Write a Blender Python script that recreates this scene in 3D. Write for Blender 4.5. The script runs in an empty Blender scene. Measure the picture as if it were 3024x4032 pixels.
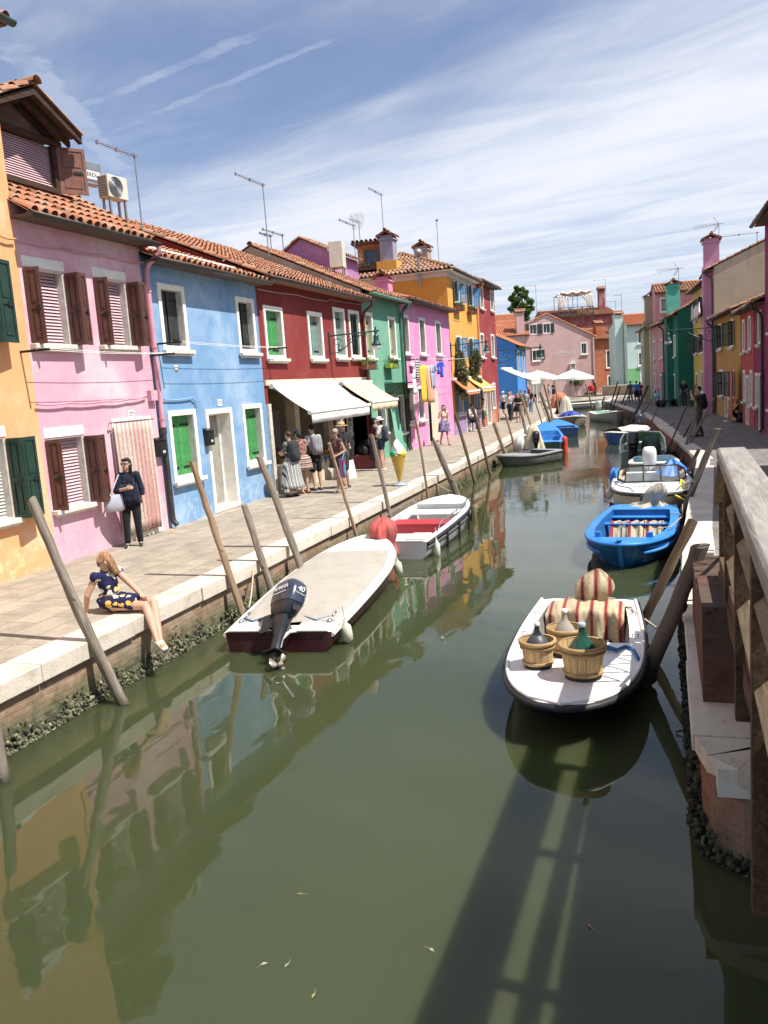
import bpy, math, random
from mathutils import Vector, Matrix
R = math.radians
rnd = random.Random(11)
scene = bpy.context.scene
COL = scene.collection
PI = math.pi

# ------------------------------------------------------------------ camera, sky, sun, exposure
# street axes: X across the canal (to the right), Y along it, Z up; pavement z = 0, water z = -0.7
EYE, TH, PITCH, ROLL, FPX = 2.5, R(19.0), R(8.5), math.atan(.070), 3262.
WATER = -.7
_r = Vector((math.cos(TH), math.sin(TH), 0))
_f0 = Vector((-math.sin(TH), math.cos(TH), 0))
_up = Vector((0, 0, 1)) * math.cos(PITCH) + _f0 * math.sin(PITCH)
_fw = _f0 * math.cos(PITCH) - Vector((0, 0, 1)) * math.sin(PITCH)
_cx = _r * math.cos(ROLL) - _up * math.sin(ROLL)
_cy = _r * math.sin(ROLL) + _up * math.cos(ROLL)
cam_d = bpy.data.cameras.new('camera')
cam = bpy.data.objects.new('camera', cam_d); COL.objects.link(cam)
cam.matrix_world = Matrix(((_cx.x, _cy.x, -_fw.x, 0), (_cx.y, _cy.y, -_fw.y, 0), (_cx.z, _cy.z, -_fw.z, EYE), (0, 0, 0, 1)))
cam_d.sensor_fit = 'VERTICAL'; cam_d.sensor_height = 24.; cam_d.lens = 24. * FPX / 4032.
cam_d.clip_start = .05; cam_d.clip_end = 5000.
scene.camera = cam

SUN_EL, SUN_AZ = R(57.5), R(7.)          # azimuth: from +X, turned a little towards -Y
sun_dir = Vector((math.cos(SUN_EL) * math.cos(SUN_AZ), -math.cos(SUN_EL) * math.sin(SUN_AZ), math.sin(SUN_EL)))
sun_d = bpy.data.lights.new('sun', 'SUN'); sun_d.energy = 4.6; sun_d.angle = R(.53); sun_d.color = (1, .95, .88)
sun = bpy.data.objects.new('sun', sun_d); COL.objects.link(sun)
sun.rotation_euler = sun_dir.to_track_quat('Z', 'Y').to_euler(); sun.location = (30, -5, 50)
scene.view_settings.view_transform = 'Standard'; scene.view_settings.look = 'None'
scene.view_settings.exposure = .72; scene.view_settings.gamma = 1.
scene.render.film_transparent = False
scene.cycles.max_bounces = 8; scene.cycles.sample_clamp_indirect = 6.

class NT:
    """small helper round a node tree"""
    def __init__(s, tree):
        s.t = tree; tree.nodes.clear()
    def n(s, typ, ins=None, **props):
        nd = s.t.nodes.new(typ)
        for k, v in props.items(): setattr(nd, k, v)
        for k, v in (ins or {}).items():
            sk = nd.inputs[k]
            if hasattr(v, 'bl_rna') and v.bl_rna.identifier.startswith('NodeSocket'): s.t.links.new(v, sk)
            else:
                if isinstance(v, tuple) and len(v) == 3 and sk.type == 'RGBA': v = v + (1.,)
                sk.default_value = v
        return nd
    def math(s, op, a, b=0., clamp=False):
        return s.n('ShaderNodeMath', {0: a, 1: b}, operation=op, use_clamp=clamp).outputs[0]
    def mix(s, fac, a, b, blend='MIX'):
        nd = s.n('ShaderNodeMix', {0: fac, 6: a, 7: b}, data_type='RGBA', blend_type=blend)
        return nd.outputs[2]
    def ramp(s, fac, stops, interp='LINEAR'):
        nd = s.n('ShaderNodeValToRGB', {0: fac}); cr = nd.color_ramp; cr.interpolation = interp
        while len(cr.elements) > 1: cr.elements.remove(cr.elements[-1])
        for i, (p, c) in enumerate(stops):
            e = cr.elements[0] if i == 0 else cr.elements.new(p)
            e.position = p; e.color = (c, c, c, 1) if not isinstance(c, tuple) else c + (1,)
        return nd.outputs[0]
    def rng(s, v, a, b, c=0., d=1., smooth=True):
        return s.n('ShaderNodeMapRange', {0: v, 1: a, 2: b, 3: c, 4: d}, interpolation_type='SMOOTHSTEP' if smooth else 'LINEAR').outputs[0]
    def noise(s, vec, scale, detail=4, rough=.55, dist=0.):
        return s.n('ShaderNodeTexNoise', {'Vector': vec, 'Scale': scale, 'Detail': detail, 'Roughness': rough, 'Distortion': dist}).outputs[0]
    def xyz(s, vec):
        o = s.n('ShaderNodeSeparateXYZ', {0: vec}).outputs
        return o[0], o[1], o[2]
    def vec(s, x=0., y=0., z=0.):
        return s.n('ShaderNodeCombineXYZ', {0: x, 1: y, 2: z}).outputs[0]

# sky: Nishita with cirrus streaks and contrails laid out on a cloud plane high above
w = bpy.data.worlds.new("World"); scene.world = w; w.use_nodes = True
nt = NT(w.node_tree)
sky = nt.n('ShaderNodeTexSky', sky_type='NISHITA', sun_disc=False, sun_elevation=SUN_EL,
           sun_rotation=math.atan2(sun_dir.x, sun_dir.y), altitude=0., air_density=1., dust_density=.6, ozone_density=1.6)
gen = nt.n('ShaderNodeTexCoord').outputs['Generated']
dx, dy, dz = nt.xyz(gen)
zz = nt.math('MAXIMUM', dz, .03)
px, py = nt.math('DIVIDE', dx, zz), nt.math('DIVIDE', dy, zz)
def rot(a, sx, sy, ox=0., oy=0.):
    c, s_ = math.cos(a), math.sin(a)
    u = nt.math('ADD', nt.math('MULTIPLY', px, c), nt.math('MULTIPLY', py, s_))
    v = nt.math('ADD', nt.math('MULTIPLY', px, -s_), nt.math('MULTIPLY', py, c))
    return nt.vec(nt.math('MULTIPLY_ADD', u, sx, ) if False else nt.math('ADD', nt.math('MULTIPLY', u, sx), ox), nt.math('ADD', nt.math('MULTIPLY', v, sy), oy), 0.)
big = nt.noise(rot(R(-24), .22, .42, 3.1, .4), 1.15, 5, .55, .6)
fine = nt.noise(rot(R(-20), .45, 1.25, 7.7, 2.), 1.6, 7, .58, .9)
wisp = nt.noise(rot(R(-33), .9, 2.4, 1.7, 5.), 2.2, 8, .6, 1.2)
acr = nt.math('ADD', nt.math('MULTIPLY', px, .46), nt.math('MULTIPLY', py, .89))
bias = nt.math('SUBTRACT', nt.rng(acr, 1.6, 3.2, 0., .215), nt.rng(acr, 5.5, 10., 0., .10))
bias = nt.math('SUBTRACT', bias, nt.rng(nt.math('ABSOLUTE', nt.math('SUBTRACT', acr, 1.98)), .34, .02, 0., .07))
m = nt.math('ADD', nt.math('ADD', nt.math('MULTIPLY', big, .66), nt.math('MULTIPLY', fine, .20)), nt.math('ADD', nt.math('MULTIPLY', wisp, .10), bias))
cl = nt.rng(m, .33, .76, .16, .92)
def trail(nx, ny, c, wdt, a, b, fade, amt):
    d = nt.math('ADD', nt.math('MULTIPLY', px, nx), nt.math('MULTIPLY', py, ny))
    d = nt.math('SUBTRACT', d, c)
    wob = nt.math('MULTIPLY', nt.math('SUBTRACT', nt.noise(nt.vec(px, py, 0.), 9., 5, .6), .5), wdt * 1.5)
    d = nt.math('ABSOLUTE', nt.math('ADD', d, wob))
    along = nt.math('ADD', nt.math('MULTIPLY', px, ny), nt.math('MULTIPLY', py, -nx))
    e = nt.math('MULTIPLY', nt.rng(along, a - fade, a + .02), nt.rng(along, b + fade, b - .02))
    brk = nt.rng(nt.noise(nt.vec(px, py, 2.), 4.5, 4, .6), .3, .55, .55, 1.)
    return nt.math('MULTIPLY', nt.math('MULTIPLY', nt.rng(d, wdt, wdt * .25), e), nt.math('MULTIPLY', brk, amt))
for args in ((-.917, -.398, .737, .10, 2.35, 4.0, .35, .42), (.279, .960, 1.887, .05, -2.33, -1.75, .45, .38),
             (.342, .940, 1.952, .034, -2.85, -1.65, .4, .33), (.238, .971, 2.656, .04, -2.0, -.45, .35, .27)):
    cl = nt.math('MAXIMUM', cl, trail(*args))
cl = nt.math('MULTIPLY', cl, nt.rng(dz, -.01, .05))
skyc = nt.mix(1., sky.outputs[0], (.66, .80, 1.02), 'MULTIPLY')
cloud = nt.mix(nt.rng(fine, .3, .7), (6.8, 7.3, 8.5), (8.1, 8.3, 8.8))
bg = nt.n('ShaderNodeBackground', {'Color': nt.mix(cl, skyc, cloud), 'Strength': .072})
nt.t.links.new(bg.outputs[0], nt.n('ShaderNodeOutputWorld').outputs[0] if False else nt.n('ShaderNodeOutputWorld').inputs[0])

# ------------------------------------------------------------------ measuring: rays of the photograph met with real planes
def ray(x, y):
    u, v = (x - 1512) / FPX, -(y - 2016) / FPX
    return _cx * u + _cy * v + _fw
def G(x, y, z=0.):
    d = ray(x, y); k = (z - EYE) / d.z
    return Vector((d.x * k, d.y * k, z))
def PX(x, y, X):
    d = ray(x, y); k = X / d.x
    return Vector((X, d.y * k, EYE + d.z * k))
def PY(x, y, Y):
    d = ray(x, y); k = Y / d.y
    return Vector((d.x * k, Y, EYE + d.z * k))

# ------------------------------------------------------------------ mesh helper
class MB:
    def __init__(s):
        s.v = []; s.f = []; s.m = []; s.t = []; s.sm = []
    def add(s, vs, fs, mi=0, smooth=False, tint=.5, M=None):
        b = len(s.v)
        s.v += [tuple(M @ Vector(p)) if M else tuple(p) for p in vs]
        for f in fs:
            s.f.append([b + i for i in f]); s.m.append(mi); s.sm.append(smooth); s.t.append(tint)
        return s
    def box(s, x0, x1, y0, y1, z0, z1, mi=0, tint=.5, M=None):
        vs = [(x0, y0, z0), (x1, y0, z0), (x1, y1, z0), (x0, y1, z0), (x0, y0, z1), (x1, y0, z1), (x1, y1, z1), (x0, y1, z1)]
        return s.add(vs, [(0, 3, 2, 1), (4, 5, 6, 7), (0, 1, 5, 4), (1, 2, 6, 5), (2, 3, 7, 6), (3, 0, 4, 7)], mi, False, tint, M)
    def quad(s, a, b, c, d, mi=0, tint=.5, smooth=False):
        return s.add([a, b, c, d], [(0, 1, 2, 3)], mi, smooth, tint)
    def loft(s, secs, closed=True, caps=True, mi=0, smooth=True, tint=.5, M=None, loop=False):
        n = len(secs[0]); vs = [p for q in secs for p in q]; fs = []
        K = len(secs)
        for i in range(K if loop else K - 1):
            for j in range(n if closed else n - 1):
                a, b = i * n + j, i * n + (j + 1) % n
                c, d = ((i + 1) % K) * n + (j + 1) % n, ((i + 1) % K) * n + j
                fs.append((a, b, c, d))
        s.add(vs, fs, mi, smooth, tint, M)
        if caps and closed and not loop:
            s.add(secs[0], [tuple(range(n - 1, -1, -1))], mi, False, tint, M)
            s.add(secs[-1], [tuple(range(n))], mi, False, tint, M)
        return s
    def tube(s, pts, rad, seg=8, mi=0, caps=True, tint=.5, M=None, loop=False):
        pts = [Vector(p) for p in pts]; K = len(pts)
        if not isinstance(rad, (list, tuple)): rad = [rad] * K
        secs = []; up = None
        for i, p in enumerate(pts):
            if loop: t = pts[(i + 1) % K] - pts[i - 1]
            else: t = pts[min(i + 1, K - 1)] - pts[max(i - 1, 0)]
            t = t.normalized() if t.length > 1e-9 else Vector((0, 0, 1))
            if up is None: up = Vector((0, 0, 1)) if abs(t.z) < .9 else Vector((1, 0, 0))
            a = t.cross(up)
            if a.length < 1e-6: a = t.cross(Vector((0, 1, 0)))
            a.normalize(); b = a.cross(t).normalized(); up = b
            secs.append([p + (a * math.cos(2 * PI * k / seg) + b * math.sin(2 * PI * k / seg)) * rad[i] for k in range(seg)])
        return s.loft(secs, True, caps, mi, True, tint, M, loop)
    def cap(s, a, b, ra, rb, seg=12, mi=0, M=None):
        a, b = Vector(a), Vector(b); d = b - a; L = max(d.length, 1e-6); d = d / L
        pts, rr = [], []
        for k in range(4):
            th = PI / 2 * k / 4
            pts.append(a - d * ra * math.cos(th)); rr.append(max(ra * math.sin(th), ra * .06))
        for k in range(5):
            q = k / 4; pts.append(a + d * L * q); rr.append(ra + (rb - ra) * q)
        for k in range(1, 5):
            th = PI / 2 * (1 - k / 4)
            pts.append(b + d * rb * math.cos(th)); rr.append(max(rb * math.sin(th), rb * .06))
        return s.tube(pts, rr, seg, mi, True, .5, M)
    def ell(s, c, r, seg=16, rings=10, mi=0, M=None, ax=None, smooth=True, tint=.5):
        secs = []
        for i in range(rings + 1):
            th = PI * i / rings; st_, ct = max(math.sin(th), .02), math.cos(th)
            secs.append([Vector((r[0] * st_ * math.cos(2 * PI * k / seg), r[1] * st_ * math.sin(2 * PI * k / seg), -r[2] * ct)) for k in range(seg)])
        T = Matrix.Translation(Vector(c))
        if ax is not None: T = T @ ax.to_4x4()
        if M: T = M @ T
        return s.loft(secs, True, True, mi, smooth, tint, T)
    def lathe(s, prof, seg=24, mi=0, M=None, smooth=True, caps=True, tint=.5):
        return s.loft([[Vector((max(r, 1e-4) * math.cos(2 * PI * k / seg), max(r, 1e-4) * math.sin(2 * PI * k / seg), z)) for k in range(seg)] for r, z in prof], True, caps, mi, smooth, tint, M)
    def build(s, name, mats, parent=None, bevel=0., mods=(), loc=None, rz=None, M=None):
        me = bpy.data.meshes.new(name)
        me.from_pydata([tuple(p) for p in s.v], [], s.f)
        mats = mats if isinstance(mats, (list, tuple)) else [mats]
        for m_ in mats: me.materials.append(m_)
        if len(mats) > 1: me.polygons.foreach_set('material_index', s.m)
        me.polygons.foreach_set('use_smooth', s.sm)
        if any(t != .5 for t in s.t):
            at = me.attributes.new('tint', 'FLOAT', 'FACE'); at.data.foreach_set('value', s.t)
        me.update()
        o = bpy.data.objects.new(name, me); COL.objects.link(o)
        if parent: o.parent = parent
        if loc is not None: o.location = loc
        if rz is not None: o.rotation_euler.z = rz
        if M is not None: o.matrix_local = M
        if bevel:
            b = o.modifiers.new('bevel', 'BEVEL'); b.width = bevel; b.segments = 2; b.limit_method = 'ANGLE'; b.angle_limit = R(40)
        for typ, kw in mods:
            md = o.modifiers.new(typ.lower(), typ)
            for k, v in kw.items(): setattr(md, k, v)
        return o

def tag(o, label=None, cat=None, group=None, kind=None):
    if label: o['label'] = label
    if cat: o['category'] = cat
    if group: o['group'] = group
    if kind: o['kind'] = kind
    return o
def thing(name, label, cat, loc=(0, 0, 0), rz=0., group=None):
    o = bpy.data.objects.new(name, None); COL.objects.link(o); o.empty_display_size = .2
    o.location = loc; o.rotation_euler.z = rz
    return tag(o, label, cat, group)
def remesh(vox): return [('REMESH', dict(mode='VOXEL', voxel_size=vox, use_smooth_shade=True)), ('SMOOTH', dict(factor=.5, iterations=3))]
def lettering(txt, size, mat, parent, M, name='lettering', depth=.004, align='CENTER', shear=0., space=1.):
    c = bpy.data.curves.new('t', 'FONT'); c.body = txt; c.size = size; c.extrude = depth / 2; c.align_x = align; c.align_y = 'CENTER'; c.shear = shear; c.space_character = space
    t = bpy.data.objects.new('t', c); COL.objects.link(t)
    me = bpy.data.meshes.new_from_object(t.evaluated_get(bpy.context.evaluated_depsgraph_get()))
    COL.objects.unlink(t); bpy.data.objects.remove(t); bpy.data.curves.remove(c)
    me.name = name; me.materials.clear(); me.materials.append(mat)
    o = bpy.data.objects.new(name, me); COL.objects.link(o); o.parent = parent; o.matrix_local = M
    return o

# ------------------------------------------------------------------ materials
def lerp3(a, b, k): return tuple(a[i] + (b[i] - a[i]) * k for i in range(3))
MATS = {}
def mat(name, col, rough=.6, var=.18, vs=3., bump=.0, bs=60., metal=0., tint=0., spec=.5, coat=0., stretch=None, alpha=None):
    if name in MATS: return MATS[name]
    m_ = bpy.data.materials.new(name); m_.use_nodes = True; k = NT(m_.node_tree)
    co = k.n('ShaderNodeTexCoord').outputs['Object']
    if stretch: co = k.n('ShaderNodeMapping', {0: co, 3: stretch}).outputs[0]
    nz = k.noise(co, vs, 6, .62)
    c = k.mix(k.rng(nz, .3, .7), tuple(x * (1 - var) for x in col), tuple(min(1, x * (1 + var)) for x in col))
    if tint:
        at = k.n('ShaderNodeAttribute', attribute_name='tint').outputs['Fac']
        c = k.mix(1., c, k.ramp(at, [(0., 1 - tint), (1., 1 + tint)]), 'MULTIPLY')
    ins = {'Base Color': c, 'Roughness': k.rng(nz, .25, .75, max(rough - .08, 0), min(1, rough + .1)), 'Metallic': metal, 'Specular IOR Level': spec, 'Coat Weight': coat}
    if bump:
        ins['Normal'] = k.n('ShaderNodeBump', {'Strength': bump, 'Distance': .01, 'Height': k.noise(co, bs, 5, .6)}).outputs[0]
    p = k.n('ShaderNodeBsdfPrincipled', ins)
    k.t.links.new(p.outputs[0], k.n('ShaderNodeOutputMaterial').inputs[0])
    MATS[name] = m_; return m_
def newmat(name):
    m_ = bpy.data.materials.new(name); m_.use_nodes = True; MATS[name] = m_
    return m_, NT(m_.node_tree)
def finish(k, m_, ins):
    p = k.n('ShaderNodeBsdfPrincipled', ins)
    k.t.links.new(p.outputs[0], k.n('ShaderNodeOutputMaterial').inputs[0]); return m_

def plaster(name, col, fade=None, worn=.5, base=None, seed=0., dirty=.5):
    """painted render: faded clouds, rain streaks, salt wear along the foot"""
    m_, k = newmat(name)
    co = k.n('ShaderNodeTexCoord').outputs['Object']
    co = k.n('ShaderNodeMapping', {0: co, 1: (seed * 3.7, seed * 1.3, seed)}).outputs[0]
    x, y, z = k.xyz(k.n('ShaderNodeTexCoord').outputs['Object'])
    fade = fade or tuple(min(1, c * .55 + .36) for c in col)
    n1 = k.noise(co, .9, 6, .6, .4)
    c = k.mix(k.rng(n1, .40, .72, 0., worn), col, fade)
    n2 = k.noise(co, 3.3, 8, .68)
    c = k.mix(k.rng(n2, .52, .74, 0., .38), c, tuple(q * .72 for q in col))
    st_ = k.noise(k.vec(k.math('MULTIPLY', x, 7.), k.math('MULTIPLY', y, 7.), k.math('MULTIPLY', z, .45)), 1., 5, .6)
    c = k.mix(k.rng(st_, .56, .76, 0., dirty), c, tuple(q * .50 + .02 for q in col))
    n3 = k.noise(co, 6.5, 8, .7)
    foot = k.math('MULTIPLY', k.rng(n3, .5, .6), k.rng(k.math('ADD', z, k.math('MULTIPLY', n1, -1.1)), .55, -.45))
    c = k.mix(k.math('MULTIPLY', foot, .65), c, base or tuple(min(1, q * .6 + .28) for q in col))
    chip = k.rng(k.math('ADD', k.noise(co, 14., 5, .65), k.math('MULTIPLY', n1, .22)), .76, .79)
    c = k.mix(k.math('MULTIPLY', chip, k.rng(z, 2.4, .4, .0, .8)), c, (.55, .52, .47))
    b = k.n('ShaderNodeBump', {'Strength': .35, 'Distance': .012, 'Height': k.math('ADD', k.noise(co, 34., 8, .7), k.math('MULTIPLY', n2, 1.4))}).outputs[0]
    return finish(k, m_, {'Base Color': c, 'Roughness': .88, 'Normal': b, 'Specular IOR Level': .25})

def hairmat(name, col):
    m_, k = newmat(name); co = k.n('ShaderNodeTexCoord').outputs['Object']
    n1 = k.noise(k.n('ShaderNodeMapping', {0: co, 3: (90., 90., 9.)}).outputs[0], 1., 4, .6, .6)
    c = k.mix(k.rng(n1, .35, .65), tuple(q * .45 for q in col), tuple(min(1, q * 1.25) for q in col))
    b = k.n('ShaderNodeBump', {'Strength': .8, 'Distance': .01, 'Height': n1}).outputs[0]
    return finish(k, m_, {'Base Color': c, 'Roughness': .5, 'Normal': b, 'Specular IOR Level': .3})
def clothmat(name, col, var=.2):
    m_, k = newmat(name); co = k.n('ShaderNodeTexCoord').outputs['Object']
    n1 = k.noise(co, 9., 5, .6); n2 = k.noise(k.n('ShaderNodeMapping', {0: co, 3: (1., 1., .45)}).outputs[0], 11., 3, .5, 1.4)
    c = k.mix(k.rng(n1, .35, .65), tuple(q * (1 - var) for q in col), tuple(min(1, q * (1 + var)) for q in col))
    b = k.n('ShaderNodeBump', {'Strength': .75, 'Distance': .035, 'Height': n2}).outputs[0]
    return finish(k, m_, {'Base Color': c, 'Roughness': .9, 'Normal': b, 'Specular IOR Level': .15, 'Sheen Weight': .15})
def fabric(name, cols, axis='x', scale=1., rough=.85, fold=0.):
    """stripes: cols is [(position, colour)...] repeated every 1/scale metres"""
    m_, k = newmat(name)
    x, y, z = k.xyz(k.n('ShaderNodeTexCoord').outputs['Object'])
    v = {'x': x, 'y': y, 'z': z}[axis]
    nz = k.noise(k.n('ShaderNodeTexCoord').outputs['Object'], 22., 4)
    f = k.math('FRACT', k.math('ADD', k.math('MULTIPLY', v, scale), 50.))
    c = k.mix(k.rng(nz, .3, .7, 0., .25), k.ramp(f, cols, 'CONSTANT'), (.02, .02, .02))
    return finish(k, m_, {'Base Color': c, 'Roughness': rough, 'Specular IOR Level': .15, 'Sheen Weight': .1,
                          'Normal': k.n('ShaderNodeBump', {'Strength': .25, 'Distance': .006, 'Height': nz}).outputs[0]})

def grimy(name, col, rough, grime, amt=.5, bump=.1, wr=0.):
    m_, k = newmat(name); co = k.n('ShaderNodeTexCoord').outputs['Object']
    n1, n2, n3 = k.noise(co, 2.2, 7, .66, .6), k.noise(co, 11., 6, .7), k.noise(k.n('ShaderNodeMapping', {0: co, 3: (30., 3., 30.)}).outputs[0], 1., 4)
    c = k.mix(k.rng(n1, .46, .72, 0., amt), col, grime); c = k.mix(k.rng(n2, .60, .72, 0., amt), c, tuple(q * .6 for q in grime)); c = k.mix(k.rng(n3, .62, .74, 0., amt * .5), c, grime)
    h_ = k.math('ADD', n2, k.math('MULTIPLY', k.noise(k.n('ShaderNodeMapping', {0: co, 3: (1., 2.6, 1.)}).outputs[0], 2.6, 5, .6, 1.2), wr))
    b = k.n('ShaderNodeBump', {'Strength': bump, 'Distance': .02, 'Height': h_}).outputs[0]
    return finish(k, m_, {'Base Color': c, 'Roughness': k.rng(n1, .3, .7, rough, rough + .2), 'Normal': b})
def brick(name, c1, c2, mortar, scale=1., ax='y', algae=0., w_=.24, h_=.062):
    m_, k = newmat(name)
    co = k.n('ShaderNodeTexCoord').outputs['Object']
    x, y, z = k.xyz(co)
    wob = k.math('MULTIPLY', k.math('SUBTRACT', k.noise(co, 2.3, 3), .5), .05)
    v = k.vec(k.math('ADD', {'x': x, 'y': y}[ax], wob), k.math('ADD', z, wob), 0.)
    t = k.n('ShaderNodeTexBrick', {'Vector': v, 'Color1': c1, 'Color2': c2, 'Mortar': mortar, 'Scale': 1., 'Mortar Size': .008, 'Mortar Smooth': .3, 'Brick Width': w_, 'Row Height': h_ })
    n1 = k.noise(co, 9., 6, .65)
    c = k.mix(k.rng(n1, .35, .7, 0., .7), t.outputs[0], tuple(q * .5 for q in c1))
    c = k.mix(k.rng(k.noise(co, 1.7, 5), .45, .65, 0., .6), c, mortar)
    if algae:
        g = k.rng(k.math('ADD', z, k.math('MULTIPLY', k.math('SUBTRACT', k.noise(co, 5., 5, .6), .5), .5)), algae, algae - .32)
        c = k.mix(k.math('MULTIPLY', g, .95), c, k.mix(k.rng(n1, .4, .6), (.05, .06, .032), (.15, .15, .085)))
    b = k.n('ShaderNodeBump', {'Strength': .7, 'Distance': .02, 'Height': k.math('ADD', k.math('MULTIPLY', t.outputs[1], -.8), n1)}).outputs[0]
    return finish(k, m_, {'Base Color': c, 'Roughness': .9, 'Normal': b, 'Specular IOR Level': .2})

def wood(name, col, dark=None, axis='z', rough=.8, sc=1., wet=None):
    m_, k = newmat(name)
    co = k.n('ShaderNodeTexCoord').outputs['Object']
    s3 = {'z': (14 * sc, 14 * sc, 1.1 * sc), 'y': (14 * sc, 1.1 * sc, 14 * sc), 'x': (1.1 * sc, 14 * sc, 14 * sc)}[axis]
    v = k.n('ShaderNodeMapping', {0: co, 3: s3}).outputs[0]
    n1 = k.noise(v, 1.6, 7, .7, .8); n2 = k.noise(co, 4., 4)
    c = k.mix(k.rng(n1, .32, .68), dark or tuple(q * .35 for q in col), col)
    c = k.mix(k.rng(n2, .35, .7, 0., .4), c, tuple(q * .6 for q in col))
    if wet is not None:
        x, y, z = k.xyz(k.n('ShaderNodeNewGeometry').outputs['Position'])
        g = k.rng(k.math('ADD', z, k.math('MULTIPLY', n2, .3)), wet + .2, wet - .02)
        c = k.mix(k.math('MULTIPLY', g, .85), c, (.035, .035, .02))
    b = k.n('ShaderNodeBump', {'Strength': .6, 'Distance': .012, 'Height': n1}).outputs[0]
    return finish(k, m_, {'Base Color': c, 'Roughness': rough, 'Normal': b, 'Specular IOR Level': .25})

def tilemat(name, stops, var=.5):
    m_, k = newmat(name)
    co = k.n('ShaderNodeTexCoord').outputs['Object']
    at = k.n('ShaderNodeAttribute', attribute_name='tint').outputs['Fac']
    n1 = k.noise(co, 5., 6, .65); n2 = k.noise(co, 22., 5, .6); n0 = k.noise(co, .7, 3)
    f = k.math('ADD', k.math('MULTIPLY', at, .62), k.math('MULTIPLY', n0, .38))
    c = k.ramp(f, stops)
    c = k.mix(k.rng(n1, .48, .66, 0., .75), c, (.30, .26, .20))
    c = k.mix(k.rng(n2, .58, .74, 0., .55), c, (.10, .085, .06))
    b = k.n('ShaderNodeBump', {'Strength': .4, 'Distance': .01, 'Height': n2}).outputs[0]
    return finish(k, m_, {'Base Color': c, 'Roughness': .9, 'Normal': b, 'Specular IOR Level': .2})

def leafmat(name, c1, c2):
    m_, k = newmat(name)
    at = k.n('ShaderNodeAttribute', attribute_name='tint').outputs['Fac']
    c = k.ramp(at, [(0., c1), (1., c2)])
    p = k.n('ShaderNodeBsdfPrincipled', {'Base Color': c, 'Roughness': .55, 'Specular IOR Level': .3})
    t = k.n('ShaderNodeBsdfTranslucent', {'Color': c})
    mx = k.n('ShaderNodeMixShader', {0: .25, 1: p.outputs[0], 2: t.outputs[0]})
    k.t.links.new(mx.outputs[0], k.n('ShaderNodeOutputMaterial').inputs[0]); return m_
def glassmat(name, col=(.9, .95, .95), rough=.02, trans=.9):
    m_, k = newmat(name)
    f = k.n('ShaderNodeFresnel', {0: 1.45})
    tr = k.n('ShaderNodeBsdfTransparent', {0: col}); gl = k.n('ShaderNodeBsdfGlossy', {'Color': (1., 1., 1.), 'Roughness': rough})
    df = k.n('ShaderNodeBsdfDiffuse', {0: col})
    a = k.n('ShaderNodeMixShader', {0: trans, 1: df.outputs[0], 2: tr.outputs[0]})
    b = k.n('ShaderNodeMixShader', {0: f.outputs[0], 1: a.outputs[0], 2: gl.outputs[0]})
    k.t.links.new(b.outputs[0], k.n('ShaderNodeOutputMaterial').inputs[0]); return m_

# shared plain materials
M = {}
M['white'] = mat('white paint', (.78, .76, .71), .55, .07, 4., .15)
M['trim'] = mat('white window trim', (.80, .77, .70), .7, .1, 5., .25)
M['sill'] = mat('stone sill', (.62, .59, .53), .7, .14, 8., .3)
M['reveal'] = mat('rough reveal', (.52, .50, .46), .9, .16, 9., .4)
M['dark'] = mat('dark interior', (.018, .018, .02), .7, .3)
M['pane'] = mat('window pane', (.035, .042, .05), .06, .3, 2., spec=.8)
M['black'] = mat('black paint', (.014, .014, .016), .35, .2)
M['iron'] = mat('dark iron', (.02, .022, .022), .5, .2, metal=.3)
M['lampgreen'] = mat('lamp green iron', (.012, .055, .045), .4, .2)
M['grey_metal'] = mat('grey metal', (.32, .33, .34), .4, .15, metal=.7)
M['gutter'] = mat('dark gutter', (.035, .03, .027), .5, .25)
M['soffit'] = mat('soffit board', (.10, .065, .045), .85, .3, 6.)
M['cream'] = mat('cream wall', (.62, .55, .42), .8, .12)
M['stone'] = mat('white stone', (.66, .61, .53), .75, .14, 5., .5, 30.)
M['glass'] = glassmat('clear glass')
M['rope'] = mat('pale rope', (.42, .37, .28), .9, .25, 30., .5, 120.)
M['rope_blue'] = mat('blue rope', (.02, .12, .30), .8, .25, 30., .5, 120.)
M['rope_yellow'] = mat('yellow rope', (.75, .58, .03), .6, .2, 30.)
M['rubber'] = mat('black rubber', (.02, .02, .022), .6, .3)
M['fender'] = mat('cream fender', (.66, .62, .50), .5, .14)
M['skin'] = mat('skin', (.52, .31, .215), .55, .07, 12., spec=.35)
M['skin2'] = mat('tanned skin', (.40, .225, .15), .55, .07, 12., spec=.35)
TERRA = [(0., (.15, .08, .055)), (.3, (.30, .125, .072)), (.55, (.42, .175, .095)), (.8, (.42, .25, .16)), (1., (.42, .33, .24))]
M['tile'] = tilemat('roof tiles', TERRA)
M['tile_old'] = tilemat('weathered roof tiles', [(0., (.15, .09, .06)), (.35, (.31, .15, .09)), (.6, (.40, .22, .14)), (1., (.42, .33, .25))])
M['tile_red'] = tilemat('red roof tiles', [(0., (.38, .12, .055)), (.5, (.55, .18, .085)), (1., (.55, .28, .16))])

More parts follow.
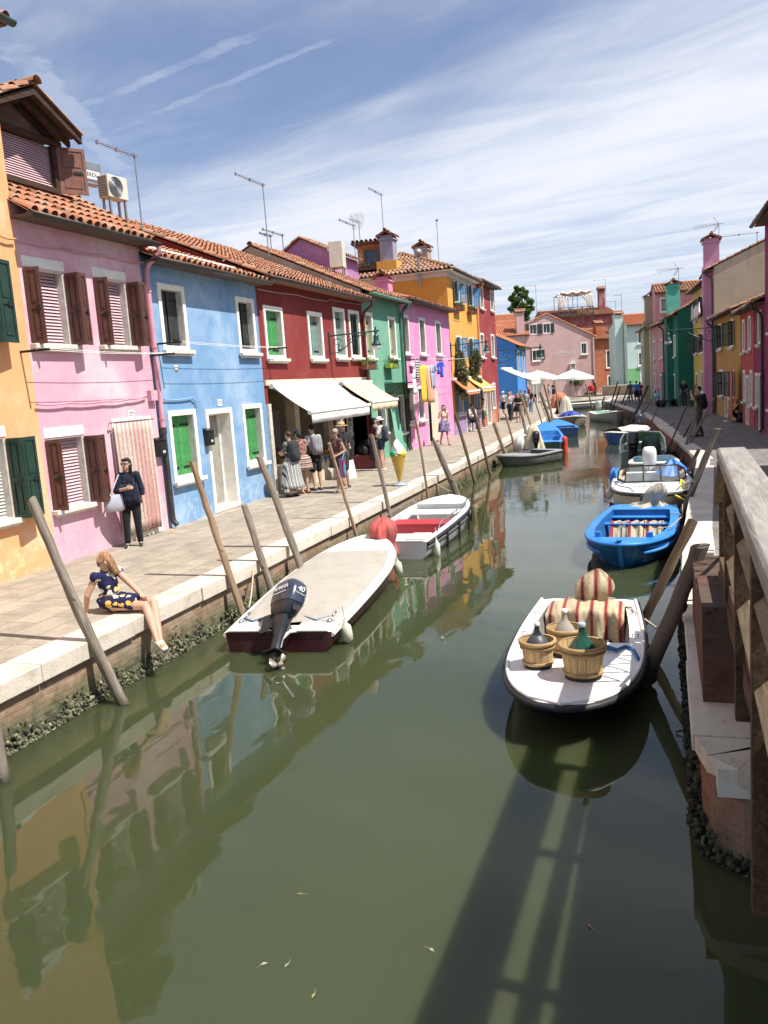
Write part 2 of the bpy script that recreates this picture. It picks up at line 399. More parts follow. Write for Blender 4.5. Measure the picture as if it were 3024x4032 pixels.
# ================================================================== SETTING
# ---- water: turbid green, mirror-like, rippled further away
m_, k = newmat('canal water')
co = k.n('ShaderNodeTexCoord').outputs['Object']
x, y, z = k.xyz(co)
big_n = k.noise(co, .12, 4)
swell = k.noise(k.n('ShaderNodeMapping', {0: co, 2: (0, 0, R(20)), 3: (1.0, .62, 1.)}).outputs[0], .95, 3, .5, .35)
rip = k.noise(k.n('ShaderNodeMapping', {0: co, 2: (0, 0, R(-12)), 3: (.8, 1.6, 1.)}).outputs[0], 3.2, 4, .55, .5)
far = k.rng(y, 15., 34., .0, 1.)
near = k.rng(y, 3., 20., 1., .75)
patch = k.rng(k.noise(co, .22, 3), .42, .62, .25, 1.)
hgt = k.math('ADD', k.math('MULTIPLY', k.math('MULTIPLY', swell, near), .009),
             k.math('MULTIPLY', k.math('MULTIPLY', rip, k.math('ADD', k.math('MULTIPLY', far, .006), .0005)), patch))
bmp = k.n('ShaderNodeBump', {'Strength': 1., 'Distance': 1., 'Height': hgt}).outputs[0]
body = k.mix(k.rng(big_n, .35, .65), (.050, .061, .024), (.040, .051, .021))
finish(k, m_, {'Base Color': body, 'Roughness': .015, 'IOR': 1.39, 'Specular IOR Level': .5, 'Normal': bmp, 'Subsurface Weight': 1., 'Subsurface Scale': .9, 'Subsurface Radius': (.8, 1., .6)})
mb = MB(); mb.quad((-16, -30, WATER), (24, -30, WATER), (24, 170, WATER), (-16, 170, WATER))
tag(mb.build('water', MATS['canal water']), kind='structure')
mb = MB(); mb.quad((-1500, -1500, -1.9), (1500, -1500, -1.9), (1500, 1500, -1.9), (-1500, 1500, -1.9))
tag(mb.build('ground', mat('mud', (.09, .085, .06), .9, .3)), kind='structure')

# ---- paving
def paving(name, c1, c2, mortar, bw, rh, rotz=0.):
    m_, k = newmat(name)
    co = k.n('ShaderNodeTexCoord').outputs['Object']
    v = k.n('ShaderNodeMapping', {0: co, 2: (0, 0, rotz)}).outputs[0]
    wob = k.math('MULTIPLY', k.math('SUBTRACT', k.noise(co, 1.1, 3), .5), .10)
    v = k.n('ShaderNodeVectorMath', {0: v, 1: k.vec(wob, wob, 0.)}, operation='ADD').outputs[0]
    t = k.n('ShaderNodeTexBrick', {'Vector': v, 'Color1': c1, 'Color2': c2, 'Mortar': mortar, 'Scale': 1., 'Mortar Size': .012, 'Mortar Smooth': .5,
                                   'Brick Width': bw, 'Row Height': rh, 'Bias': .1}, offset=.4, squash=1.4, squash_frequency=3)
    n1, n2 = k.noise(co, 2.1, 6, .62), k.noise(co, 30., 5, .65)
    c = k.mix(k.rng(n1, .40, .66, 0., .62), t.outputs[0], tuple(q * .60 for q in c2)); c = k.mix(k.rng(k.noise(co, .55, 6, .7, .5), .52, .66, 0., .5), c, tuple(q * .66 for q in c1)); c = k.mix(k.rng(k.noise(co, 7., 4, .6), .66, .70, 0., .6), c, tuple(q * .45 for q in c1))
    c = k.mix(k.rng(n2, .45, .75, 0., .4), c, tuple(q * .5 for q in c1))
    b = k.n('ShaderNodeBump', {'Strength': .5, 'Distance': .012, 'Height': k.math('ADD', k.math('MULTIPLY', t.outputs[1], -1.2), k.math('MULTIPLY', n2, .5))}).outputs[0]
    return finish(k, m_, {'Base Color': c, 'Roughness': .85, 'Normal': b, 'Specular IOR Level': .25})
paving('trachyte slabs', (.40, .345, .27), (.34, .295, .23), (.22, .18, .135), .78, .40, R(90))
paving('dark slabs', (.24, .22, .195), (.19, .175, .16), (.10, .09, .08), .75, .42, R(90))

BANK_L = [(-6, -20), (-6, 22), (-6.05, 30), (-6.4, 44), (-6.6, 52), (-9.3, 79), (-10.3, 83.6), (-9.4, 85.6), (-5.6, 88.5), (0, 91.5), (14, 97)]
BANK_R = [(3.6, 4.95), (.75, 5.22), (.42, 5.3), (.24, 5.46), (.18, 5.75), (.18, 10.4), (.28, 13.65), (.51, 17.6), (.86, 24), (.74, 26.2), (.5, 29.6), (-.56, 44.35), (-1.27, 51), (-3.2, 65), (-4.5, 74), (-5.05, 77.6), (-4.9, 80), (-4.2, 81.3), (-2, 82.2), (14, 86)]
def resample(poly, step):
    out = [Vector((p[0], p[1])) for p in poly[:1]]
    for a, b in zip(poly, poly[1:]):
        a, b = Vector(a), Vector(b); n_ = max(1, round((b - a).length / step))
        for i in range(1, n_ + 1): out.append(a + (b - a) * i / n_)
    return out
def normals(pts, side):
    ns = []
    for i in range(len(pts)):
        t = (pts[min(i + 1, len(pts) - 1)] - pts[max(i - 1, 0)]).normalized()
        ns.append(Vector((t.y, -t.x)) * side)       # towards the water
    return ns
def quay(bank, side, label, kw, brickm, stonem, weedrange, weedm, seed, kt=.19):
    q = thing('quay_wall', label, 'quay wall', (bank[1][0], bank[1][1], 0))
    off = Vector(bank[1])
    pts = resample(bank, 1.55); ns = normals(pts, side); rr = random.Random(seed)
    kb, wl, we = MB(), MB(), MB()
    for i in range(len(pts) - 1):
        a, b, na, nb = pts[i] - off, pts[i + 1] - off, ns[i], ns[i + 1]
        d = (b - a).normalized() * .004
        a, b = a + d, b - d; dz = rr.uniform(-.008, .006); dj = rr.uniform(-.012, .012)
        P = []
        for zz_ in (-kt, dz):
            for p, n_ in ((a, na), (b, nb)):
                P += [(*(p + n_ * (.03 + dj)), zz_), (*(p - n_ * kw), zz_)]
        # order: a-out, a-in, b-out, b-in (low) then high
        kb.add(P, [(0, 1, 3, 2), (4, 6, 7, 5), (0, 2, 6, 4), (1, 5, 7, 3), (0, 4, 5, 1), (2, 3, 7, 6)], 0, False, rr.random())
        a, b = pts[i] - off, pts[i + 1] - off
        wl.quad((*(a - na * .03), -1.8), (*(b - nb * .03), -1.8), (*(b - nb * .03), -.08), (*(a - na * .03), -.08))
    kb.build('kerb', stonem, q, bevel=.012)
    wl.build('brick_face', brickm, q)
    # oysters and weed crusting the wall at the tide line
    for lo, hi, cnt, big_ in weedrange:
        for _ in range(cnt):
            s_ = rr.uniform(lo, hi); L = 0.
            for i in range(len(pts) - 1):
                l_ = (pts[i + 1] - pts[i]).length
                if L + l_ >= s_: break
                L += l_
            f = min(1, (s_ - L) / l_); p = pts[i].lerp(pts[i + 1], f) - off
            zc = WATER + abs(rr.gauss(0., .05 + .075 * abs(math.sin(s_ * 1.9) * math.sin(s_ * 4.7 + 1)))) - .03
            r_ = rr.uniform(.012, .034) * big_
            p = p + ns[i] * rr.uniform(-.04, .015 + max(0, .05 - (zc - WATER) * .3))
            A = Matrix.Rotation(rr.uniform(0, 6), 3, Vector((rr.random() - .5, rr.random() - .5, rr.random() - .5)))
            we.ell((p.x, p.y, zc), (r_, r_ * rr.uniform(.4, 1), r_ * rr.uniform(.5, 1.6)), 6, 4, 0, None, A, False, rr.random())
    tag(we.build('tide_crust', weedm, q), kind='stuff')
    return q
M['kerbstone'] = grimy('istrian kerb stone', (.60, .535, .44), .7, (.36, .30, .22), .7, .5)
brick('left quay brick', (.32, .19, .12), (.40, .27, .17), (.33, .28, .20), ax='y', algae=-.27)
brick('right quay brick', (.30, .12, .075), (.36, .16, .10), (.25, .19, .15), ax='y', algae=-.40)
M['crust'] = mat('oyster crust', (.125, .122, .072), .85, .5, 9., .6, 60., tint=.75)
M['crust_dark'] = mat('dark weed', (.035, .038, .02), .8, .5, 9., .6, 60., tint=.7)
quay(BANK_L, 1, 'brick quay wall with white kerb stones along the sunny pavement', .42, MATS['left quay brick'], M['kerbstone'],
     [(24.6, 29.5, 3200, .72), (29.5, 38, 1800, .7), (38, 60, 900, .9)], M['crust'], 3)
quay(BANK_R, -1, 'curving brick quay wall with white kerb along the shaded pavement', .40, MATS['right quay brick'], M['kerbstone'],
     [(0, 12, 3200, .85), (12, 44, 600, 1.)], M['crust_dark'], 4, .12)
def slab(name, outline, m_):
    mb = MB(); mb.add([(p[0], p[1], -.006) for p in outline], [tuple(range(len(outline)))])
    return tag(mb.build(name, m_), kind='structure')
_il = [(p - n_ * .3) for p, n_ in zip(resample(BANK_L, 3), normals(resample(BANK_L, 3), 1))]
slab('pavement', [(p.x, p.y) for p in _il] + [(14, 170), (-80, 170), (-80, -20)], MATS['trachyte slabs'])
_ir = [(p - n_ * .3) for p, n_ in zip(resample(BANK_R, 3), normals(resample(BANK_R, 3), -1))]
slab('pavement', [(p.x, p.y) for p in reversed(_ir)] + [(3.6, 5.3), (60, 5.3), (60, 86)], MATS['dark slabs'])

# ================================================================== HOUSES
def tiles(mb, P0, U, V, N, W, Lr, rr, col=.215, row=.37, mi=0, keep=None):
    P0, U, V, N = Vector(P0), Vector(U), Vector(V), Vector(N)
    nc, nr = max(1, round(W / col)), max(1, round(Lr / row)); cw, rw = W / nc, Lr / nr
    for r in range(nr):
        for c in range(nc):
            if keep and not keep((c + .5) * cw, (r + .5) * rw): continue
            tn = min(1, max(0, rr.gauss(.5, .24)))
            u0 = (c + .5) * cw + rr.uniform(-.012, .012); v0 = r * rw - .03 + rr.uniform(-.018, .018); v1 = (r + 1) * rw + .01
            r0, r1 = cw * .37, cw * .31; lift0, lift1 = .030 + rr.uniform(0, .008), .004
            vs = []
            for v, rad, lf in ((v0, r0, lift0), (v1, r1, lift1)):
                for k_ in range(6):
                    th = PI * k_ / 5
                    vs.append(P0 + U * (u0 - math.cos(th) * rad) + V * v + N * (math.sin(th) * rad * .95 + lf))
            mb.add(vs, [(i, i + 1, i + 7, i + 6) for i in range(5)], mi, True, tn)
            a = P0 + U * (c * cw) + V * (r * rw)
            mb.quad(a, a + U * cw, a + U * cw + V * rw, a + V * rw, mi, max(0, tn - .35))
def ridge(mb, A, B, rr, rad=.10, mi=0):
    A, B = Vector(A), Vector(B); d = B - A; n_ = max(1, round(d.length / .4)); d = d / n_
    for i in range(n_):
        a, b = A + d * i, A + d * (i + 1.06)
        s_ = d.normalized().cross(Vector((0, 0, 1))).normalized(); up = s_.cross(d.normalized())
        secs = []
        for p, r_ in ((a, rad * 1.08), (b, rad * .9)):
            secs.append([p - s_ * (math.cos(PI * k_ / 6) * r_) + up * (math.sin(PI * k_ / 6) * r_) for k_ in range(7)])
        mb.loft(secs, False, False, mi, True, min(1, max(0, rr.gauss(.6, .2))))

def holed(mb, x0, x1, z0, z1, holes, y=0., mi=0):
    xs = sorted({x0, x1, *[min(max(v, x0), x1) for h in holes for v in h[:2]]}); zs = sorted({z0, z1, *[min(max(v, z0), z1) for h in holes for v in h[2:4]]})
    for a, b in zip(xs, xs[1:]):
        for c, d in zip(zs, zs[1:]):
            mx, mz = (a + b) / 2, (c + d) / 2
            if not any(h[0] < mx < h[1] and h[2] < mz < h[3] for h in holes):
                mb.quad((a, y, c), (b, y, c), (b, y, d), (a, y, d), mi)
def frame_ring(mb, x0, x1, z0, z1, fw, y0, y1, mi=0, bottom=True):
    zb = z0 + fw if bottom else z0
    mb.box(x0, x0 + fw, y0, y1, z0, z1, mi); mb.box(x1 - fw, x1, y0, y1, z0, z1, mi)
    mb.box(x0 + fw, x1 - fw, y0, y1, z1 - fw, z1, mi)
    if bottom: mb.box(x0 + fw, x1 - fw, y0, y1, z0, z0 + fw, mi)
def leaf(w_, h_, kind='plank', planks=3, th=.035):
    """a shutter leaf, hinge edge at x=0, foot at z=0, lying in y 0..th"""
    mb = MB()
    if kind == 'plank':
        pw = w_ / planks
        for i in range(planks): mb.box(i * pw + .003, (i + 1) * pw - .003, 0, th, 0, h_, 0, .3 + .4 * rnd.random())
        for zc in (h_ * .12, h_ * .84):
            mb.box(.0, w_ * .8, -.012, -.001, zc - .022, zc + .022, 1)
            mb.box(.0, w_, .004, th - .004, zc - .05, zc + .05, 0)
    elif kind == 'louver':
        s_ = .05
        frame_ring(mb, 0, w_, 0, h_, s_, 0, th)
        mb.box(s_, w_ - s_, 0, th, h_ * .5 - .03, h_ * .5 + .03)
        n_ = max(4, int(h_ / .065))
        for i in range(n_):
            zc = s_ + (h_ - 2 * s_) * (i + .5) / n_
            mb.add([(s_, .004, zc + .02), (w_ - s_, .004, zc + .02), (w_ - s_, th - .004, zc - .02), (s_, th - .004, zc - .02),
                    (s_, .010, zc + .026), (w_ - s_, .010, zc + .026), (w_ - s_, th, zc - .012), (s_, th, zc - .012)],
                   [(0, 1, 2, 3), (4, 7, 6, 5), (0, 4, 5, 1), (3, 2, 6, 7)])
    else:      # panelled: frame with two sunk fields
        s_ = .055
        frame_ring(mb, 0, w_, 0, h_, s_, 0, th)
        mb.box(s_, w_ - s_, 0, th, h_ * .46, h_ * .46 + s_)
        for a, b in ((s_, h_ * .46), (h_ * .46 + s_, h_ - s_)):
            mb.box(s_, w_ - s_, .014, th - .014, a, b)
            mb.box(s_ + .035, w_ - s_ - .035, .003, th - .003, a + .05, b - .05)
        mb.box(w_ * .55, w_ * .85, -.012, -.001, h_ * .44, h_ * .5, 1)
    return mb
def window(h, x0, x1, z0, z1, st='closed', fw=.11, sm=None, frame=None, sillw=.07, sill=True, right='', **kw):
    fm = frame or M['trim']; mb = MB(); W, H_ = x1 - x0, z1 - z0
    name = 'door' if st in ('door', 'glassdoor') else 'window'
    deep = .22 if name == 'window' else .38
    lintel = kw.get('lintel')
    if lintel:
        frame_ring(mb, x0, x1, z0, z1, .03, .003, deep, 1)
        mb.box(x0 - .03, x1 + .03, -.012, .0, z1 + .002, z1 + .16, 0)
    else:
        frame_ring(mb, x0, x1, z0, z1, fw, -.028, .0, 0, bottom=name == 'window')
        frame_ring(mb, x0 + fw - .025, x1 - fw + .025, z0 + (fw - .025 if name == 'window' else 0), z1 - fw + .025, .025, .0, deep, 1, bottom=name == 'window')
    win = mb.build(name, [fm, kw.get('rev', M['reveal'])], h)
    ix0, ix1, iz0, iz1 = (x0 + .03, x1 - .03, z0 + .03, z1 - .03) if lintel else (x0 + fw, x1 - fw, z0 + (fw if name == 'window' else 0), z1 - fw)
    if sill and name == 'window':
        s_ = MB(); s_.box(x0 - sillw, x1 + sillw, -.13, -.029 if not lintel else 0., z0 - .06, z0 + .02); s_.box(x0 - sillw * .4, x1 + sillw * .4, -.08, -.03, z0 - .10, z0 - .061)
        s_.build('sill', kw.get('sillm', M['sill']), win, bevel=.012)
    iw, ih = ix1 - ix0, iz1 - iz0
    T = lambda x_, y_, z_, a=0.: Matrix.Translation((x_, y_, z_)) @ Matrix.Rotation(a, 4, 'Z')
    if st in ('closed', 'ajar'):
        gap = kw.get('gap', .004)
        for sd in (0, 1):
            lw = iw / 2 - gap
            l_ = leaf(lw, ih - .01, 'plank', kw.get('planks', 2))
            Mx = T(ix0, .13, iz0 + .005) if sd == 0 else T(ix1, .13, iz0 + .005) @ Matrix.Scale(-1, 4, (1, 0, 0))
            if st == 'ajar' and sd == 1: Mx = T(ix1, .13, iz0 + .005, R(38)) @ Matrix.Scale(-1, 4, (1, 0, 0))
            l_.build('shutter', [sm, M['iron']], win, M=Mx)
        b = MB(); b.box(ix0, ix1, .2, .215, iz0, iz1); b.build('pane', M['pane'], win)
    elif st == 'blind':
        b = MB(); n_ = max(6, int(ih / .052))
        for i in range(n_):
            zc = iz0 + ih * (i + .5) / n_
            b.add([(ix0, .125, zc - .024), (ix1, .125, zc - .024), (ix1, .155, zc + .02), (ix0, .155, zc + .02)], [(0, 1, 2, 3)], 0, False, .4 + .2 * rnd.random())
            b.add([(ix0, .131, zc - .026), (ix1, .131, zc - .026), (ix1, .161, zc + .018), (ix0, .161, zc + .018)], [(3, 2, 1, 0)])
        b.build('blind', kw['blind'], win)
        b = MB(); b.box(ix0, ix1, .19, .2, iz0, iz1); b.build('pane', M['dark'], win)
        pw = kw.get('pw', .31)
        if 'l' in kw.get('folds', 'lr'):
            leaf(pw, ih + .02, 'panel').build('shutter', [sm, M['iron']], win, M=T(x0 - .035, -.02, iz0 - .02, R(-72)))
        if 'r' in kw.get('folds', 'lr'):
            leaf(.27, ih + .02, 'panel').build('shutter', [sm, M['iron']], win, M=T(x1 + .0, -.02, iz0 - .02, R(-92)))
            leaf(pw * .98, ih + .02, 'panel').build('shutter', [sm, M['iron']], win, M=T(x1 + .02, -.30, iz0 - .02, R(10)))
    else:
        if st == 'louver':
            for sd in (0, 1):
                a_ = R(kw.get('ang', 150))
                Mx = T(x0 + .02, -.035, iz0 - .01, -a_) if sd == 0 else T(x1 - .02, -.035, iz0 - .01, a_) @ Matrix.Scale(-1, 4, (1, 0, 0))
                leaf(iw * .5, ih + .02, kw.get('leafkind', 'louver')).build('shutter', [sm, M['iron']], win, M=Mx)
        yb = .15 if name == 'window' else .30
        b = MB(); b.box(ix0, ix1, yb + .02, yb + .03, iz0, iz1)
        if name == 'door' and st == 'door':
            b = MB(); n_ = max(2, int(iw / .16))
            for i in range(n_): b.box(ix0 + iw * i / n_ + .003, ix0 + iw * (i + 1) / n_ - .003, yb, yb + .04, iz0 + .02, iz1 - .01)
            b.build('door_leaf', sm or M['dark'], win)
            s_ = MB(); s_.ell((ix0 + iw * .85, yb - .03, 1.02), (.03, .03, .03), 10, 6); s_.build('handle', M['grey_metal'], win)
        else:
            b.build('pane', kw.get('pane', M['pane']), win)
            f = MB(); fr = kw.get('sash', .045)
            frame_ring(f, ix0, ix1, iz0, iz1, fr, yb - .02, yb + .018); mx = (ix0 + ix1) / 2
            if iw > .55: f.box(mx - fr * .5, mx + fr * .5, yb - .019, yb + .017, iz0 + fr, iz1 - fr)
            if kw.get('bars'): 
                zc = iz0 + ih * .5
                f.box(ix0 + fr, mx - fr * .5, yb - .018, yb + .016, zc - .015, zc + .015); f.box(mx + fr * .5, ix1 - fr, yb - .018, yb + .016, zc - .015, zc + .015)
            f.build('sash', kw.get('sashm', fm), win)
        if name == 'door':
            s_ = MB(); s_.box(x0 + .02, x1 - .02, -.04, .42, 0., .11); s_.build('step', M['stone'], win, bevel=.012)
    return win
def house(label, o, yaw, L, D, H, wallm, wins=(), pitch=.34, over=.36, tile='tile', sidem=None, pipe=None, pipem=None, gutter=True, ry=None, soff=None,
          top=None, gm=None, tint_seed=1, roof=True, plinth=None, holes=(), rowl=.37, sideover=.06, cat='house', hip=False):
    """front at local y=0 facing -y; gable roof with its ridge along x"""
    h = thing('house', label, cat, (o[0], o[1], 0), yaw); rr = random.Random(tint_seed)
    ry = ry or D / 2; mb = MB()
    hs = [(w_['x0'] + (.02 if not w_.get('lintel') else .0), w_['x1'] - (.02 if not w_.get('lintel') else 0), w_['z0'] + (.02 if w_['z0'] > .1 else -.1), w_['z1'] - .02) for w_ in wins] + list(holes)
    holed(mb, 0, L, -.1, H, hs, 0., 0)
    zr = H + ry * pitch; zb = zr - (D - ry) * pitch
    for x_, flip in ((0, 1), (L, 0)):
        pts = [(x_, 0, -.1), (x_, D, -.1), (x_, D, zb), (x_, ry, zr), (x_, 0, H)]
        if hip and x_ == 0: pts.pop(3)
        mb.add(pts, [tuple(range(len(pts)))], 1 if sidem else 0)
    mb.quad((L, D, -.1), (0, D, -.1), (0, D, zb), (L, D, zb), 1 if sidem else 0)
    mb.build('wall', [wallm, sidem or wallm], h)
    if plinth:
        dr = sorted(q[:2] for q in hs if q[2] < 0)
        for a, b in zip([0] + [q[1] for q in dr], [q[0] for q in dr] + [L]):
            p = MB(); holed(p, a, b, -.1, plinth[0], [q for q in hs if q[2] >= 0], -.006); p.build('painted_base', plinth[1], h)
    if roof:
        c_ = 1 / math.hypot(1, pitch); V = Vector((0, c_, pitch * c_)); N = Vector((0, -pitch * c_, c_))
        rb = MB(); Lr = (ry + over) / c_
        P0 = Vector((-sideover, -over, H - over * pitch + .05))
        if hip:
            P0.x = -over
            tiles(rb, P0, (1, 0, 0), V, N, L + over + sideover, Lr, rr, row=rowl, keep=lambda u, v: u > v * c_)
            tiles(rb, (-over, D + over, P0.z), (0, -1, 0), (c_, 0, pitch * c_), Vector((-pitch * c_, 0, c_)), D + 2 * over, Lr, rr, row=rowl, keep=lambda u, v: v * c_ < u < D + 2 * over - v * c_)
            ridge(rb, (-over, -over, P0.z + .06), (ry, ry, zr + .08), rr); ridge(rb, (-over, D + over, P0.z + .06), (ry, ry, zr + .08), rr)
            rb.box(-over + .03, .02, -over + .03, D, 0, .03, 1, M=Matrix.Translation((0, 0, H - over * pitch - .02)))
        else: tiles(rb, P0, (1, 0, 0), V, N, L + 2 * sideover, Lr, rr, row=rowl)
        rb.box(-sideover + .01, L + sideover - .01, -over + .04, .02, 0, .035, 1, M=Matrix.Translation((0, 0, H - over * pitch - .02)) @ Matrix.Shear('XZ', 4, (0, 0)) )
        ridge(rb, (ry if hip else -sideover, ry, zr + .06), (L + sideover, ry, zr + .06), rr)
        # back slope, verge tiles
        rb.quad((ry if hip else -sideover, ry, zr + .05), (L + sideover, ry, zr + .05), (L + sideover, D + .3, zb - .3 * pitch + .05), (-sideover, D + .3, zb - .3 * pitch + .05), 0, .4)
        rb.build('roof', [M[tile], soff or M['soffit']], h)
    if gutter:
        g = MB(); zg = H - over * pitch + .03; r_ = .075
        secs = []
        for x_ in (-sideover - .02, L + sideover + .02):
            secs.append([(x_, -over - .05 + math.cos(PI + PI * k_ / 8) * r_, zg + math.sin(PI + PI * k_ / 8) * r_) for k_ in range(9)])
        g.loft(secs, False, False)
        for q in secs: g.add(q, [tuple(range(9))])
        g.build('gutter', gm or M['gutter'], h, mods=[('SOLIDIFY', dict(thickness=.006))])
    if pipe is not None:
        zg = H - over * pitch - .04; pm = pipem or M['gutter']; p = MB()
        p.tube([(pipe, -over - .05, zg), (pipe, -over - .04, zg - .12), (pipe, -over * .4, zg - .3), (pipe, -.09, zg - .42), (pipe, -.075, zg - .7), (pipe, -.075, 2.0)], .05, 10)
        for zc in (zg - .8, 3.6, 2.2): p.tube([(pipe, -.075, zc - .02), (pipe, -.075, zc + .02)], .062, 10)
        d = p.build('drainpipe', pm, h)
        p = MB(); p.tube([(pipe, -.075, 1.99), (pipe, -.075, .22), (pipe, -.09, .13), (pipe, -.16, .06)], .055, 10); p.tube([(pipe, -.075, 1.9), (pipe, -.075, 2.03)], .068, 10)
        p.build('cast_iron_foot', M['gutter'] if pm is not M['gutter'] else pm, d)
    for w_ in wins: window(h, **w_)
    return h
def W(x0, x1, z0, z1, st='closed', **kw): return dict(x0=x0, x1=x1, z0=z0, z1=z1, st=st, **kw)
def paint(name, c, rough=.5, var=.2): return mat(name, c, rough, var, 7., .35, 30., tint=.12)
P = {'green': paint('green shutter paint', (.055, .26, .075)), 'sage': paint('grey green shutter paint', (.16, .25, .22)), 'dkgreen': paint('dark green shutter paint', (.012, .045, .032)),
     'brown': paint('brown shutter paint', (.105, .042, .030)), 'black': paint('charcoal shutter paint', (.030, .034, .034)), 'blue': paint('bright blue shutter paint', (.035, .20, .40)),
     'lime': paint('olive shutter paint', (.30, .38, .17)), 'grey': paint('pale grey shutter paint', (.33, .33, .31)), 'navy': paint('blue black shutter paint', (.012, .02, .032))}
BL = {'pink': mat('pink blind', (.66, .43, .45), .6, .08, tint=.15), 'white': mat('white blind', (.66, .62, .53), .6, .08, tint=.15)}
LX, LY = -9.5, R(90)
C = {}
C['orange'] = plaster('orange render', (.76, .37, .17), (.82, .53, .34), .9, (.78, .58, .34), 1.)
C['pink'] = plaster('pink render', (.67, .35, .43), (.74, .55, .57), .9, (.70, .45, .50), 2.)
C['blue'] = plaster('sky blue render', (.165, .31, .50), (.38, .50, .64), .8, (.36, .50, .62), 3.)
C['red'] = plaster('ox red render', (.205, .030, .028), (.27, .065, .055), .6, None, 4., .25)
C['green'] = plaster('sea green render', (.15, .36, .25), (.26, .45, .34), .5, (.09, .27, .16), 5.)
C['pink2'] = plaster('bubblegum render', (.67, .25, .45), (.72, .42, .56), .6, (.74, .60, .62), 6.)
C['yellow'] = plaster('ochre yellow render', (.70, .34, .07), (.74, .44, .16), .5, None, 7.)
C['red2'] = plaster('brick red render', (.27, .040, .042), (.35, .10, .09), .7, None, 8., .5)
C['lilac'] = plaster('lilac base paint', (.27, .19, .36), None, .4, None, 9.)
C['rust'] = plaster('rust base paint', (.42, .13, .06), None, .4, None, 10.)

orange_house = house('tall orange house with dark green shutters, only its end wall strip in view', (LX, 3.0), LY, 7.92, 9, 8.36, C['orange'], [
    W(5.9, 7.08, 3.55, 4.8, 'blind', lintel=1, fw=.05, sm=P['dkgreen'], blind=BL['white'], pw=.38),
    W(5.9, 7.14, .9, 2.17, 'blind', lintel=1, fw=.05, sm=P['dkgreen'], blind=BL['white'], pw=.38)], tint_seed=2, gm=paint('green gutter', (.03, .07, .055)))
pink_house = house('pale pink house with brown folding shutters and a striped door curtain', (LX, 10.92), LY, 3.3, 9, 5.72, C['pink'], [
    W(.10, 1.02, 3.56, 4.79, 'blind', pw=.24, lintel=1, sm=P['brown'], blind=BL['pink']),
    W(1.82, 2.74, 3.58, 4.80, 'blind', lintel=1, sm=P['brown'], blind=BL['pink'], pw=.24),
    W(.10, 1.02, .87, 2.07, 'blind', pw=.24, lintel=1, sm=P['brown'], blind=BL['pink']),
    W(1.82, 3.06, 0., 2.28, 'glassdoor', fw=.06, pane=M['dark'])], pipe=3.36, pipem=mat('pink pipe', (.60, .30, .36), .5, .12), tint_seed=3, pitch=.60)
blue_house = house('sky blue house with bright green lower shutters and a white doorway', (LX, 14.24), LY, 4.78, 9, 5.36, C['blue'], [
    W(.44, 1.43, 3.54, 4.88, 'closed', sm=P['black'], gap=.03), W(3.66, 4.58, 3.54, 4.87, 'closed', sm=P['black'], gap=.05),
    W(.34, 1.40, .88, 2.34, 'closed', sm=P['green'], sillm=M['trim']), W(3.50, 4.52, .87, 2.34, 'closed', sm=P['green'], sillm=M['trim']),
    W(1.80, 2.98, 0., 2.30, 'glassdoor', rev=M['trim'], pane=mat('curtained glass', (.30, .29, .25), .15, .2))], tint_seed=4, pitch=.38)
shop = house('dark red house with a souvenir shop open under two awnings', (LX, 19.02), LY, 7.73, 9, 5.54, C['red'], [
    W(.30, 1.42, 3.42, 4.77, 'closed', sm=P['green']), W(3.06, 4.13, 3.44, 4.80, 'closed', sm=P['sage']),
    W(5.05, 6.03, 3.50, 5.04, 'closed', sm=P['sage']), W(6.38, 7.36, 3.52, 5.05, 'ajar', sm=P['sage'])],
    holes=[(.18, 4.55, -.2, 2.72), (5.05, 7.45, -.2, 2.68)], pipe=7.62, pipem=mat('dark red pipe', (.16, .03, .03), .5), tint_seed=5, pitch=.43,
    soff=mat('brick soffit', (.20, .10, .06), .9, .3, 8.))
green_house = house('sea green house with iron flower balconies and dark green lower shutters', (LX, 26.75), LY, 4.3, 9, 5.80, C['green'], [
    W(.10, .98, 3.52, 5.08, 'closed', sm=P['lime']), W(2.70, 3.60, 3.54, 5.08, 'closed', sm=P['lime']),
    W(.75, 1.75, .9, 2.4, 'closed', sm=P['dkgreen'], fw=.05), W(3.15, 4.05, .75, 2.2, 'closed', sm=P['dkgreen'], fw=.06),
    W(1.95, 2.95, 0., 2.25, 'glassdoor', pane=M['dark'], fw=.06)], sidem=plaster('bare grey render', (.36, .31, .24), None, .5, None, 12.), pipe=4.15,
    pipem=mat('green pipe', (.06, .22, .15), .5), gm=mat('green gutter pale', (.14, .33, .25), .5), tint_seed=6, pitch=.47, ry=3.9)
pink2_house = house('bubblegum pink house behind the laundry line', (LX, 31.05), LY, 7.75, 8, 5.88, C['pink2'], [
    W(.12, 1.06, 3.73, 5.26, 'pane', sash=.03, sashm=M['dark']), W(2.52, 3.45, 3.74, 5.28, 'closed', sm=P['black'], gap=.02), W(5.15, 6.12, 3.76, 5.28, 'closed', sm=P['black'], gap=.02),
    W(.08, 1.18, 1.02, 2.54, 'closed', sm=P['navy'], gap=.03), W(1.72, 2.60, 1.05, 2.46, 'closed', sm=P['navy'], gap=.03),
    W(3.1, 4.55, 0., 2.3, 'door', sm=P['dkgreen'], fw=.06)], pipe=.06, pipem=mat('brown pipe', (.07, .03, .025), .5), tint_seed=7, pitch=.30)
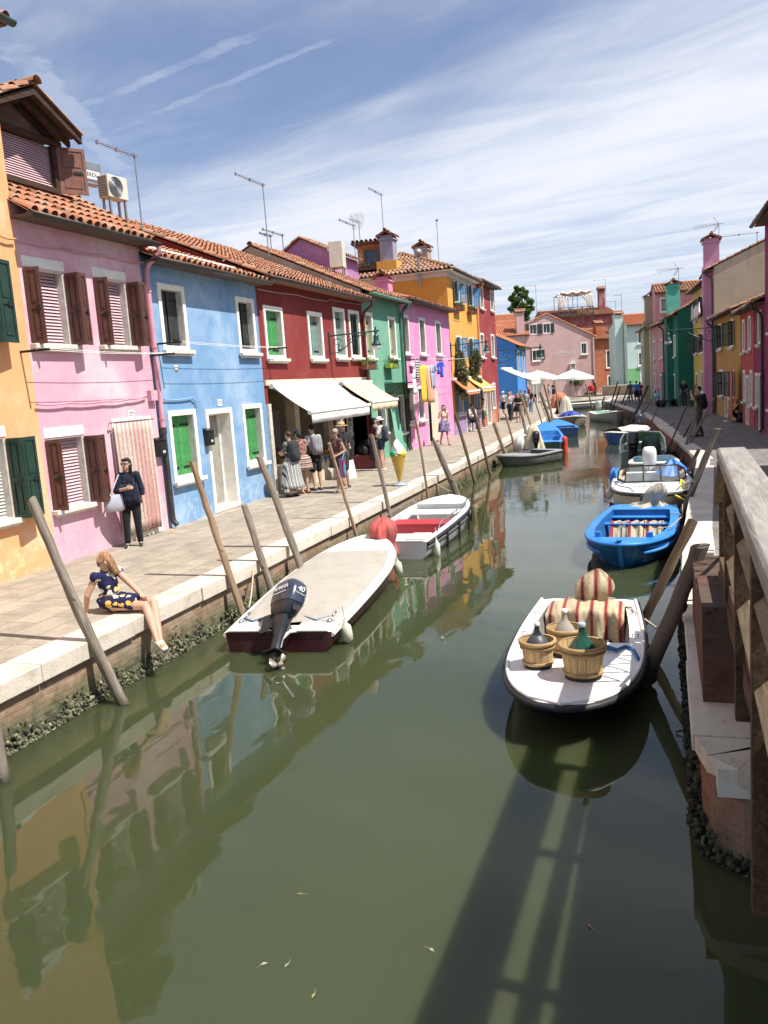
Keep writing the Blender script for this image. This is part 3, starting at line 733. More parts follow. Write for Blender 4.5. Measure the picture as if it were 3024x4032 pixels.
yellow_house = house('three storey ochre yellow house with bright blue shutters and a lilac base', (LX, 38.9), LY, 6.4, 6.2, 7.85, C['yellow'], [
    W(1.35, 2.45, 6.3, 7.42, 'louver', sm=P['blue']), W(4.5, 5.6, 6.34, 7.5, 'louver', sm=P['blue']),
    W(1.2, 2.25, 3.62, 4.78, 'louver', sm=P['blue']), W(4.05, 5.1, 3.7, 4.8, 'louver', sm=P['blue']),
    W(.75, 2.0, .95, 2.2, 'louver', sm=P['blue'], ang=172), W(2.5, 3.55, 0, 2.15, 'door', sm=P['grey'], fw=.06), W(4.2, 5.4, .95, 2.2, 'louver', sm=P['blue'], ang=172)],
    plinth=(.92, C['lilac']), pipe=6.3, pipem=mat('ochre pipe', (.66, .33, .14), .5), tint_seed=8, tile='tile_old', pitch=.42, hip=True,
    soff=M['trim'])
red2_house = house('tall brick red house with grey shutters beyond the yellow one', (LX, 45.3), LY, 5.25, 8.5, 7.95, C['red2'], [
    W(1.0, 1.95, 6.45, 7.7, 'closed', sm=P['grey']), W(3.9, 4.85, 6.5, 7.74, 'closed', sm=P['grey']),
    W(.5, 1.48, 3.76, 5.13, 'closed', sm=P['grey']), W(3.5, 4.5, 3.8, 5.18, 'closed', sm=P['grey']),
    W(.1, 1.05, .85, 2.34, 'closed', sm=P['grey'], sill=False), W(1.4, 2.6, 0., 2.3, 'glassdoor', pane=mat('pale glass', (.22, .25, .24), .1)), W(3.1, 4.15, .8, 2.35, 'closed', sm=P['grey'], sill=False)],
    plinth=(.78, C['rust']), tint_seed=9, tile='tile_old', pitch=.36)
# white cornice of the yellow house
mb = MB(); mb.box(-.012, 6.4, -.015, -.001, 7.45, 7.85); mb.box(-.015, -.001, 0., 6.1, 7.45, 7.85); mb.build('cornice', plaster('white cornice', (.66, .63, .58), None, .4, None, 13.), yellow_house)

# ---- far bank on the right
def rhouse(label, A, B, D, H, wallm, wins=(), **kw):
    A, B = Vector(A), Vector(B); d = A - B
    return house(label, (B.x, B.y), math.atan2(d.y, d.x), d.length, D, H, wallm, wins, **kw)
def chimney(h, x, y, z0, z1, w_, m_, style='cap', d_=None, tint=3):
    d_ = d_ or w_; mb = MB(); zc = z1 - .42
    mb.box(x - w_ / 2, x + w_ / 2, y - d_ / 2, y + d_ / 2, z0, zc)
    mb.box(x - w_ / 2 - .07, x + w_ / 2 + .07, y - d_ / 2 - .07, y + d_ / 2 + .07, zc, zc + .07)
    mb.box(x - w_ / 2, x - w_ / 2 + .08, y - d_ / 2, y + d_ / 2, zc + .07, zc + .22); mb.box(x + w_ / 2 - .08, x + w_ / 2, y - d_ / 2, y + d_ / 2, zc + .07, zc + .22)
    mb.box(x - w_ / 2 + .1, x + w_ / 2 - .1, y - d_ / 2 + .1, y + d_ / 2 - .1, zc + .07, zc + .2, 1)
    c = mb.build('chimney', [m_, M['dark']], h)
    t = MB(); rr = random.Random(tint); hw, hd = w_ / 2 + .14, d_ / 2 + .14; k_ = .45
    for sg in (-1, 1):
        c_ = 1 / math.hypot(1, k_); V = Vector((0, -sg * c_, k_ * c_)); U = Vector((sg, 0, 0)); N = U.cross(V)
        tiles(t, (x - sg * hw, y + sg * hd, zc + .23), U, V, N, 2 * hw, hd / c_, rr, .19, .3)
    ridge(t, (x - hw, y, zc + .25 + hd * k_), (x + hw, y, zc + .25 + hd * k_), rr, .08)
    t.add([(x - hw + .06, y - hd, zc + .221), (x + hw - .06, y - hd, zc + .221), (x + hw - .06, y + hd, zc + .221), (x - hw + .06, y + hd, zc + .221)], [(3, 2, 1, 0)])
    t.build('cap_tiles', M['tile'], c)
    return c
C['magenta'] = plaster('magenta render', (.24, .025, .085), (.30, .07, .13), .5, None, 21., .25)
C['brickred'] = plaster('coral red render', (.42, .075, .055), (.50, .17, .13), .5, None, 22.)
C['ochre'] = plaster('ochre render', (.43, .25, .06), (.5, .34, .14), .6, None, 23.)
C['mauve'] = plaster('mauve pink render', (.55, .27, .40), (.64, .42, .50), .5, (.55, .12, .30), 24.)
C['beige'] = plaster('beige render', (.44, .37, .27), (.5, .44, .34), .6, None, 25.)
C['gold'] = plaster('golden yellow render', (.55, .38, .08), None, .5, None, 26.)
C['bottle'] = plaster('bottle green render', (.018, .15, .10), (.06, .22, .16), .5, None, 27.)
C['rose'] = plaster('rose render', (.55, .25, .25), None, .5, None, 28.)
C['lime'] = plaster('lime green render', (.47, .50, .24), None, .5, None, 29.)
C['mint'] = plaster('mint render', (.50, .62, .56), (.62, .70, .66), .6, (.16, .42, .17), 30.)
C['leaf'] = plaster('leaf green base', (.17, .42, .17), (.25, .5, .25), .6, None, 31.)
C['dusty'] = plaster('dusty rose render', (.56, .36, .34), (.62, .45, .42), .7, None, 32., .5)
C['wine'] = plaster('wine red render', (.26, .08, .085), None, .5, None, 33.)
C['burnt'] = plaster('burnt orange render', (.34, .11, .05), (.4, .2, .12), .6, None, 34.)
C['cobalt'] = plaster('cobalt blue render', (.055, .22, .56), (.12, .3, .6), .5, None, 35.)
rhouse('low house on the right bank behind the railing, nearest of its row', (3.3, 14), (3.3, 21.6), 8, 3.9, C['beige'], roof=True, tint_seed=21)
rhouse('tall magenta house, highest wall at the right edge', (3.42, 26.2), (3.32, 31.6), 8, 7.15, C['magenta'], [W(1.2, 2.1, 3.4, 4.8, 'closed', sm=P['navy']), W(1.1, 2.0, .9, 2.2, 'closed', sm=P['navy'])], tint_seed=22, pitch=.4)
rhouse('low magenta house wedged against the tall magenta one', (3.32, 31.65), (3.30, 34.9), 8, 4.62, C['magenta'], [
    W(1.3, 2.25, 3.1, 4.3, 'pane', sashm=M['white']), W(.4, 1.2, .8, 2.1, 'pane'), W(1.6, 2.5, 0, 2.1, 'door', sm=P['dkgreen'])], tint_seed=23, tile='tile_old', pipe=3.1)
rhouse('coral red house with slim white window frames and a white door', (3.28, 34.95), (3.15, 38.5), 8, 4.62, C['brickred'], [
    W(.35, 1.1, 2.9, 4.25, 'pane', pane=mat('grey curtain glass', (.30, .30, .32), .2)), W(2.1, 2.85, 2.95, 4.3, 'pane', pane=MATS['grey curtain glass']),
    W(.5, 1.15, .9, 2.2, 'pane', pane=MATS['grey curtain glass']), W(1.4, 2.2, 0, 2.0, 'glassdoor', pane=MATS['grey curtain glass']), W(2.6, 3.25, .8, 2.2, 'pane', pane=MATS['grey curtain glass'])], tint_seed=24, tile='tile_old')
rhouse('ochre house with dark green shutters on the shaded bank', (3.12, 38.55), (2.55, 46.), 8, 4.85, C['ochre'], [
    W(1.0, 2.1, 3.2, 4.45, 'louver', sm=P['dkgreen']), W(4.6, 5.7, 3.2, 4.45, 'louver', sm=P['dkgreen']),
    W(1.3, 2.4, .95, 2.25, 'louver', sm=P['dkgreen']), W(4.7, 5.7, .95, 2.25, 'louver', sm=P['dkgreen']), W(3.0, 3.9, 0, 2.1, 'door', sm=P['brown'])], tint_seed=25, tile='tile_old', pipe=.15)
mauve = rhouse('tall mauve house with a beige end wall and a tall chimney', (2.5, 46.05), (2.42, 50.), 9, 7.35, C['mauve'], [
    W(.5, 1.4, 5.3, 6.6, 'louver', sm=P['navy']), W(.5, 1.4, 3.2, 4.4, 'louver', sm=P['navy']), W(.6, 1.5, 0., 2.1, 'door', sm=P['brown'])], sidem=C['beige'], tint_seed=26, tile='tile_old', pitch=.42, pipe=3.9)
mb = MB(); mb.box(2.0, 3.1, -.45, -.001, -.1, 7.5); c = mb.build('chimney_breast', C['mauve'], mauve)
chimney(mauve, 2.5, -.02, 7.4, 9.1, .72, C['mauve'])
rhouse('golden yellow house set back between the mauve and bottle green ones', (2.42, 50.05), (1.85, 57.), 8, 7.1, C['gold'], [
    W(.8, 1.9, 5.2, 6.5, 'louver', sm=P['black']), W(3.6, 4.7, 5.2, 6.5, 'louver', sm=P['black']), W(.8, 1.9, 3.2, 4.4, 'louver', sm=P['black']), W(3.6, 4.7, 3.2, 4.4, 'louver', sm=P['black']),
    W(1.0, 2.1, 0, 2.1, 'door', sm=P['dkgreen']), W(3.8, 4.8, .9, 2.2, 'closed', sm=P['dkgreen'])], tint_seed=27, tile='tile_old')
bottle = rhouse('bottle green house jutting out with a turquoise chimney', (.92, 57.1), (.25, 62.), 5, 5.95, C['bottle'], [
    W(1.2, 2.0, 3.2, 4.6, 'pane', pane=MATS['grey curtain glass']), W(3.3, 4.1, 3.2, 4.6, 'pane', pane=MATS['grey curtain glass']), W(.5, 1.5, .9, 2.2, 'closed', sm=P['navy']), W(2.6, 3.6, 0, 2.1, 'door', sm=P['navy'])], tint_seed=28, pitch=.5)
mb = MB(); mb.box(2.1, 3.0, -.4, -.001, -.1, 6.0); mb.build('chimney_breast', C['bottle'], bottle)
chimney(bottle, 2.55, .1, 6.0, 8.15, .8, plaster('turquoise render', (.10, .45, .35), None, .4, None, 36.))
rose = rhouse('small rose house with grey shutters beyond the green one', (.2, 62.1), (-.8, 67.8), 6, 5.7, C['rose'], [
    W(.7, 1.6, 3.2, 4.6, 'closed', sm=P['grey']), W(3.6, 4.5, 3.2, 4.6, 'closed', sm=P['grey']), W(.8, 1.6, .9, 2.2, 'closed', sm=P['grey']), W(3.4, 4.3, 0, 2.1, 'door', sm=P['dkgreen'])], tint_seed=29, tile='tile_old', pipe=5.4)
house('pink attic storey rising behind the bottle green roof', (-.45, 66.5), R(6), 3.4, 4, 8.1, C['rose'], [W(.3, .9, 6.6, 7.7, 'closed', sm=P['grey'])], tint_seed=30, gutter=False)
lime = rhouse('narrow lime green house with a flared white chimney', (-.85, 67.9), (-1.75, 74.5), 6, 5.75, C['lime'], [
    W(.8, 1.8, 3.2, 4.6, 'closed', sm=P['black']), W(3.6, 4.6, 3.2, 4.6, 'closed', sm=P['black']), W(1.0, 1.9, 0., 2.1, 'glassdoor'), W(3.4, 4.2, .8, 2.2, 'closed', sm=P['grey'])], tint_seed=31)
chimney(lime, 5.2, .15, 5.6, 8.3, .75, C['beige'])
mb = MB(); mb.box(4.8, 5.6, -.4, -.001, -.1, 6.2); mb.build('chimney_breast', C['beige'], lime)
mint = house('mint and leaf green house at the canal bend', (-3.55, 93.), R(18.6), 7, 7, 7.3, C['mint'], [
    W(1.1, 2.3, 5.2, 6.8, 'pane'), W(1.1, 2.3, 2.9, 4.4, 'pane', bars=1), W(4.2, 5.4, 5.2, 6.8, 'pane'), W(1.3, 2.4, 0, 2.1, 'glassdoor', pane=M['dark'])], tint_seed=32, tile='tile_red', plinth=(2.7, C['leaf']))
chimney(mint, -.5, 1.6, -.1, 8.8, .85, C['mint'])

# ---- the head of the canal
blue2 = house('cobalt blue house end-on behind the red one', (-11.85, 72.), R(90), 5.2, 8, 5.35, C['cobalt'], [W(.5, 1.5, 2.9, 4.9, 'pane', pane=M['dark']), W(3., 4.1, 2.9, 4.9, 'pane', pane=M['dark'])], tint_seed=41, pitch=.5, tile='tile_red')
C['dusty_side'] = C['dusty']
def gable_house(label, o, yaw, prof, D, wallm, wins, tile='tile_red', ts=1, name='house'):
    """street front is the gable: prof = [(x, z)...] along the top, left to right"""
    h = thing('house', label, 'house', (o[0], o[1], 0), yaw); rr = random.Random(ts); mb = MB(); L = prof[-1][0]
    zmin = min(p[1] for p in prof)
    hs = [(w_['x0'] + .02, w_['x1'] - .02, w_['z0'] + (.02 if w_['z0'] > .1 else -.1), w_['z1'] - .02) for w_ in wins]
    zt = min(zmin, 99); low = [q for q in hs if q[3] < zt]; high = [q for q in hs if q[3] >= zt]
    holed(mb, 0, L, -.1, zt, low)
    xs = sorted({0, L, *[p[0] for p in prof], *[v for q in high for v in q[:2]]})
    def zat(x_):
        for (a, za), (b, zb) in zip(prof, prof[1:]):
            if a <= x_ <= b: return za + (zb - za) * (x_ - a) / (b - a)
    for a, b in zip(xs, xs[1:]):
        q = [q for q in high if q[0] < (a + b) / 2 < q[1]]
        if q:
            if q[0][2] > zt: mb.quad((a, 0, zt), (b, 0, zt), (b, 0, q[0][2]), (a, 0, q[0][2]))
            mb.quad((a, 0, q[0][3]), (b, 0, q[0][3]), (b, 0, zat(b)), (a, 0, zat(a)))
        else: mb.quad((a, 0, zt), (b, 0, zt), (b, 0, zat(b)), (a, 0, zat(a)))
    for x_, z_ in (prof[0], prof[-1]): mb.quad((x_, 0, -.1), (x_, D, -.1), (x_, D, z_), (x_, 0, z_))
    mb.build('wall', wallm, h)
    rb = MB()
    for (a, za), (b, zb) in zip(prof, prof[1:]):
        up = zb > za; lo, hi = ((a, za), (b, zb)) if up else ((b, zb), (a, za))
        V = Vector((hi[0] - lo[0], 0, hi[1] - lo[1])); Lr = V.length; V.normalize(); U = Vector((0, -1 if up else 1, 0)); N = U.cross(V)
        P0 = Vector((lo[0], D if up else -.15, lo[1] + .04)) - V * .25
        tiles(rb, P0, U, V, N, D + .15, Lr + .25, rr, .24, .45)
        n_ = 'x'
    rb.build('roof', M[tile], h)
    for w_ in wins: window(h, **w_)
    return h
rest = gable_house('dusty rose restaurant house closing the view, with painted lettering and a shrine', (-15.6, 100.), TH, [(0, 8.6), (2.9, 9.75), (8.4, 6.85)], 8, C['dusty'], [
    W(.75, 1.75, 7.45, 8.75, 'louver', sm=P['black'], leafkind='plank', ang=176, sill=False), W(2.35, 3.35, 7.45, 8.75, 'louver', sm=P['black'], leafkind='plank', ang=176, sill=False),
    W(.95, 2.05, 4.35, 5.75, 'louver', sm=P['black'], leafkind='plank', ang=176), W(6.75, 7.6, 4.75, 6.2, 'pane', fw=.14)], ts=42)
chimney(rest, -.35, -.25, 6.6, 10.4, .9, C['dusty'])
mb = MB(); mb.box(8.2, 8.34, -.12, -.02, 0, 6.7); mb.build('drainpipe', C['dusty'], rest)
wm = mat('faded white lettering', (.80, .70, .67), .9)
for txt, sz, xx, zz_ in (('RIVAROSA', .46, 4.9, 5.15), ('RISTORANTE', .24, 4.95, 4.75)):
    lettering(txt, sz, wm, rest, Matrix.Translation((xx, -.012, zz_)) @ Matrix.Rotation(R(90), 4, 'X'), space=1.25)
sh = MB(); x0 = 5.75
for xx in (x0 - .3, x0 + .22): sh.box(xx, xx + .08, -.2, -.01, 2.75, 3.75)
sh.box(x0 - .36, x0 + .36, -.24, -.01, 2.65, 2.74)
sh.add([(x0 - .42, -.26, 3.76), (x0 + .42, -.26, 3.76), (x0, -.26, 4.2), (x0 - .42, -.01, 3.76), (x0 + .42, -.01, 3.76), (x0, -.01, 4.2)], [(0, 1, 2), (0, 2, 5, 3), (1, 4, 5, 2), (0, 3, 4, 1)])
sh.ell((x0, -.1, 3.0), (.09, .07, .26), 8, 6); sh.ell((x0, -.1, 3.34), (.06, .06, .08), 8, 6)
tag(sh.build('wall_shrine', M['trim'], None, loc=rest.location, rz=TH), 'small white wall shrine with a statue on the dusty rose restaurant', 'shrine')
house('low tiled house between the cobalt blue one and the tree', (-19.5, 98.), TH, 5, 7, 7.6, C['dusty'], [], tint_seed=43, tile='tile_red', pitch=.5, gutter=False)
house('tiled house with a higher roof at the foot of the tree', (-23.4, 108.), TH, 6, 6, 9.7, C['beige'], [], tint_seed=44, tile='tile_red', pitch=.4, gutter=False)
wine = house('wine red house carrying a roof terrace', (-14.2, 110.), TH, 9.2, 9, 9.9, C['wine'], [W(6.8, 7.6, 4.3, 5.8, 'pane')], tint_seed=45, pitch=.25, gutter=False)
chimney(wine, 8.2, 3.4, 9.5, 13.6, .8, C['wine'])
burnt = house('burnt orange house in the shadow behind the restaurant', (-8.6, 107.), R(30), 6, 8, 6.7, C['burnt'], [
    W(2.2, 3.2, 3.0, 5.2, 'closed', sm=P['black']), W(4.5, 5.4, 3.2, 5.0, 'closed', sm=P['black']), W(2.3, 3.2, 0, 2.1, 'door', sm=P['black'])], tint_seed=46)
chimney(burnt, 1.6, .8, 6.2, 8.8, .9, C['burnt']); chimney(burnt, 4.6, 1.2, 6.4, 9.3, .8, C['burnt'])
# roof terrace (altana)
t = thing('roof_terrace', 'weathered timber roof terrace with white curtains and canopy above the wine red house', 'roof terrace', (-12.6, 110.4, 0), TH)
mb = MB(); aw = wood('altana timber', (.16, .14, .12), axis='x')
mb.box(0, 4.5, -.2, 2.6, 9.72, 9.85)
for x_ in (0, 1.5, 3., 4.4):
    mb.box(x_, x_ + .1, -.2, -.1, 9.0, 11.0); 
for z_ in (10.1, 10.55, 10.95): mb.box(0, 4.5, -.23, -.2, z_, z_ + .07)
for i in range(3):
    for a, b in (((.1 + 1.5 * i, 9.9), (1.5 + 1.5 * i, 10.9)), ((.1 + 1.5 * i, 10.9), (1.5 + 1.5 * i, 9.9))): mb.tube([(a[0], -.17, a[1]), (b[0], -.17, b[1])], .03, 5)
mb.build('deck_and_railing', aw, t)
mb = MB()
for x_ in (.05, 1.3, 2.5, 4.4): 
    for y_ in (-.1, 2.4): mb.tube([(x_, y_, 9.8), (x_, y_, 12.7)], .045, 6)
for a in (((0, -.1, 12.55), (4.5, -.1, 12.55)), ((0, 2.4, 12.6), (4.5, 2.4, 12.6)), ((.05, -.1, 12.6), (.05, 2.4, 12.6)), ((4.4, -.1, 12.6), (4.4, 2.4, 12.6))): mb.tube(a, .045, 6)
mb.build('frame', M['grey_metal'], t)
cm = mat('white curtain', (.74, .72, .66), .9, .1)
for xa, xb, top_ in ((-.1, 1.2, 12.5), (3.2, 4.5, 12.5)):
    mb = MB(); secs = []
    for i in range(9):
        f = i / 8; cx = (xa if xa < 1 else xb) + (.25 if xa < 1 else -.25) * f * 1.0; wd = (1.25 * (1 - f) ** 1.3 + .3)
        secs.append([(cx + (wd * j / 12 if xa < 1 else -wd * j / 12), -.16 - .06 * math.sin(j * 2.1), top_ - f * 1.7 + .1 * math.sin(j * .5)) for j in range(13)])
    mb.loft(secs, False, False); mb.build('curtain', cm, t, mods=[('SOLIDIFY', dict(thickness=.02))])
mb = MB(); secs = []
for i in range(10):
    secs.append([(.4 + 3.9 * j / 16, -.3 + 2.8 * i / 9, 12.82 + .12 * math.sin(j * 1.3 + i) + .09 * math.sin(i * 1.9) + .1 * j / 16) for j in range(17)])
mb.loft(secs, False, False); mb.build('canopy', cm, t, mods=[('SOLIDIFY', dict(thickness=.12))])

# low brick wall with a white coping along the side canal
q = thing('boundary_wall', 'low pale brick wall with a white coping at the canal bend', 'wall', (-6.3, 94., 0), math.atan2(-3.6, 5.))
brick('pale brick', (.48, .32, .20), (.56, .40, .26), (.5, .44, .34), ax='x')
mb = MB(); mb.box(0, 8, 0, .3, -.1, .95); mb.build('brickwork', MATS['pale brick'], q)
mb = MB(); mb.box(-.05, 8.05, -.06, .36, .951, 1.1); mb.build('coping', M['stone'], q, bevel=.02)

# ---- bridge landing on the right: brick abutment, deck, timber railing
q = thing('bridge_landing', 'raised timber and brick bridge landing on the near right quay', 'bridge', (.5, 5.4, 0))
brick('dark brick', (.13, .055, .038), (.17, .075, .05), (.10, .07, .055), ax='y')
mb = MB(); mb.box(-.26, 3.2, .95, 1.95, -.05, .74); mb.box(-.26, .10, 1.951, 3.3, -.05, .62); mb.build('brick_base', MATS['dark brick'], q)
mb = MB(); mb.box(-.22, 3.2, -.12, 1.0, -.2, -.012); mb.build('landing_slab', M['stone'], q)
mb = MB(); dw = wood('brown timber', (.13, .078, .045), axis='y')
mb.box(-.08, 3.2, -3.6, 1.95, .78, .9); mb.box(-.09, -.02, -3.6, 1.95, .62, .779)
mb.build('deck', dw, q)
mb = MB()
for i in range(4): mb.box(.12, 3.2, 1.96 + i * .45, 1.96 + (i + 1) * .45 - .002, -.05, .72 - i * .18)
mb.build('step', M['stone'], q, bevel=.01)
mb = MB(); mb.box(.27, .46, 8.72, 9.1, -.005, .66); tag(mb.build('stone_block', M['stone'], None, bevel=.015), 'squared pale stone block at the foot of the bridge steps', 'stone block')
rl = thing('bridge_railing', 'heavy weathered timber railing with a broad flat handrail in the near right corner', 'railing', (.37, 5.1, 0), R(-1.3))
wr = wood('silvered handrail timber', (.36, .335, .30), (.20, .18, .155), axis='y', rough=.85)
mb = MB(); secs = []
for y_ in (-4.4, -3, -1.5, 0, 1, 2.26, 2.3):
    sh_ = .012 if y_ > 2.28 else 0
    secs.append([(-.015 + sh_, y_, 1.73), (-.015 + sh_, y_, 1.80 - sh_), (.005 + sh_, y_, 1.82 - sh_), (.195 - sh_, y_, 1.82 - sh_), (.215 - sh_, y_, 1.80 - sh_), (.215 - sh_, y_, 1.73)])
mb.loft(secs, True, True, smooth=False); mb.build('handrail', wr, rl, bevel=.006)
for y_, zb in ((-3.9, .2), (-2.6, .2), (-1.3, .02), (0., .4), (1.3, .42)):
    mb = MB(); mb.box(.0, .15, y_ - .045, y_ + .045, zb, 1.73); mb.build('post', dw, rl, bevel=.006)
lit = wood('sunlit timber', (.30, .235, .15), (.16, .115, .07), axis='y')  # sunlight on the cross rails painted in as a lighter timber colour
for zc in (1.47, 1.08):
    for y0, y1 in ((-3.855, -2.645), (-2.555, -1.345), (-1.255, -.045), (.045, 1.255)):
        r_ = .068; mb = MB()
        mb.loft([[(.075 - r_, y_, zc), (.075, y_, zc - r_), (.075 + r_, y_, zc), (.075, y_, zc + r_)] for y_ in (y0, y1)], True, True, smooth=False)
        mb.build('cross_rail', lit, rl, bevel=.006)
mb = MB(); mb.loft([[(.0, y_, z_), (.16, y_, z_), (.16, y_, z_ + .10), (.0, y_, z_ + .10)] for y_, z_ in ((2.3, 1.68), (3.7, 1.12))], True, True, smooth=False)
for i in range(5):
    y_ = 2.2 + i * .28; z_ = 1.66 - i * .105
    mb.tube([(.08, y_, z_), (.08, y_ + .14, z_ - .5)], .016, 6); mb.tube([(.08, y_ + .14, z_ - .5), (.08, y_ + .28, z_ - .105)], .016, 6)
mb.tube([(.08, 2.2, 1.14), (.08, 3.7, .60)], .022, 6); mb.tube([(.08, 3.66, 1.14), (.08, 3.66, .0)], .035, 8)
mb.build('stair_handrail', dw, rl)

# ================================================================== MOORING POLES
pw1 = wood('weathered grey pole', (.30, .255, .205), (.12, .095, .07), wet=WATER + .12)
pw2 = wood('tan pole', (.40, .29, .185), (.20, .13, .08), wet=WATER + .12)
pw3 = wood('brown pole', (.17, .105, .07), (.07, .045, .03), wet=WATER + .12)
pw4 = wood('dark pole', (.15, .125, .10), (.055, .045, .035), wet=WATER + .3)
def kx(bank, y):
    for (x0, y0), (x1, y1) in zip(bank, bank[1:]):
        if y0 <= y <= y1: return x0 + (x1 - x0) * (y - y0) / (y1 - y0)
    return bank[1][0]
def pole(label, top, base, r0, r1, m_, group=None, dy=0., blunt=True, fixl=False):
    b = G(*base, WATER)
    for _ in range(5):
        if b.x < -3 and (b.x < kx(BANK_L, b.y) + r0 + .05 or fixl): b = PX(*base, kx(BANK_L, b.y) + r0 + .06); fixl = True
        elif b.x >= -3 and b.x > kx(BANK_R, b.y) - r0 - .05: b.x = kx(BANK_R, b.y) - r0 - .06
    if dy and fixl: dy = 0.
    t_ = PY(*top, b.y + dy); rr = random.Random(int(top[0] * 7 + top[1]))
    for _ in range(30):
        k0 = kx(BANK_L if b.x < -3 else BANK_R, b.y); x0 = b.x + (t_.x - b.x) * (0. - b.z) / (t_.z - b.z)
        if b.x < -3 and x0 < k0 + r0 + .04: b = PX(*base, b.x + .04); t_ = PY(*top, b.y + dy)
        elif b.x >= -3 and x0 > k0 - r0 - .05 and top[0] < 2700: b.x -= .03
        else: break
    d = t_ - b; o = b - d * ((b.z - WATER + .5) / max(d.z, .3)); d = t_ - o; L = d.length; mb = MB(); n_ = max(10, int(L / .16)); ph = [rr.uniform(0, 6.3) for _ in range(4)]; pts = []; rad = []
    bend = Vector((rr.uniform(-1, 1), rr.uniform(-1, 1), 0)) * .012 * L
    for i in range(n_ + 1):
        f = i / n_
        pts.append((0 + bend.x * math.sin(PI * f) + rr.uniform(-.5, .5) * r0 * .16, bend.y * math.sin(PI * f) + rr.uniform(-.5, .5) * r0 * .16, L * f)); rad.append((r0 + (r1 - r0) * f) * rr.uniform(.93, 1.07))
    if not blunt: rad[-1] = r1 * .25; rad[-2] = r1 * .8
    secs = []
    for i, (p, r_) in enumerate(zip(pts, rad)):      # fluted, slightly split timber
        secs.append([(p[0] + math.cos(a) * r_ * q, p[1] + math.sin(a) * r_ * q, p[2] + (r_ * .5 * math.cos(a + ph[3]) if i == n_ and blunt else 0)) for a, q in
                     [(2 * PI * k_ / 16, 1 + .07 * math.sin(3 * 2 * PI * k_ / 16 + ph[0] + i * .13) + .06 * math.sin(5 * 2 * PI * k_ / 16 + ph[1] - i * .09) - (.16 if k_ == int(ph[2] * 2.5) % 16 else 0) + rr.uniform(-.03, .03)) for k_ in range(16)]])
    mb.loft(secs, True, True)
    for _ in range(2):
        f = rr.uniform(.35, .8); a = rr.uniform(0, 6.3); i = int(f * n_)
        mb.ell((pts[i][0] + math.cos(a) * rad[i] * .8, pts[i][1] + math.sin(a) * rad[i] * .8, pts[i][2]), (r0 * .35, r0 * .35, r0 * .7), 8, 5)
    ob = mb.build('mooring_pole', m_)
    ob.matrix_world = Matrix.Translation(o) @ d.to_track_quat('Z', 'Y').to_matrix().to_4x4()
    return tag(ob, label, 'mooring pole', group)
def D_(x, y): return (x * 1.8228, y * 1.8228)
LP = 'mooring poles along the sunny quay'; RP = 'mooring poles along the shaded quay'
pole('stub of grey pole cut by the left edge at the water', (-60, 2700), (8, 3075), .06, .05, pw1, LP)
pole('thick grey pole leaning in front of the orange house beside the seated woman', D_(68, 1080), (492, 2770), .062, .052, pw1, LP)
pole('tall tan pole leaning across the blue house doorway', D_(415, 998), D_(521, 1314), .055, .042, pw2, LP)
pole('short grey split pole between the tan pole and the boat cover', D_(527, 1090), D_(584, 1262), .055, .048, pw1, LP)
pole('dark knotty pole crossing the right end of the blue house', D_(560, 985), D_(645, 1216), .068, .055, pw1, LP)
pole('thin pole in front of the woman with the bright striped bag', D_(711, 957), D_(770, 1156), .036, .030, pw2, LP)
pole('grey pole beside the ice cream cone sign', D_(802, 938), D_(842, 1120), .05, .042, pw1, LP)
pole('slim pole in front of the bubblegum pink house', D_(897, 900), D_(923, 1076), .035, .028, pw2, LP)
pole('thick pale pole with a pointed head past the ice cream cone', D_(935, 945), D_(992, 1080), .10, .075, pw1, LP, 0, False)
pole('reddish brown pole before the lilac base of the yellow house', D_(983, 893), D_(1026, 1044), .055, .045, pw3, LP)
pole('reddish brown pole in front of the seated man', D_(1022, 882), D_(1059, 1028), .055, .045, pw3, LP)
pole('pale thick pole at the stern of the grey dinghy', (1945, 1664), (1996, 1800), .085, .07, pw2, LP)
pole('slim pole standing behind the grey dinghy', (1990, 1628), (2028, 1775), .05, .042, pw2, LP)
pole('pole crossing the woman in the black dress', (2046, 1598), (2083, 1750), .075, .06, pw1, LP)
pole('pole crossing the man in the pale grey shirt', (2053, 1562), (2104, 1722), .06, .05, pw2, LP)
pole('tapering pole by the blue bag in the crowd', (2101, 1560), (2142, 1698), .05, .035, pw2, LP)
pole('thin stick standing at the white kerb behind the blue boats', (2128, 1582), (2164, 1680), .035, .03, pw2, LP)
pole('stout doubled pole at the end of the straight kerb', (2126, 1542), (2172, 1680), .11, .09, pw1, LP)
pole('tall pale pole by the small navy boat', (2142, 1512), (2166, 1618), .075, .06, pw2, LP)
pole('bent pole behind the motor of the small navy boat', (2149, 1497), (2174, 1597), .06, .05, pw2, LP)
pole('slim pole before the restaurant chairs', (2182, 1497), (2195, 1590), .06, .05, pw2, LP)
pole('upright pole before the potted tree', (2262, 1522), (2266, 1588), .06, .05, pw2, LP)
pole('pole standing by the red pram', (2305, 1510), (2323, 1578), .07, .055, pw1, LP)
def O_(x, y): return (2300 + x / 4.147, 1500 + y / 4.147)
def J_(x, y): return (2400 + x / 2.659, 1300 + y / 2.659)
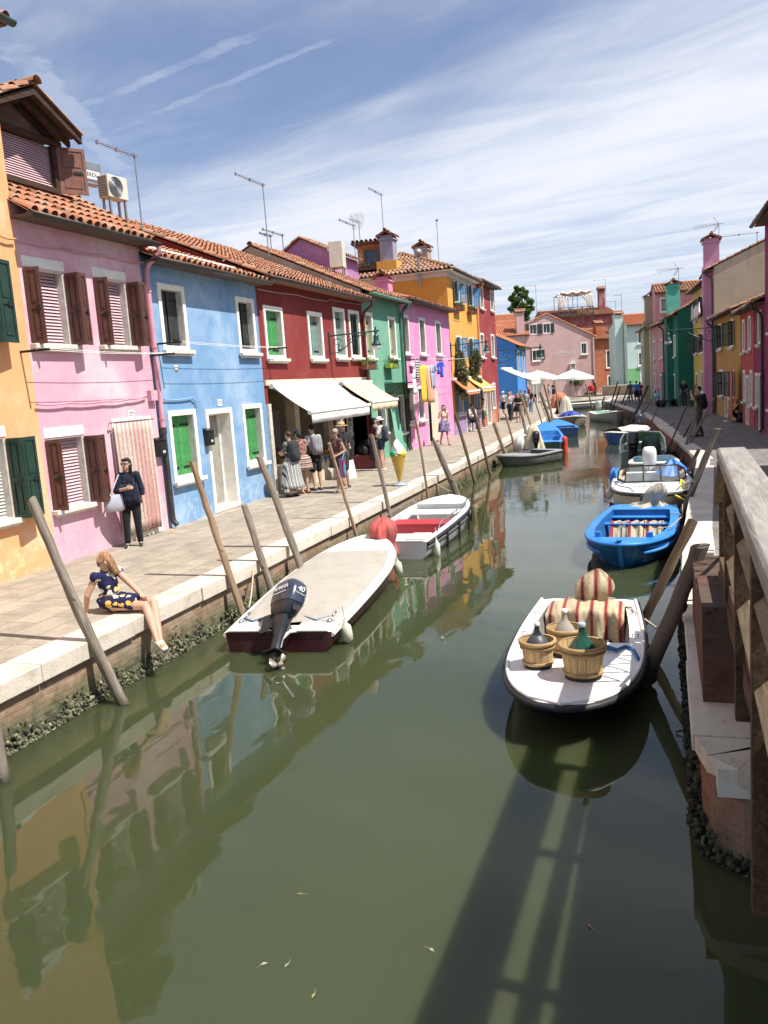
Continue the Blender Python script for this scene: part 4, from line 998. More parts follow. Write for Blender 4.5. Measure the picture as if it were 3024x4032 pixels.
for lab, tp, bs, r0, r1, m_ in (
    ('dark thick pole rising before the low brick wall', O_(465, 45), O_(372, 290), .11, .09, pw4),
    ('short rusty pole at the rounded quay corner', O_(392, 155), O_(345, 300), .07, .06, pw3),
    ('thin dark pole crossing the far white boat stern', O_(330, 262), O_(235, 520), .07, .06, pw4),
    ('tall thin pole above the far white boat', O_(550, 5), O_(395, 530), .06, .045, pw4),
    ('rust coloured pole before the low brick wall', O_(588, 95), O_(440, 520), .065, .05, pw3),
    ('slim rust pole by the strolling men, first of a close pair', O_(730, 80), O_(545, 540), .065, .05, pw3),
    ('slim dark pole by the strolling men, second of a close pair', O_(745, 200), O_(600, 570), .05, .04, pw4),
    ('stout grey pole left of the upturned turquoise bucket', O_(1042, 75), O_(715, 790), .085, .07, pw4),
    ('slim dark pole leaning between the grey pole and the bucket pole', O_(1010, 440), O_(872, 735), .05, .04, pw4),
    ('pole carrying the turquoise bucket', O_(1150, 240), O_(948, 760), .062, .05, pw1),
    ('whitish stick leaning over the blue and white boat', O_(1200, 445), O_(1075, 890), .045, .03, pw1)):
    pole(lab, tp, bs, r0, r1, m_, RP)
pole('short pole on the sunlit kerb above the blue and white boat', O_(1465, 690), O_(1318, 1010), .036, .03, pw1, RP)
for lab, tp, bs, r0, r1, m_ in (
    ('pointed pole in front of the photographer', J_(912, 560), J_(590, 1330), .04, .02, pw4),
    ('dark slim pole right of the pointed one', J_(905, 880), J_(730, 1330), .035, .03, pw4),
    ('grey pole with peeling paint beside the green boat', J_(905, 860), J_(800, 1420), .05, .045, pw1),
    ('tall pole wound with white cord', J_(1095, 705), J_(860, 1400), .05, .04, pw1)):
    pole(lab, tp, bs, r0, r1, m_, RP)
pole('long thick pole rising past the end of the railing', (2828, 1688), (2648, 2102), .075, .06, pw4, RP, .4)
pole('dark pole moored to the bow of the white motorboat', (2752, 1772), (2668, 1945), .055, .045, pw4, RP)
pole('round topped brown pole beside the blue rowing boat', (2731, 2052), (2515, 2490), .062, .058, wood('bark brown pole', (.22, .16, .10), (.09, .06, .035), wet=WATER + .12), RP)
pole('thickest pole, roped, leaning over the white boat with baskets', (2762, 2150), (2528, 2700), .088, .078, pw4, RP)

# ================================================================== BOATS
def boat(label, stern, bow, Wd, fb, hullm, deckm, inm, rubm, um=.45, ws=.82, pa=2.2, pb=.7, ck=(.1, .7), sw=.16, floor=.12, rake=.25, rub=.028, thw=(), thm=None, N=26, stripe=None, group=None):
    """stern and bow are points on the water; fb = height of the gunwale at stern, middle and bow"""
    s_, b_ = Vector((stern[0], stern[1])), Vector((bow[0], bow[1])); d = b_ - s_; L = d.length
    t = thing('boat', label, 'boat', (s_.x, s_.y, WATER), math.atan2(d.y, d.x) - PI / 2, group)
    def hw(u):
        if u < um: return Wd / 2 * (ws + (1 - ws) * math.sin(PI / 2 * u / um))
        return max(.012, Wd / 2 * max(0., 1 - ((u - um) / (1 - um)) ** pa) ** pb)
    def g(u):
        a, b, c = fb; return a + (b - a) * u * 2 if u < .5 else b + (c - b) * ((u - .5) * 2) ** 1.7
    us = sorted({*[i / N for i in range(N + 1)], .965, .985, ck[0], ck[1], max(0, ck[0] - .001), min(1, ck[1] + .001)})
    hull = MB(); secs = []
    for u in us:
        w_, z_ = hw(u), g(u); kb = 1 - .45 * max(0, (u - .55) / .45) ** 1.5
        half = [(w_, z_), (w_ * .985, z_ * .72), (w_ * (.90 * kb + .05), .07), (w_ * .74 * kb, -.08), (w_ * .34 * kb, -.15), (0., -.18)]
        yo = lambda z: u * L - rake * (1 - z / z_) * u ** 6
        secs.append([(a, yo(z), z) for a, z in half] + [(-a, yo(z), z) for a, z in reversed(half[:-1])])
    hull.loft(secs, False, False); hull.add(secs[0], [tuple(range(len(secs[0]) - 1, -1, -1))])
    hull.build('hull', hullm, t)
    dk, ln = MB(), MB(); st_ = []
    for u in us:
        w_, z_ = hw(u), g(u); wi = max(w_ - sw, w_ * .45); st_.append((u, w_, wi, z_))
    for (u, w_, wi, z_), (u2, w2, wi2, z2) in zip(st_, st_[1:]):
        a, b = u * L, u2 * L; cr, cr2 = .018, .018
        dk.quad((wi, a, z_ + cr), (w_, a, z_), (w2, b, z2), (wi2, b, z2 + cr2), 0, .5, True); dk.quad((-w_, a, z_), (-wi, a, z_ + cr), (-wi2, b, z2 + cr2), (-w2, b, z2), 0, .5, True)
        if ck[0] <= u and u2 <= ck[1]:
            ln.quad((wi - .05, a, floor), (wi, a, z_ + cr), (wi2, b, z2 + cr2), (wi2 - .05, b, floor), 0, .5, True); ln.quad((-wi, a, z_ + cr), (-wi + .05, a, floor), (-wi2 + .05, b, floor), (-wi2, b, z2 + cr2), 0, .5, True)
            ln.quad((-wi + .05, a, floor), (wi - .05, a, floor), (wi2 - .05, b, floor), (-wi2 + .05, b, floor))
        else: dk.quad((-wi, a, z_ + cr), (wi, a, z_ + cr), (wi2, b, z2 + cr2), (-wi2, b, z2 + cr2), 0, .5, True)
    dk.build('deck', deckm, t)
    if ck[1] > ck[0]:
        for uc in ck:
            w_, z_ = hw(uc), g(uc); wi = max(w_ - sw, w_ * .45)
            ln.quad((-wi, uc * L, z_ + .016), (wi, uc * L, z_ + .016), (wi - .05, uc * L, floor), (-wi + .05, uc * L, floor))
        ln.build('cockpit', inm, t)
    r_ = MB(); pts = [(hw(u) + rub * .3, u * L, g(u) - .035) for u in us]; pts += [(-p[0], p[1], p[2]) for p in reversed(pts)]
    r_.tube(pts, rub, 8); r_.build('rub_rail', rubm, t)
    if stripe:
        for sd in (1, -1):
            q = MB(); pts = [(sd * (hw(u) * .992 + .004), u * L - rake * .3 * u ** 6, g(u) * .66) for u in us[:-2]]; q.tube(pts, stripe[1], 6); q.build('stripe', stripe[0], t)
    for u in thw:
        w_ = hw(u) - .05; q = MB(); z_ = g(u) - .1
        q.box(-w_, w_, u * L - .12, u * L + .12, z_ - .025, z_); q.build('thwart', thm or deckm, t, bevel=.006)
    t['L'] = L
    return t, hw, g, L
def noprop(t):
    if 'L' in t.keys(): del t['L']
def rrect(w_, l_, z_, yo=0., n=20, e=3.2):
    return [(math.copysign(abs(math.cos(2 * PI * i / n)) ** (2 / e), math.cos(2 * PI * i / n)) * w_ / 2, yo + math.copysign(abs(math.sin(2 * PI * i / n)) ** (2 / e), math.sin(2 * PI * i / n)) * l_ / 2, z_) for i in range(n)]
M['cowl'] = mat('dark blue grey cowling', (.032, .042, .070), .25, .12, 5., coat=.4)
M['alu'] = mat('motor alloy', (.055, .06, .072), .35, .2, metal=.5)
M['prop'] = mat('worn propeller metal', (.50, .44, .36), .35, .2, metal=.4)
def outboard(b, x, y, z, tilt=0., yawd=0., cowl=None, txt=None, sc=1., legm=None, prop=True, roll=0.):
    cowl = cowl or M['cowl']; legm = legm or M['black']
    Mx = Matrix.Translation((x, y, z)) @ Matrix.Rotation(R(roll), 4, 'Y') @ Matrix.Rotation(R(yawd), 4, 'Z') @ Matrix.Rotation(R(-tilt), 4, 'X') @ Matrix.Scale(sc, 4)
    mb = MB()
    mb.loft([rrect(*a) for a in ((.22, .34, .06, -.20), (.28, .46, .10, -.20), (.33, .54, .20, -.21), (.36, .58, .27, -.22))], True, True, 1)
    mb.loft([rrect(*a) for a in ((.375, .60, .275, -.22), (.385, .61, .33, -.22), (.385, .61, .50, -.22), (.36, .57, .60, -.21), (.29, .46, .66, -.20), (.12, .22, .685, -.18))], True, True, 0)
    mb.box(-.06, .06, -.515, -.50, .13, .22, 2)
    m0 = mb.build('outboard_motor', [cowl, M['alu'] if cowl is M['cowl'] else cowl, M['dark']], b, M=Mx)
    g = MB()
    g.loft([rrect(*a) for a in ((.24, .36, .07, -.20), (.17, .26, -.12, -.20), (.11, .20, -.25, -.2), (.10, .20, -.50, -.2))], True, True)
    g.build('leg', M['alu'] if cowl is M['cowl'] else legm, m0)
    g = MB(); g.loft([rrect(*a) for a in ((.10, .20, -.50, -.2), (.09, .18, -.74, -.2), (.03, .13, -.98, -.17))], True, True)
    g.box(-.12, .12, -.40, -.06, -.53, -.515)
    g.lathe([(.005, .10), (.05, .04), (.062, -.1), (.06, -.3), (.05, -.34)], 12, 0, Matrix.Translation((0, -.12, -.76)) @ Matrix.Rotation(R(-90), 4, 'X'))
    g.build('lower_unit', legm, m0)
    if prop:
        g = MB(); Tp = Matrix.Translation((0, -.44, -.76))
        g.lathe([(.005, .09), (.04, .06), (.045, -.04), (.04, -.07)], 12, 0, Tp @ Matrix.Rotation(R(90), 4, 'X'))
        for i in range(3):
            A = Tp @ Matrix.Rotation(R(120 * i + 20), 4, 'Y')
            secs = []
            for r_, w_, tw in ((.035, .03, 50), (.09, .085, 35), (.13, .10, 28), (.165, .075, 24), (.18, .02, 22)):
                c_, s_ = math.cos(R(tw)), math.sin(R(tw))
                secs.append([(-w_ * c_, -w_ * s_, r_), (0, -.012, r_), (w_ * c_, w_ * s_, r_), (0, .006, r_)])
            g.loft(secs, True, True, 0, True, .5, A)
        g.build('propeller', M['prop'], m0)
    g = MB(); g.box(-.15, -.10, -.05, .12, -.2, .1); g.box(.10, .15, -.05, .12, -.2, .1); g.box(-.11, .11, -.1, -.02, -.12, .05); g.tube([(.02, .1, .18), (.04, .3, .22), (.05, .62, .24)], .022, 8); g.build('bracket', M['black'], m0)
    if txt:
        wl = mat('white lettering', (.75, .75, .75), .5, .02)
        for sd, A in ((-1, Matrix.Rotation(R(-90), 4, 'Z') @ Matrix.Rotation(R(90), 4, 'X')), (1, Matrix.Rotation(R(90), 4, 'Z') @ Matrix.Rotation(R(90), 4, 'X'))):
            lettering(txt[0], .105, wl, m0, Matrix.Translation((sd * .1955, -.22, .49)) @ A, space=1.05, shear=.15)
            q = MB(); q.box(-.2, .2, -.008, .008, 0, .002); q.build('pinstripe', wl, m0, M=Matrix.Translation((sd * .1945, -.22, .41)) @ A)
        lettering(txt[1], .13, wl, m0, Matrix.Translation((0, -.5285, .49)) @ Matrix.Rotation(R(90), 4, 'X'), shear=.2)
        lettering('FOUR STROKE', .028, wl, m0, Matrix.Translation((0, -.528, .41)) @ Matrix.Rotation(R(90), 4, 'X'))
    return m0
def wl(M_, b):       # local point of a boat -> world
    return b.matrix_basis @ Vector(M_)
def drape(name, label, cat, loc, prof, mt, seed, squash=(1, 1), lobes=7, amp=.12, rz=0., parent=None, lean=(0, 0)):
    """a loosely draped cloth: prof = [(r, z)...], folds deepen towards the hem"""
    rr = random.Random(seed); mb = MB(); n_ = 56; secs = []; ph = [rr.uniform(0, 6.3) for _ in range(4)]
    for i, (r_, z_) in enumerate(prof):
        f = i / (len(prof) - 1); row = []
        for k_ in range(n_):
            a = 2 * PI * k_ / n_
            w_ = 1 + amp * (.25 + (1 - f)) * (math.sin(lobes * a + ph[0] + f * 1.5) * .6 + math.sin((lobes * 2 + 1) * a + ph[1]) * .3 + math.sin(3 * a + ph[2] + 3 * f) * .4)
            row.append((math.cos(a) * r_ * w_ * squash[0] + lean[0] * f, math.sin(a) * r_ * w_ * squash[1] + lean[1] * f, z_ + .02 * math.sin(5 * a + ph[3])))
        secs.append(row)
    mb.loft(secs, True, True)
    o = mb.build(name, mt, parent, loc=loc, rz=rz, mods=[('SUBSURF', dict(levels=1, render_levels=1))])
    return tag(o, label, cat) if label else o
def fender(label, loc, tilt=0., ln=.34, r_=.085, m_=None, az=0.):
    mb = MB(); mb.lathe([(.012, ln * .62), (.02, ln * .5), (r_ * .45, ln * .44), (r_ * .92, ln * .3), (r_, 0), (r_ * .92, -ln * .3), (r_ * .45, -ln * .44), (.02, -ln * .5), (.012, -ln * .55)], 16)
    mb.tube([(0, 0, ln * .55), (.0, .02, ln * .62 + .2)], .008, 6)
    o = mb.build('fender', m_ or M['fender'], None, loc=loc); o.rotation_euler = (tilt, 0, az)
    return tag(o, label, 'boat fender')
def rope(label, pts, r_=.012, m_=None, sag=0., n=10, name='mooring_rope'):
    P_ = []
    for a, b in zip(pts, pts[1:]):
        a, b = Vector(a), Vector(b)
        for i in range(n): 
            f = i / n; p = a.lerp(b, f); p.z -= sag * 4 * f * (1 - f); P_.append(p)
    P_.append(Vector(pts[-1])); mb = MB(); mb.tube(P_, r_, 6)
    return tag(mb.build(name, m_ or M['rope']), label, 'rope')

gel = grimy('gelcoat white', (.74, .72, .65), .32, (.46, .42, .33), .45)
gel2 = grimy('chalky white gelcoat', (.78, .74, .70), .4, (.50, .46, .40), .45)
maroon = grimy('maroon hull', (.050, .008, .012), .3, (.10, .045, .04), .6)
tan = grimy('tan boat cover', (.375, .345, .295), .75, (.29, .255, .20), .55, .45, 2.2)
# -- covered boat with the big motor
b1, hw, g, L = boat('white deck boat with a maroon hull, tan fitted cover and tilted dark outboard', (-4.65, 9.08), (-5.28, 14.5), 1.60, (.26, .33, .50), maroon, gel, M['dark'], mat('pale rub rail', (.66, .62, .55), .5), um=.5, ws=.88, pa=2.3, pb=.62, ck=(.04, .76), sw=.17, floor=.1, rake=.5)
cv = MB(); secs = []
for i in range(24):
    u = .055 + (.765 - .055) * i / 23; w_ = hw(u) - .09; z_ = g(u) + .03; end = math.sin(PI * min(1, max(0, (u - .06) / .72))) ** .5
    secs.append([(w_ * math.sin(-PI / 2 + PI * j / 20), u * L + (.12 * (abs(j - 10) / 10) ** 2 if i == 0 else 0), z_ + .085 * end * (math.cos(-PI / 2 + PI * j / 20) ** .7 if 0 < j < 20 else 0) + .006 * math.sin(j * 1.7 + i * .9) - (.02 if j in (0, 20) else 0)) for j in range(21)])
cv.loft(secs, False, False); cv.build('boat_cover', tan, b1)
for sx in (-1, 1):          # stern platforms either side of the motor well
    q = MB(); q.box(sx * .22 if sx > 0 else -.66, .66 if sx > 0 else -.22, -.02, .34, .262, .30); q.build('stern_platform', gel, b1, bevel=.02)
    q = MB(); q.tube([(sx * .6, .5, .29), (sx * .6, .5, .35), (sx * .6, .62, .35), (sx * .6, .62, .29)], .014, 6); q.ell((sx * .6, .3, .315), (.035, .05, .03), 8, 5); q.build('cleat', M['grey_metal'], b1)
outboard(b1, -.02, -.03, .37, 54, 34, None, ('YAMAHA', '40'), .80, roll=44)
q = MB(); q.tube([(.26, .03, .27), (.18, -.08, .29), (.10, -.14, .22), (.07, -.16, .12)], .026, 8); q.build('hose', gel, b1)
fender('cream fender at the stern corner of the tan covered boat', wl((.80, .35, .14), b1), .25, .3, .075)
fender('cream fender amidships on the tan covered boat', wl((.86, 3.6, .24), b1), .25, .28, .07)
rope('thin blue cord at the cover edge left of the big outboard', [wl((-.62, .45, .32), b1), wl((-.45, .33, .31), b1), wl((-.3, .5, .33), b1)], .009, M['rope_blue'], .0)
rope('thin blue cord at the cover edge right of the big outboard', [wl((.2, .48, .33), b1), wl((.4, .36, .31), b1), wl((.55, .5, .32), b1)], .009, M['rope_blue'], .0)
rope('mooring rope from the tan covered boat to the tan pole', [wl((-.76, 1.0, .32), b1), (-5.95, 11.0, -.1)], .012, M['rope'], .06)
# -- open grey white boat with the red thwart
b2, hw, g, L = boat('open pale grey boat with a red thwart and a motor wrapped in red cloth', (-4.85, 14.5), (-4.85, 19.0), 1.52, (.33, .42, .58), mat('pale grey hull', (.47, .48, .47), .4, .1, 3., coat=.1), gel2, mat('pale cockpit', (.52, .53, .52), .5, .1), M['rubber'], um=.5, ws=.86, pa=3., pb=.5, ck=(.14, .80), sw=.10, floor=.08, rake=.3, rub=.035, stripe=(mat('charcoal stripe', (.10, .10, .10), .5), .03))
q = MB(); q.box(-.66, .66, 1.75, 2.35, .33, .37); q.box(-.62, .62, 1.77, 1.81, .1, .329); q.build('thwart', mat('red thwart', (.42, .025, .035), .45, .1), b2, bevel=.01)
q = MB(); q.box(-.55, .55, 2.9, 3.5, .36, .40); q.build('bow_locker', gel2, b2, bevel=.015)
q = MB(); q.box(.22, .60, .05, .6, .35, .40); q.build('stern_locker', gel2, b2, bevel=.02)
q = MB(); q.box(-.60, -.42, .1, .6, .35, .40); q.build('stern_locker', gel2, b2, bevel=.02)
for sx in (-1, 1):
    q = MB(); pts = [(sx * (hw(u) - .06), u * L, g(u) + (.16 if .22 < u < .78 else .02)) for u in (.18, .23, .3, .4, .5, .6, .7, .77, .82)]; q.tube(pts, .014, 6)
    for u in (.3, .5, .7): q.tube([(sx * (hw(u) - .06), u * L, g(u) + .16), (sx * (hw(u) - .06), u * L, g(u))], .011, 6)
    q.build('grab_rail', M['grey_metal'], b2)
for u in (.25, .45, .66, .85): 
    q = MB(); q.cap((hw(u) + .035, u * L, g(u) - .02), (hw(u) + .02, u * L, g(u) - .42), .03, .03, 8); q.build('rubber_strip', M['rubber'], b2)
m2 = outboard(b2, -.15, -.1, .27, 10, 0, M['black'], None, .58)
redc = mat('faded red cloth', (.40, .085, .075), .9, .22, 5., .5, 30.)
drape('motor_cover', 'faded red cloth tied over the outboard of the pale grey boat', 'motor cover', wl((-.15, -.14, .26), b2), [(.27, -.16), (.22, -.02), (.17, .06), (.23, .16), (.26, .36), (.20, .50), (.05, .56)], redc, 5, (1, 1.25), 7, .24, b2.rotation_euler.z)
fender('long cream fender hanging from the pale grey boat stern', wl((.74, .35, .12), b2), .1, .36, .065)
rope('bow rope of the pale grey boat to the pointed pole', [wl((0, L - .1, .7), b2), (-5.75, 20.6, .1)], .012, None, .04)
# -- boat with baskets, bow to the camera
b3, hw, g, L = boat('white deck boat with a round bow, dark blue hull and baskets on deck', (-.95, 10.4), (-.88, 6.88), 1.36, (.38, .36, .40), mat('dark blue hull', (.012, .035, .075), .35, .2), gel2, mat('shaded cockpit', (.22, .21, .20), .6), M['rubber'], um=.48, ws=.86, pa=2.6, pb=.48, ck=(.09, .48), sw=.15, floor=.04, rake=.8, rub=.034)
q = MB()
for sx in (-1, 1):
    pts = [(sx * (hw(u) - .012), u * L, g(u) + .012) for u in [i / 24 for i in range(25)]]; q.tube(pts, .020, 6)
q.build('toe_rail', gel2, b3)
for sx in (-1, 1):
    for u in (.2, .42):
        q = MB(); x_ = sx * (hw(u) - .09); q.tube([(x_ - .03, u * L, g(u) + .015), (x_ - .03, u * L, g(u) + .05), (x_ + .03, u * L, g(u) + .05), (x_ + .03, u * L, g(u) + .015)], .007, 6); q.build('deck_eye', M['grey_metal'], b3)
strp = [(0., (.52, .42, .27)), (.30, (.30, .06, .045)), (.32, (.50, .40, .26)), (.36, (.27, .040, .035)), (.58, (.50, .40, .26)), (.62, (.30, .06, .045)), (.64, (.52, .42, .27))]
strx = fabric('red and cream striped cloth', strp, 'x', 6.2)
ob3 = outboard(b3, 0., -.06, .34, 0, 0, M['black'], None, .40, prop=False)
drape('striped_tarpaulin', 'red and cream striped cloth hood knotted over the motor of the basket boat', 'tarpaulin', wl((-.04, .34, .39), b3), [(.24, -.10), (.15, .0), (.11, .06), (.15, .11), (.21, .19), (.20, .28), (.14, .37), (.06, .43), (.01, .45)], strx, 8, (1, .55), 5, .42, b3.rotation_euler.z, None, (-.12, -.05))
kn = MB(); kn.tube([(-.04 + .13 * math.cos(a), .33 + .10 * math.sin(a), .475 + .008 * math.sin(3 * a)) for a in [2 * PI * q / 20 for q in range(20)]], .014, 6, loop=True); kn.tube([(-.1, .24, .48), (-.2, .2, .47), (-.34, .22, .46)], .012, 6); tag(kn.build('mooring_rope', M['rope'], None, M=b3.matrix_basis), 'pale cord knotted round the neck of the striped hood', 'rope')
mb = MB(); secs = []
for i in range(13):
    f = i / 12; y_ = .10 + .62 * min(1, f * 1.5); z_ = .45 + .04 * math.sin(f * 5) if f < .66 else .455 - (f - .66) * 1.1
    secs.append([(-.46 + .92 * j / 30, y_ + .05 * (f > .6) * math.sin(j * .8) + .02 * math.sin(j * 2.1 + i), z_ + .012 * math.sin(j * .9 + i * .7) + .006 * math.sin(j * 2.3) - .08 * (abs(j - 15) / 15) ** 3) for j in range(31)])
mb.loft(secs, False, False)
o = mb.build('striped_tarpaulin', strx, None, loc=b3.location, rz=b3.rotation_euler.z, mods=[('SOLIDIFY', dict(thickness=.012)), ('SUBSURF', dict(levels=1, render_levels=1))])
tag(o, 'red and cream striped cloth sheet spread over the cockpit seat behind the baskets', 'tarpaulin')
basket_w = wood('basket staves', (.56, .40, .20), (.40, .26, .12), sc=.8, rough=.75)
basket_b = wood('basket hoops', (.50, .34, .16), (.30, .19, .09), axis='x')
def basket(label, loc, r_, h_):
    t = thing('basket', label, 'basket', loc, rnd.uniform(0, 6)); n_ = 15; mb = MB()
    for i in range(n_):
        a0, a1 = 2 * PI * (i + .03) / n_, 2 * PI * (i + .97) / n_; vs = []
        for rr_, z_ in ((r_ * .80, .012), (r_ * .99, h_), (r_ * .955, h_), (r_ * .76, .012)):
            for k_ in range(4):
                a = a0 + (a1 - a0) * k_ / 3; vs.append((math.cos(a) * rr_, math.sin(a) * rr_, z_))
        mb.add(vs, [(j * 4 + k_, j * 4 + k_ + 1, ((j + 1) % 4) * 4 + k_ + 1, ((j + 1) % 4) * 4 + k_) for j in range(4) for k_ in range(3)], 0, False, rnd.random())
    mb.lathe([(.001, .02), (r_ * .78, .02)], 24); mb.build('staves', basket_w, t)
    for z_, w_, ex in ((h_ * .97, .035, .022), (h_ * .80, .03, .016), (h_ * .22, .028, .014)):
        q = MB(); rr_ = r_ * (.80 + .19 * z_ / h_)
        q.lathe([(rr_ - .004, z_ - w_ / 2), (rr_ + ex, z_ - w_ / 2), (rr_ + ex + .003, z_ + w_ / 2), (rr_ - .004, z_ + w_ / 2)], 30, caps=False); q.build('hoop', basket_b, t)
    q = MB(); q.lathe([(r_ * .74, 0), (r_ * .82, 0), (r_ * .835, .045), (r_ * .8, .045)], 30, caps=False); q.build('base_band', M['dark'], t)
    return t
def demijohn(label, loc, r_, h_, m_, cap, net=None, sleeve=None):
    t = thing('demijohn', label, 'demijohn', loc)
    mb = MB(); pr = [(.02, 0), (r_ * .8, .01), (r_, h_ * .18), (r_ * .98, h_ * .40), (r_ * .78, h_ * .58), (r_ * .42, h_ * .72), (r_ * .20, h_ * .80), (r_ * .17, h_ * .94), (r_ * .21, h_ * .95), (r_ * .21, h_ * .985), (r_ * .15, h_)]
    mb.lathe(pr, 28); mb.build('bottle', m_, t, mods=[('SUBSURF', dict(levels=1, render_levels=1))])
    q = MB(); q.lathe([(r_ * .225, h_ * .95), (r_ * .24, h_ * .96), (r_ * .24, h_ * 1.02), (r_ * .20, h_ * 1.03)], 18); q.build('stopper', cap, t)
    if sleeve:
        q = MB(); q.lathe([(r_ * 1.02, .02), (r_ * 1.02, h_ * .40), (r_ * .80, h_ * .585), (r_ * .44, h_ * .73), (r_ * .40, h_ * .735)], 28, caps=False); q.build('sleeve', sleeve, t)
    if net:
        q = MB(); rr = random.Random(5)
        for i in range(34):
            if rr.random() < .55:
                a = 2 * PI * i / 34; q.tube([(math.cos(a + .05 * k_) * r_ * (1.02 - .06 * k_ ** 2 * .3), math.sin(a + .05 * k_) * r_ * (1.02 - .02 * k_ ** 2), h_ * (.2 + .07 * k_)) for k_ in range(rr.randint(2, 4))], .006, 5)
        for zz_ in (.25, .32, .39): q.tube([(math.cos(a) * r_ * 1.015, math.sin(a) * r_ * 1.015, h_ * zz_) for a in [i * .12 for i in range(30)]], .006, 5)
        q.build('torn_netting', net, t)
    return t
gz = WATER + .385
pb1, pb2, pb3 = G(2120, 2624, gz), G(2297, 2668, gz), G(2228, 2575, gz)
basket('smaller split wood basket at the left of the white deck', pb1, .165, .27)
basket('largest split wood basket, in front, with torn netting', pb2, .205, .33)
basket('split wood basket half hidden behind the two others', pb3, .17, .28)
demijohn('dark wrapped demijohn with a white stopper in the smaller basket', pb1 + Vector((0, 0, .02)), .125, .42, mat('dark bottle glass', (.02, .025, .03), .1, .1), M['trim'], None, mat('slate plastic sleeve', (.055, .06, .07), .45, .2))
demijohn('big green glass demijohn in the largest basket', pb2 + Vector((0, 0, .02)), .165, .50, mat('green bottle glass', (.008, .065, .035), .06, .2, 3., coat=.5), mat('pale grey cap', (.38, .45, .46), .5), M['rope'])
demijohn('clear glass demijohn in the basket behind', pb3 + Vector((0, 0, .02)), .13, .44, mat('cloudy clear glass', (.34, .30, .25), .1, .15, 3., coat=.5), M['trim'])
rope('blue rope coiled on the right gunwale of the basket boat', [wl((-.40, 2.0, .40), b3), wl((-.5, 1.86, .40), b3), wl((-.58, 1.98, .40), b3), wl((-.62, 2.2, .40), b3), wl((-.66, 2.26, .33), b3)], .016, M['rope_blue'], .0)
rope('blue rope loop lying on the deck edge of the basket boat', [wl((-.42, 1.98, .40), b3), wl((-.30, 1.9, .41), b3), wl((-.28, 1.97, .41), b3), wl((-.42, 2.03, .41), b3)], .015, M['rope_blue'], .0)
rope('pale rope knotted on the stern gunwale of the basket boat', [wl((-.44, .35, .40), b3), wl((-.54, .42, .41), b3), wl((-.56, .55, .40), b3), (-.12, 9.7, -.45)], .013)
rope('pale cord tying the thickest pole', [(.06, 9.0, -.02), (.3, 9.2, .0), (.45, 9.25, .03), (.2, 9.05, .06), (.06, 9.0, .02)], .01)
# -- bright blue rowing boat
blu = grimy('bright blue boat paint', (.02, .20, .55), .34, (.10, .28, .50), .5, .15)
b4, hw, g, L = boat('bright blue wooden boat with a striped cloth over its thwart', (-.42, 17.35), (-.72, 13.6), 1.5, (.50, .42, .47), mat('deep blue hull paint', (.012, .13, .38), .35, .18, 5., .12, 25., coat=.15), blu, mat('blue inside paint', (.014, .11, .32), .5, .2), blu, um=.5, ws=.80, pa=2.2, pb=.5, ck=(.14, .86), sw=.13, floor=.05, rake=.35, rub=.035, thw=(.16, .32), thm=blu)
q = MB(); q.tube([(0, L - .02, .53), (0, L - .10, .30), (0, L - .36, -.05)], [.045, .04, .035], 8); q.build('stem_post', blu, b4)
for sx in (-1, 1):
    q = MB(); q.box(sx * .42 - .05, sx * .42 + .05, L * .84, L * .84 + .07, .44, .55); q.build('bollard', blu, b4, bevel=.01)
    q = MB(); pts = [(sx * (hw(u) * .97 + .012), u * L - .12 * u ** 6, g(u) * .55) for u in [i / 20 for i in range(20)]]; q.tube(pts, .03, 6); q.build('strake', blu, b4)
q = MB(); q.lathe([(.02, 0), (.05, .01), (.05, .22), (.025, .26), (.025, .32)], 12); q.build('water_bottle', M['glass'], None, loc=wl((.02, L * .80, .36), b4)); tag(bpy.data.objects['water_bottle'], 'clear plastic bottle standing in the bright blue boat bow', 'bottle')
mb = MB(); secs = []
for i in range(14):
    f = i / 13; z_ = .375 if f < .25 else .375 - (f - .25) * .42
    secs.append([(-.48 + .96 * j / 30, L * .30 + .42 * f + .03 * math.sin(j * 1.1), z_ + .014 * math.sin(j * 1.3 + i * .5)) for j in range(31)])
mb.loft(secs, False, False); o = mb.build('striped_tarpaulin', fabric('broad red striped cloth', [(0., (.50, .42, .29)), (.3, (.33, .05, .045)), (.48, (.47, .38, .25)), (.56, (.07, .06, .05)), (.62, (.5, .42, .29)), (.8, (.24, .2, .13)), (.9, (.5, .42, .29))], 'x', 3.1), None, loc=b4.location, rz=b4.rotation_euler.z, mods=[('SOLIDIFY', dict(thickness=.012))])
tag(o, 'red, cream and dark striped cloth hanging over the thwart of the bright blue boat', 'tarpaulin')
canvas = mat('grey beige canvas', (.40, .36, .29), .9, .2, 5., .5, 30.)
outboard(b4, 0., -.02, .40, 0, 0, M['black'], None, .42, prop=False)
drape('motor_cover', 'grey beige canvas bunched over the motor of the bright blue boat', 'motor cover', wl((-.05, .05, .42), b4), [(.42, .06), (.34, .10), (.24, .13), (.17, .17), (.19, .24), (.21, .33), (.18, .42), (.10, .50), (.02, .53)], canvas, 12, (1, .7), 7, .34, b4.rotation_euler.z, None, (-.30, .1))
rope('white cord lashed round the right side of the bright blue boat', [wl((-.58, 1.0, .5), b4), wl((-.74, 1.05, .5), b4), wl((-.80, 1.1, .42), b4), (.3, 16.4, -.05)], .01)
rope('white cord at the bow side of the bright blue boat', [wl((-.5, 2.6, .5), b4), wl((-.70, 2.55, .52), b4), (.25, 15.2, -.1)], .01)
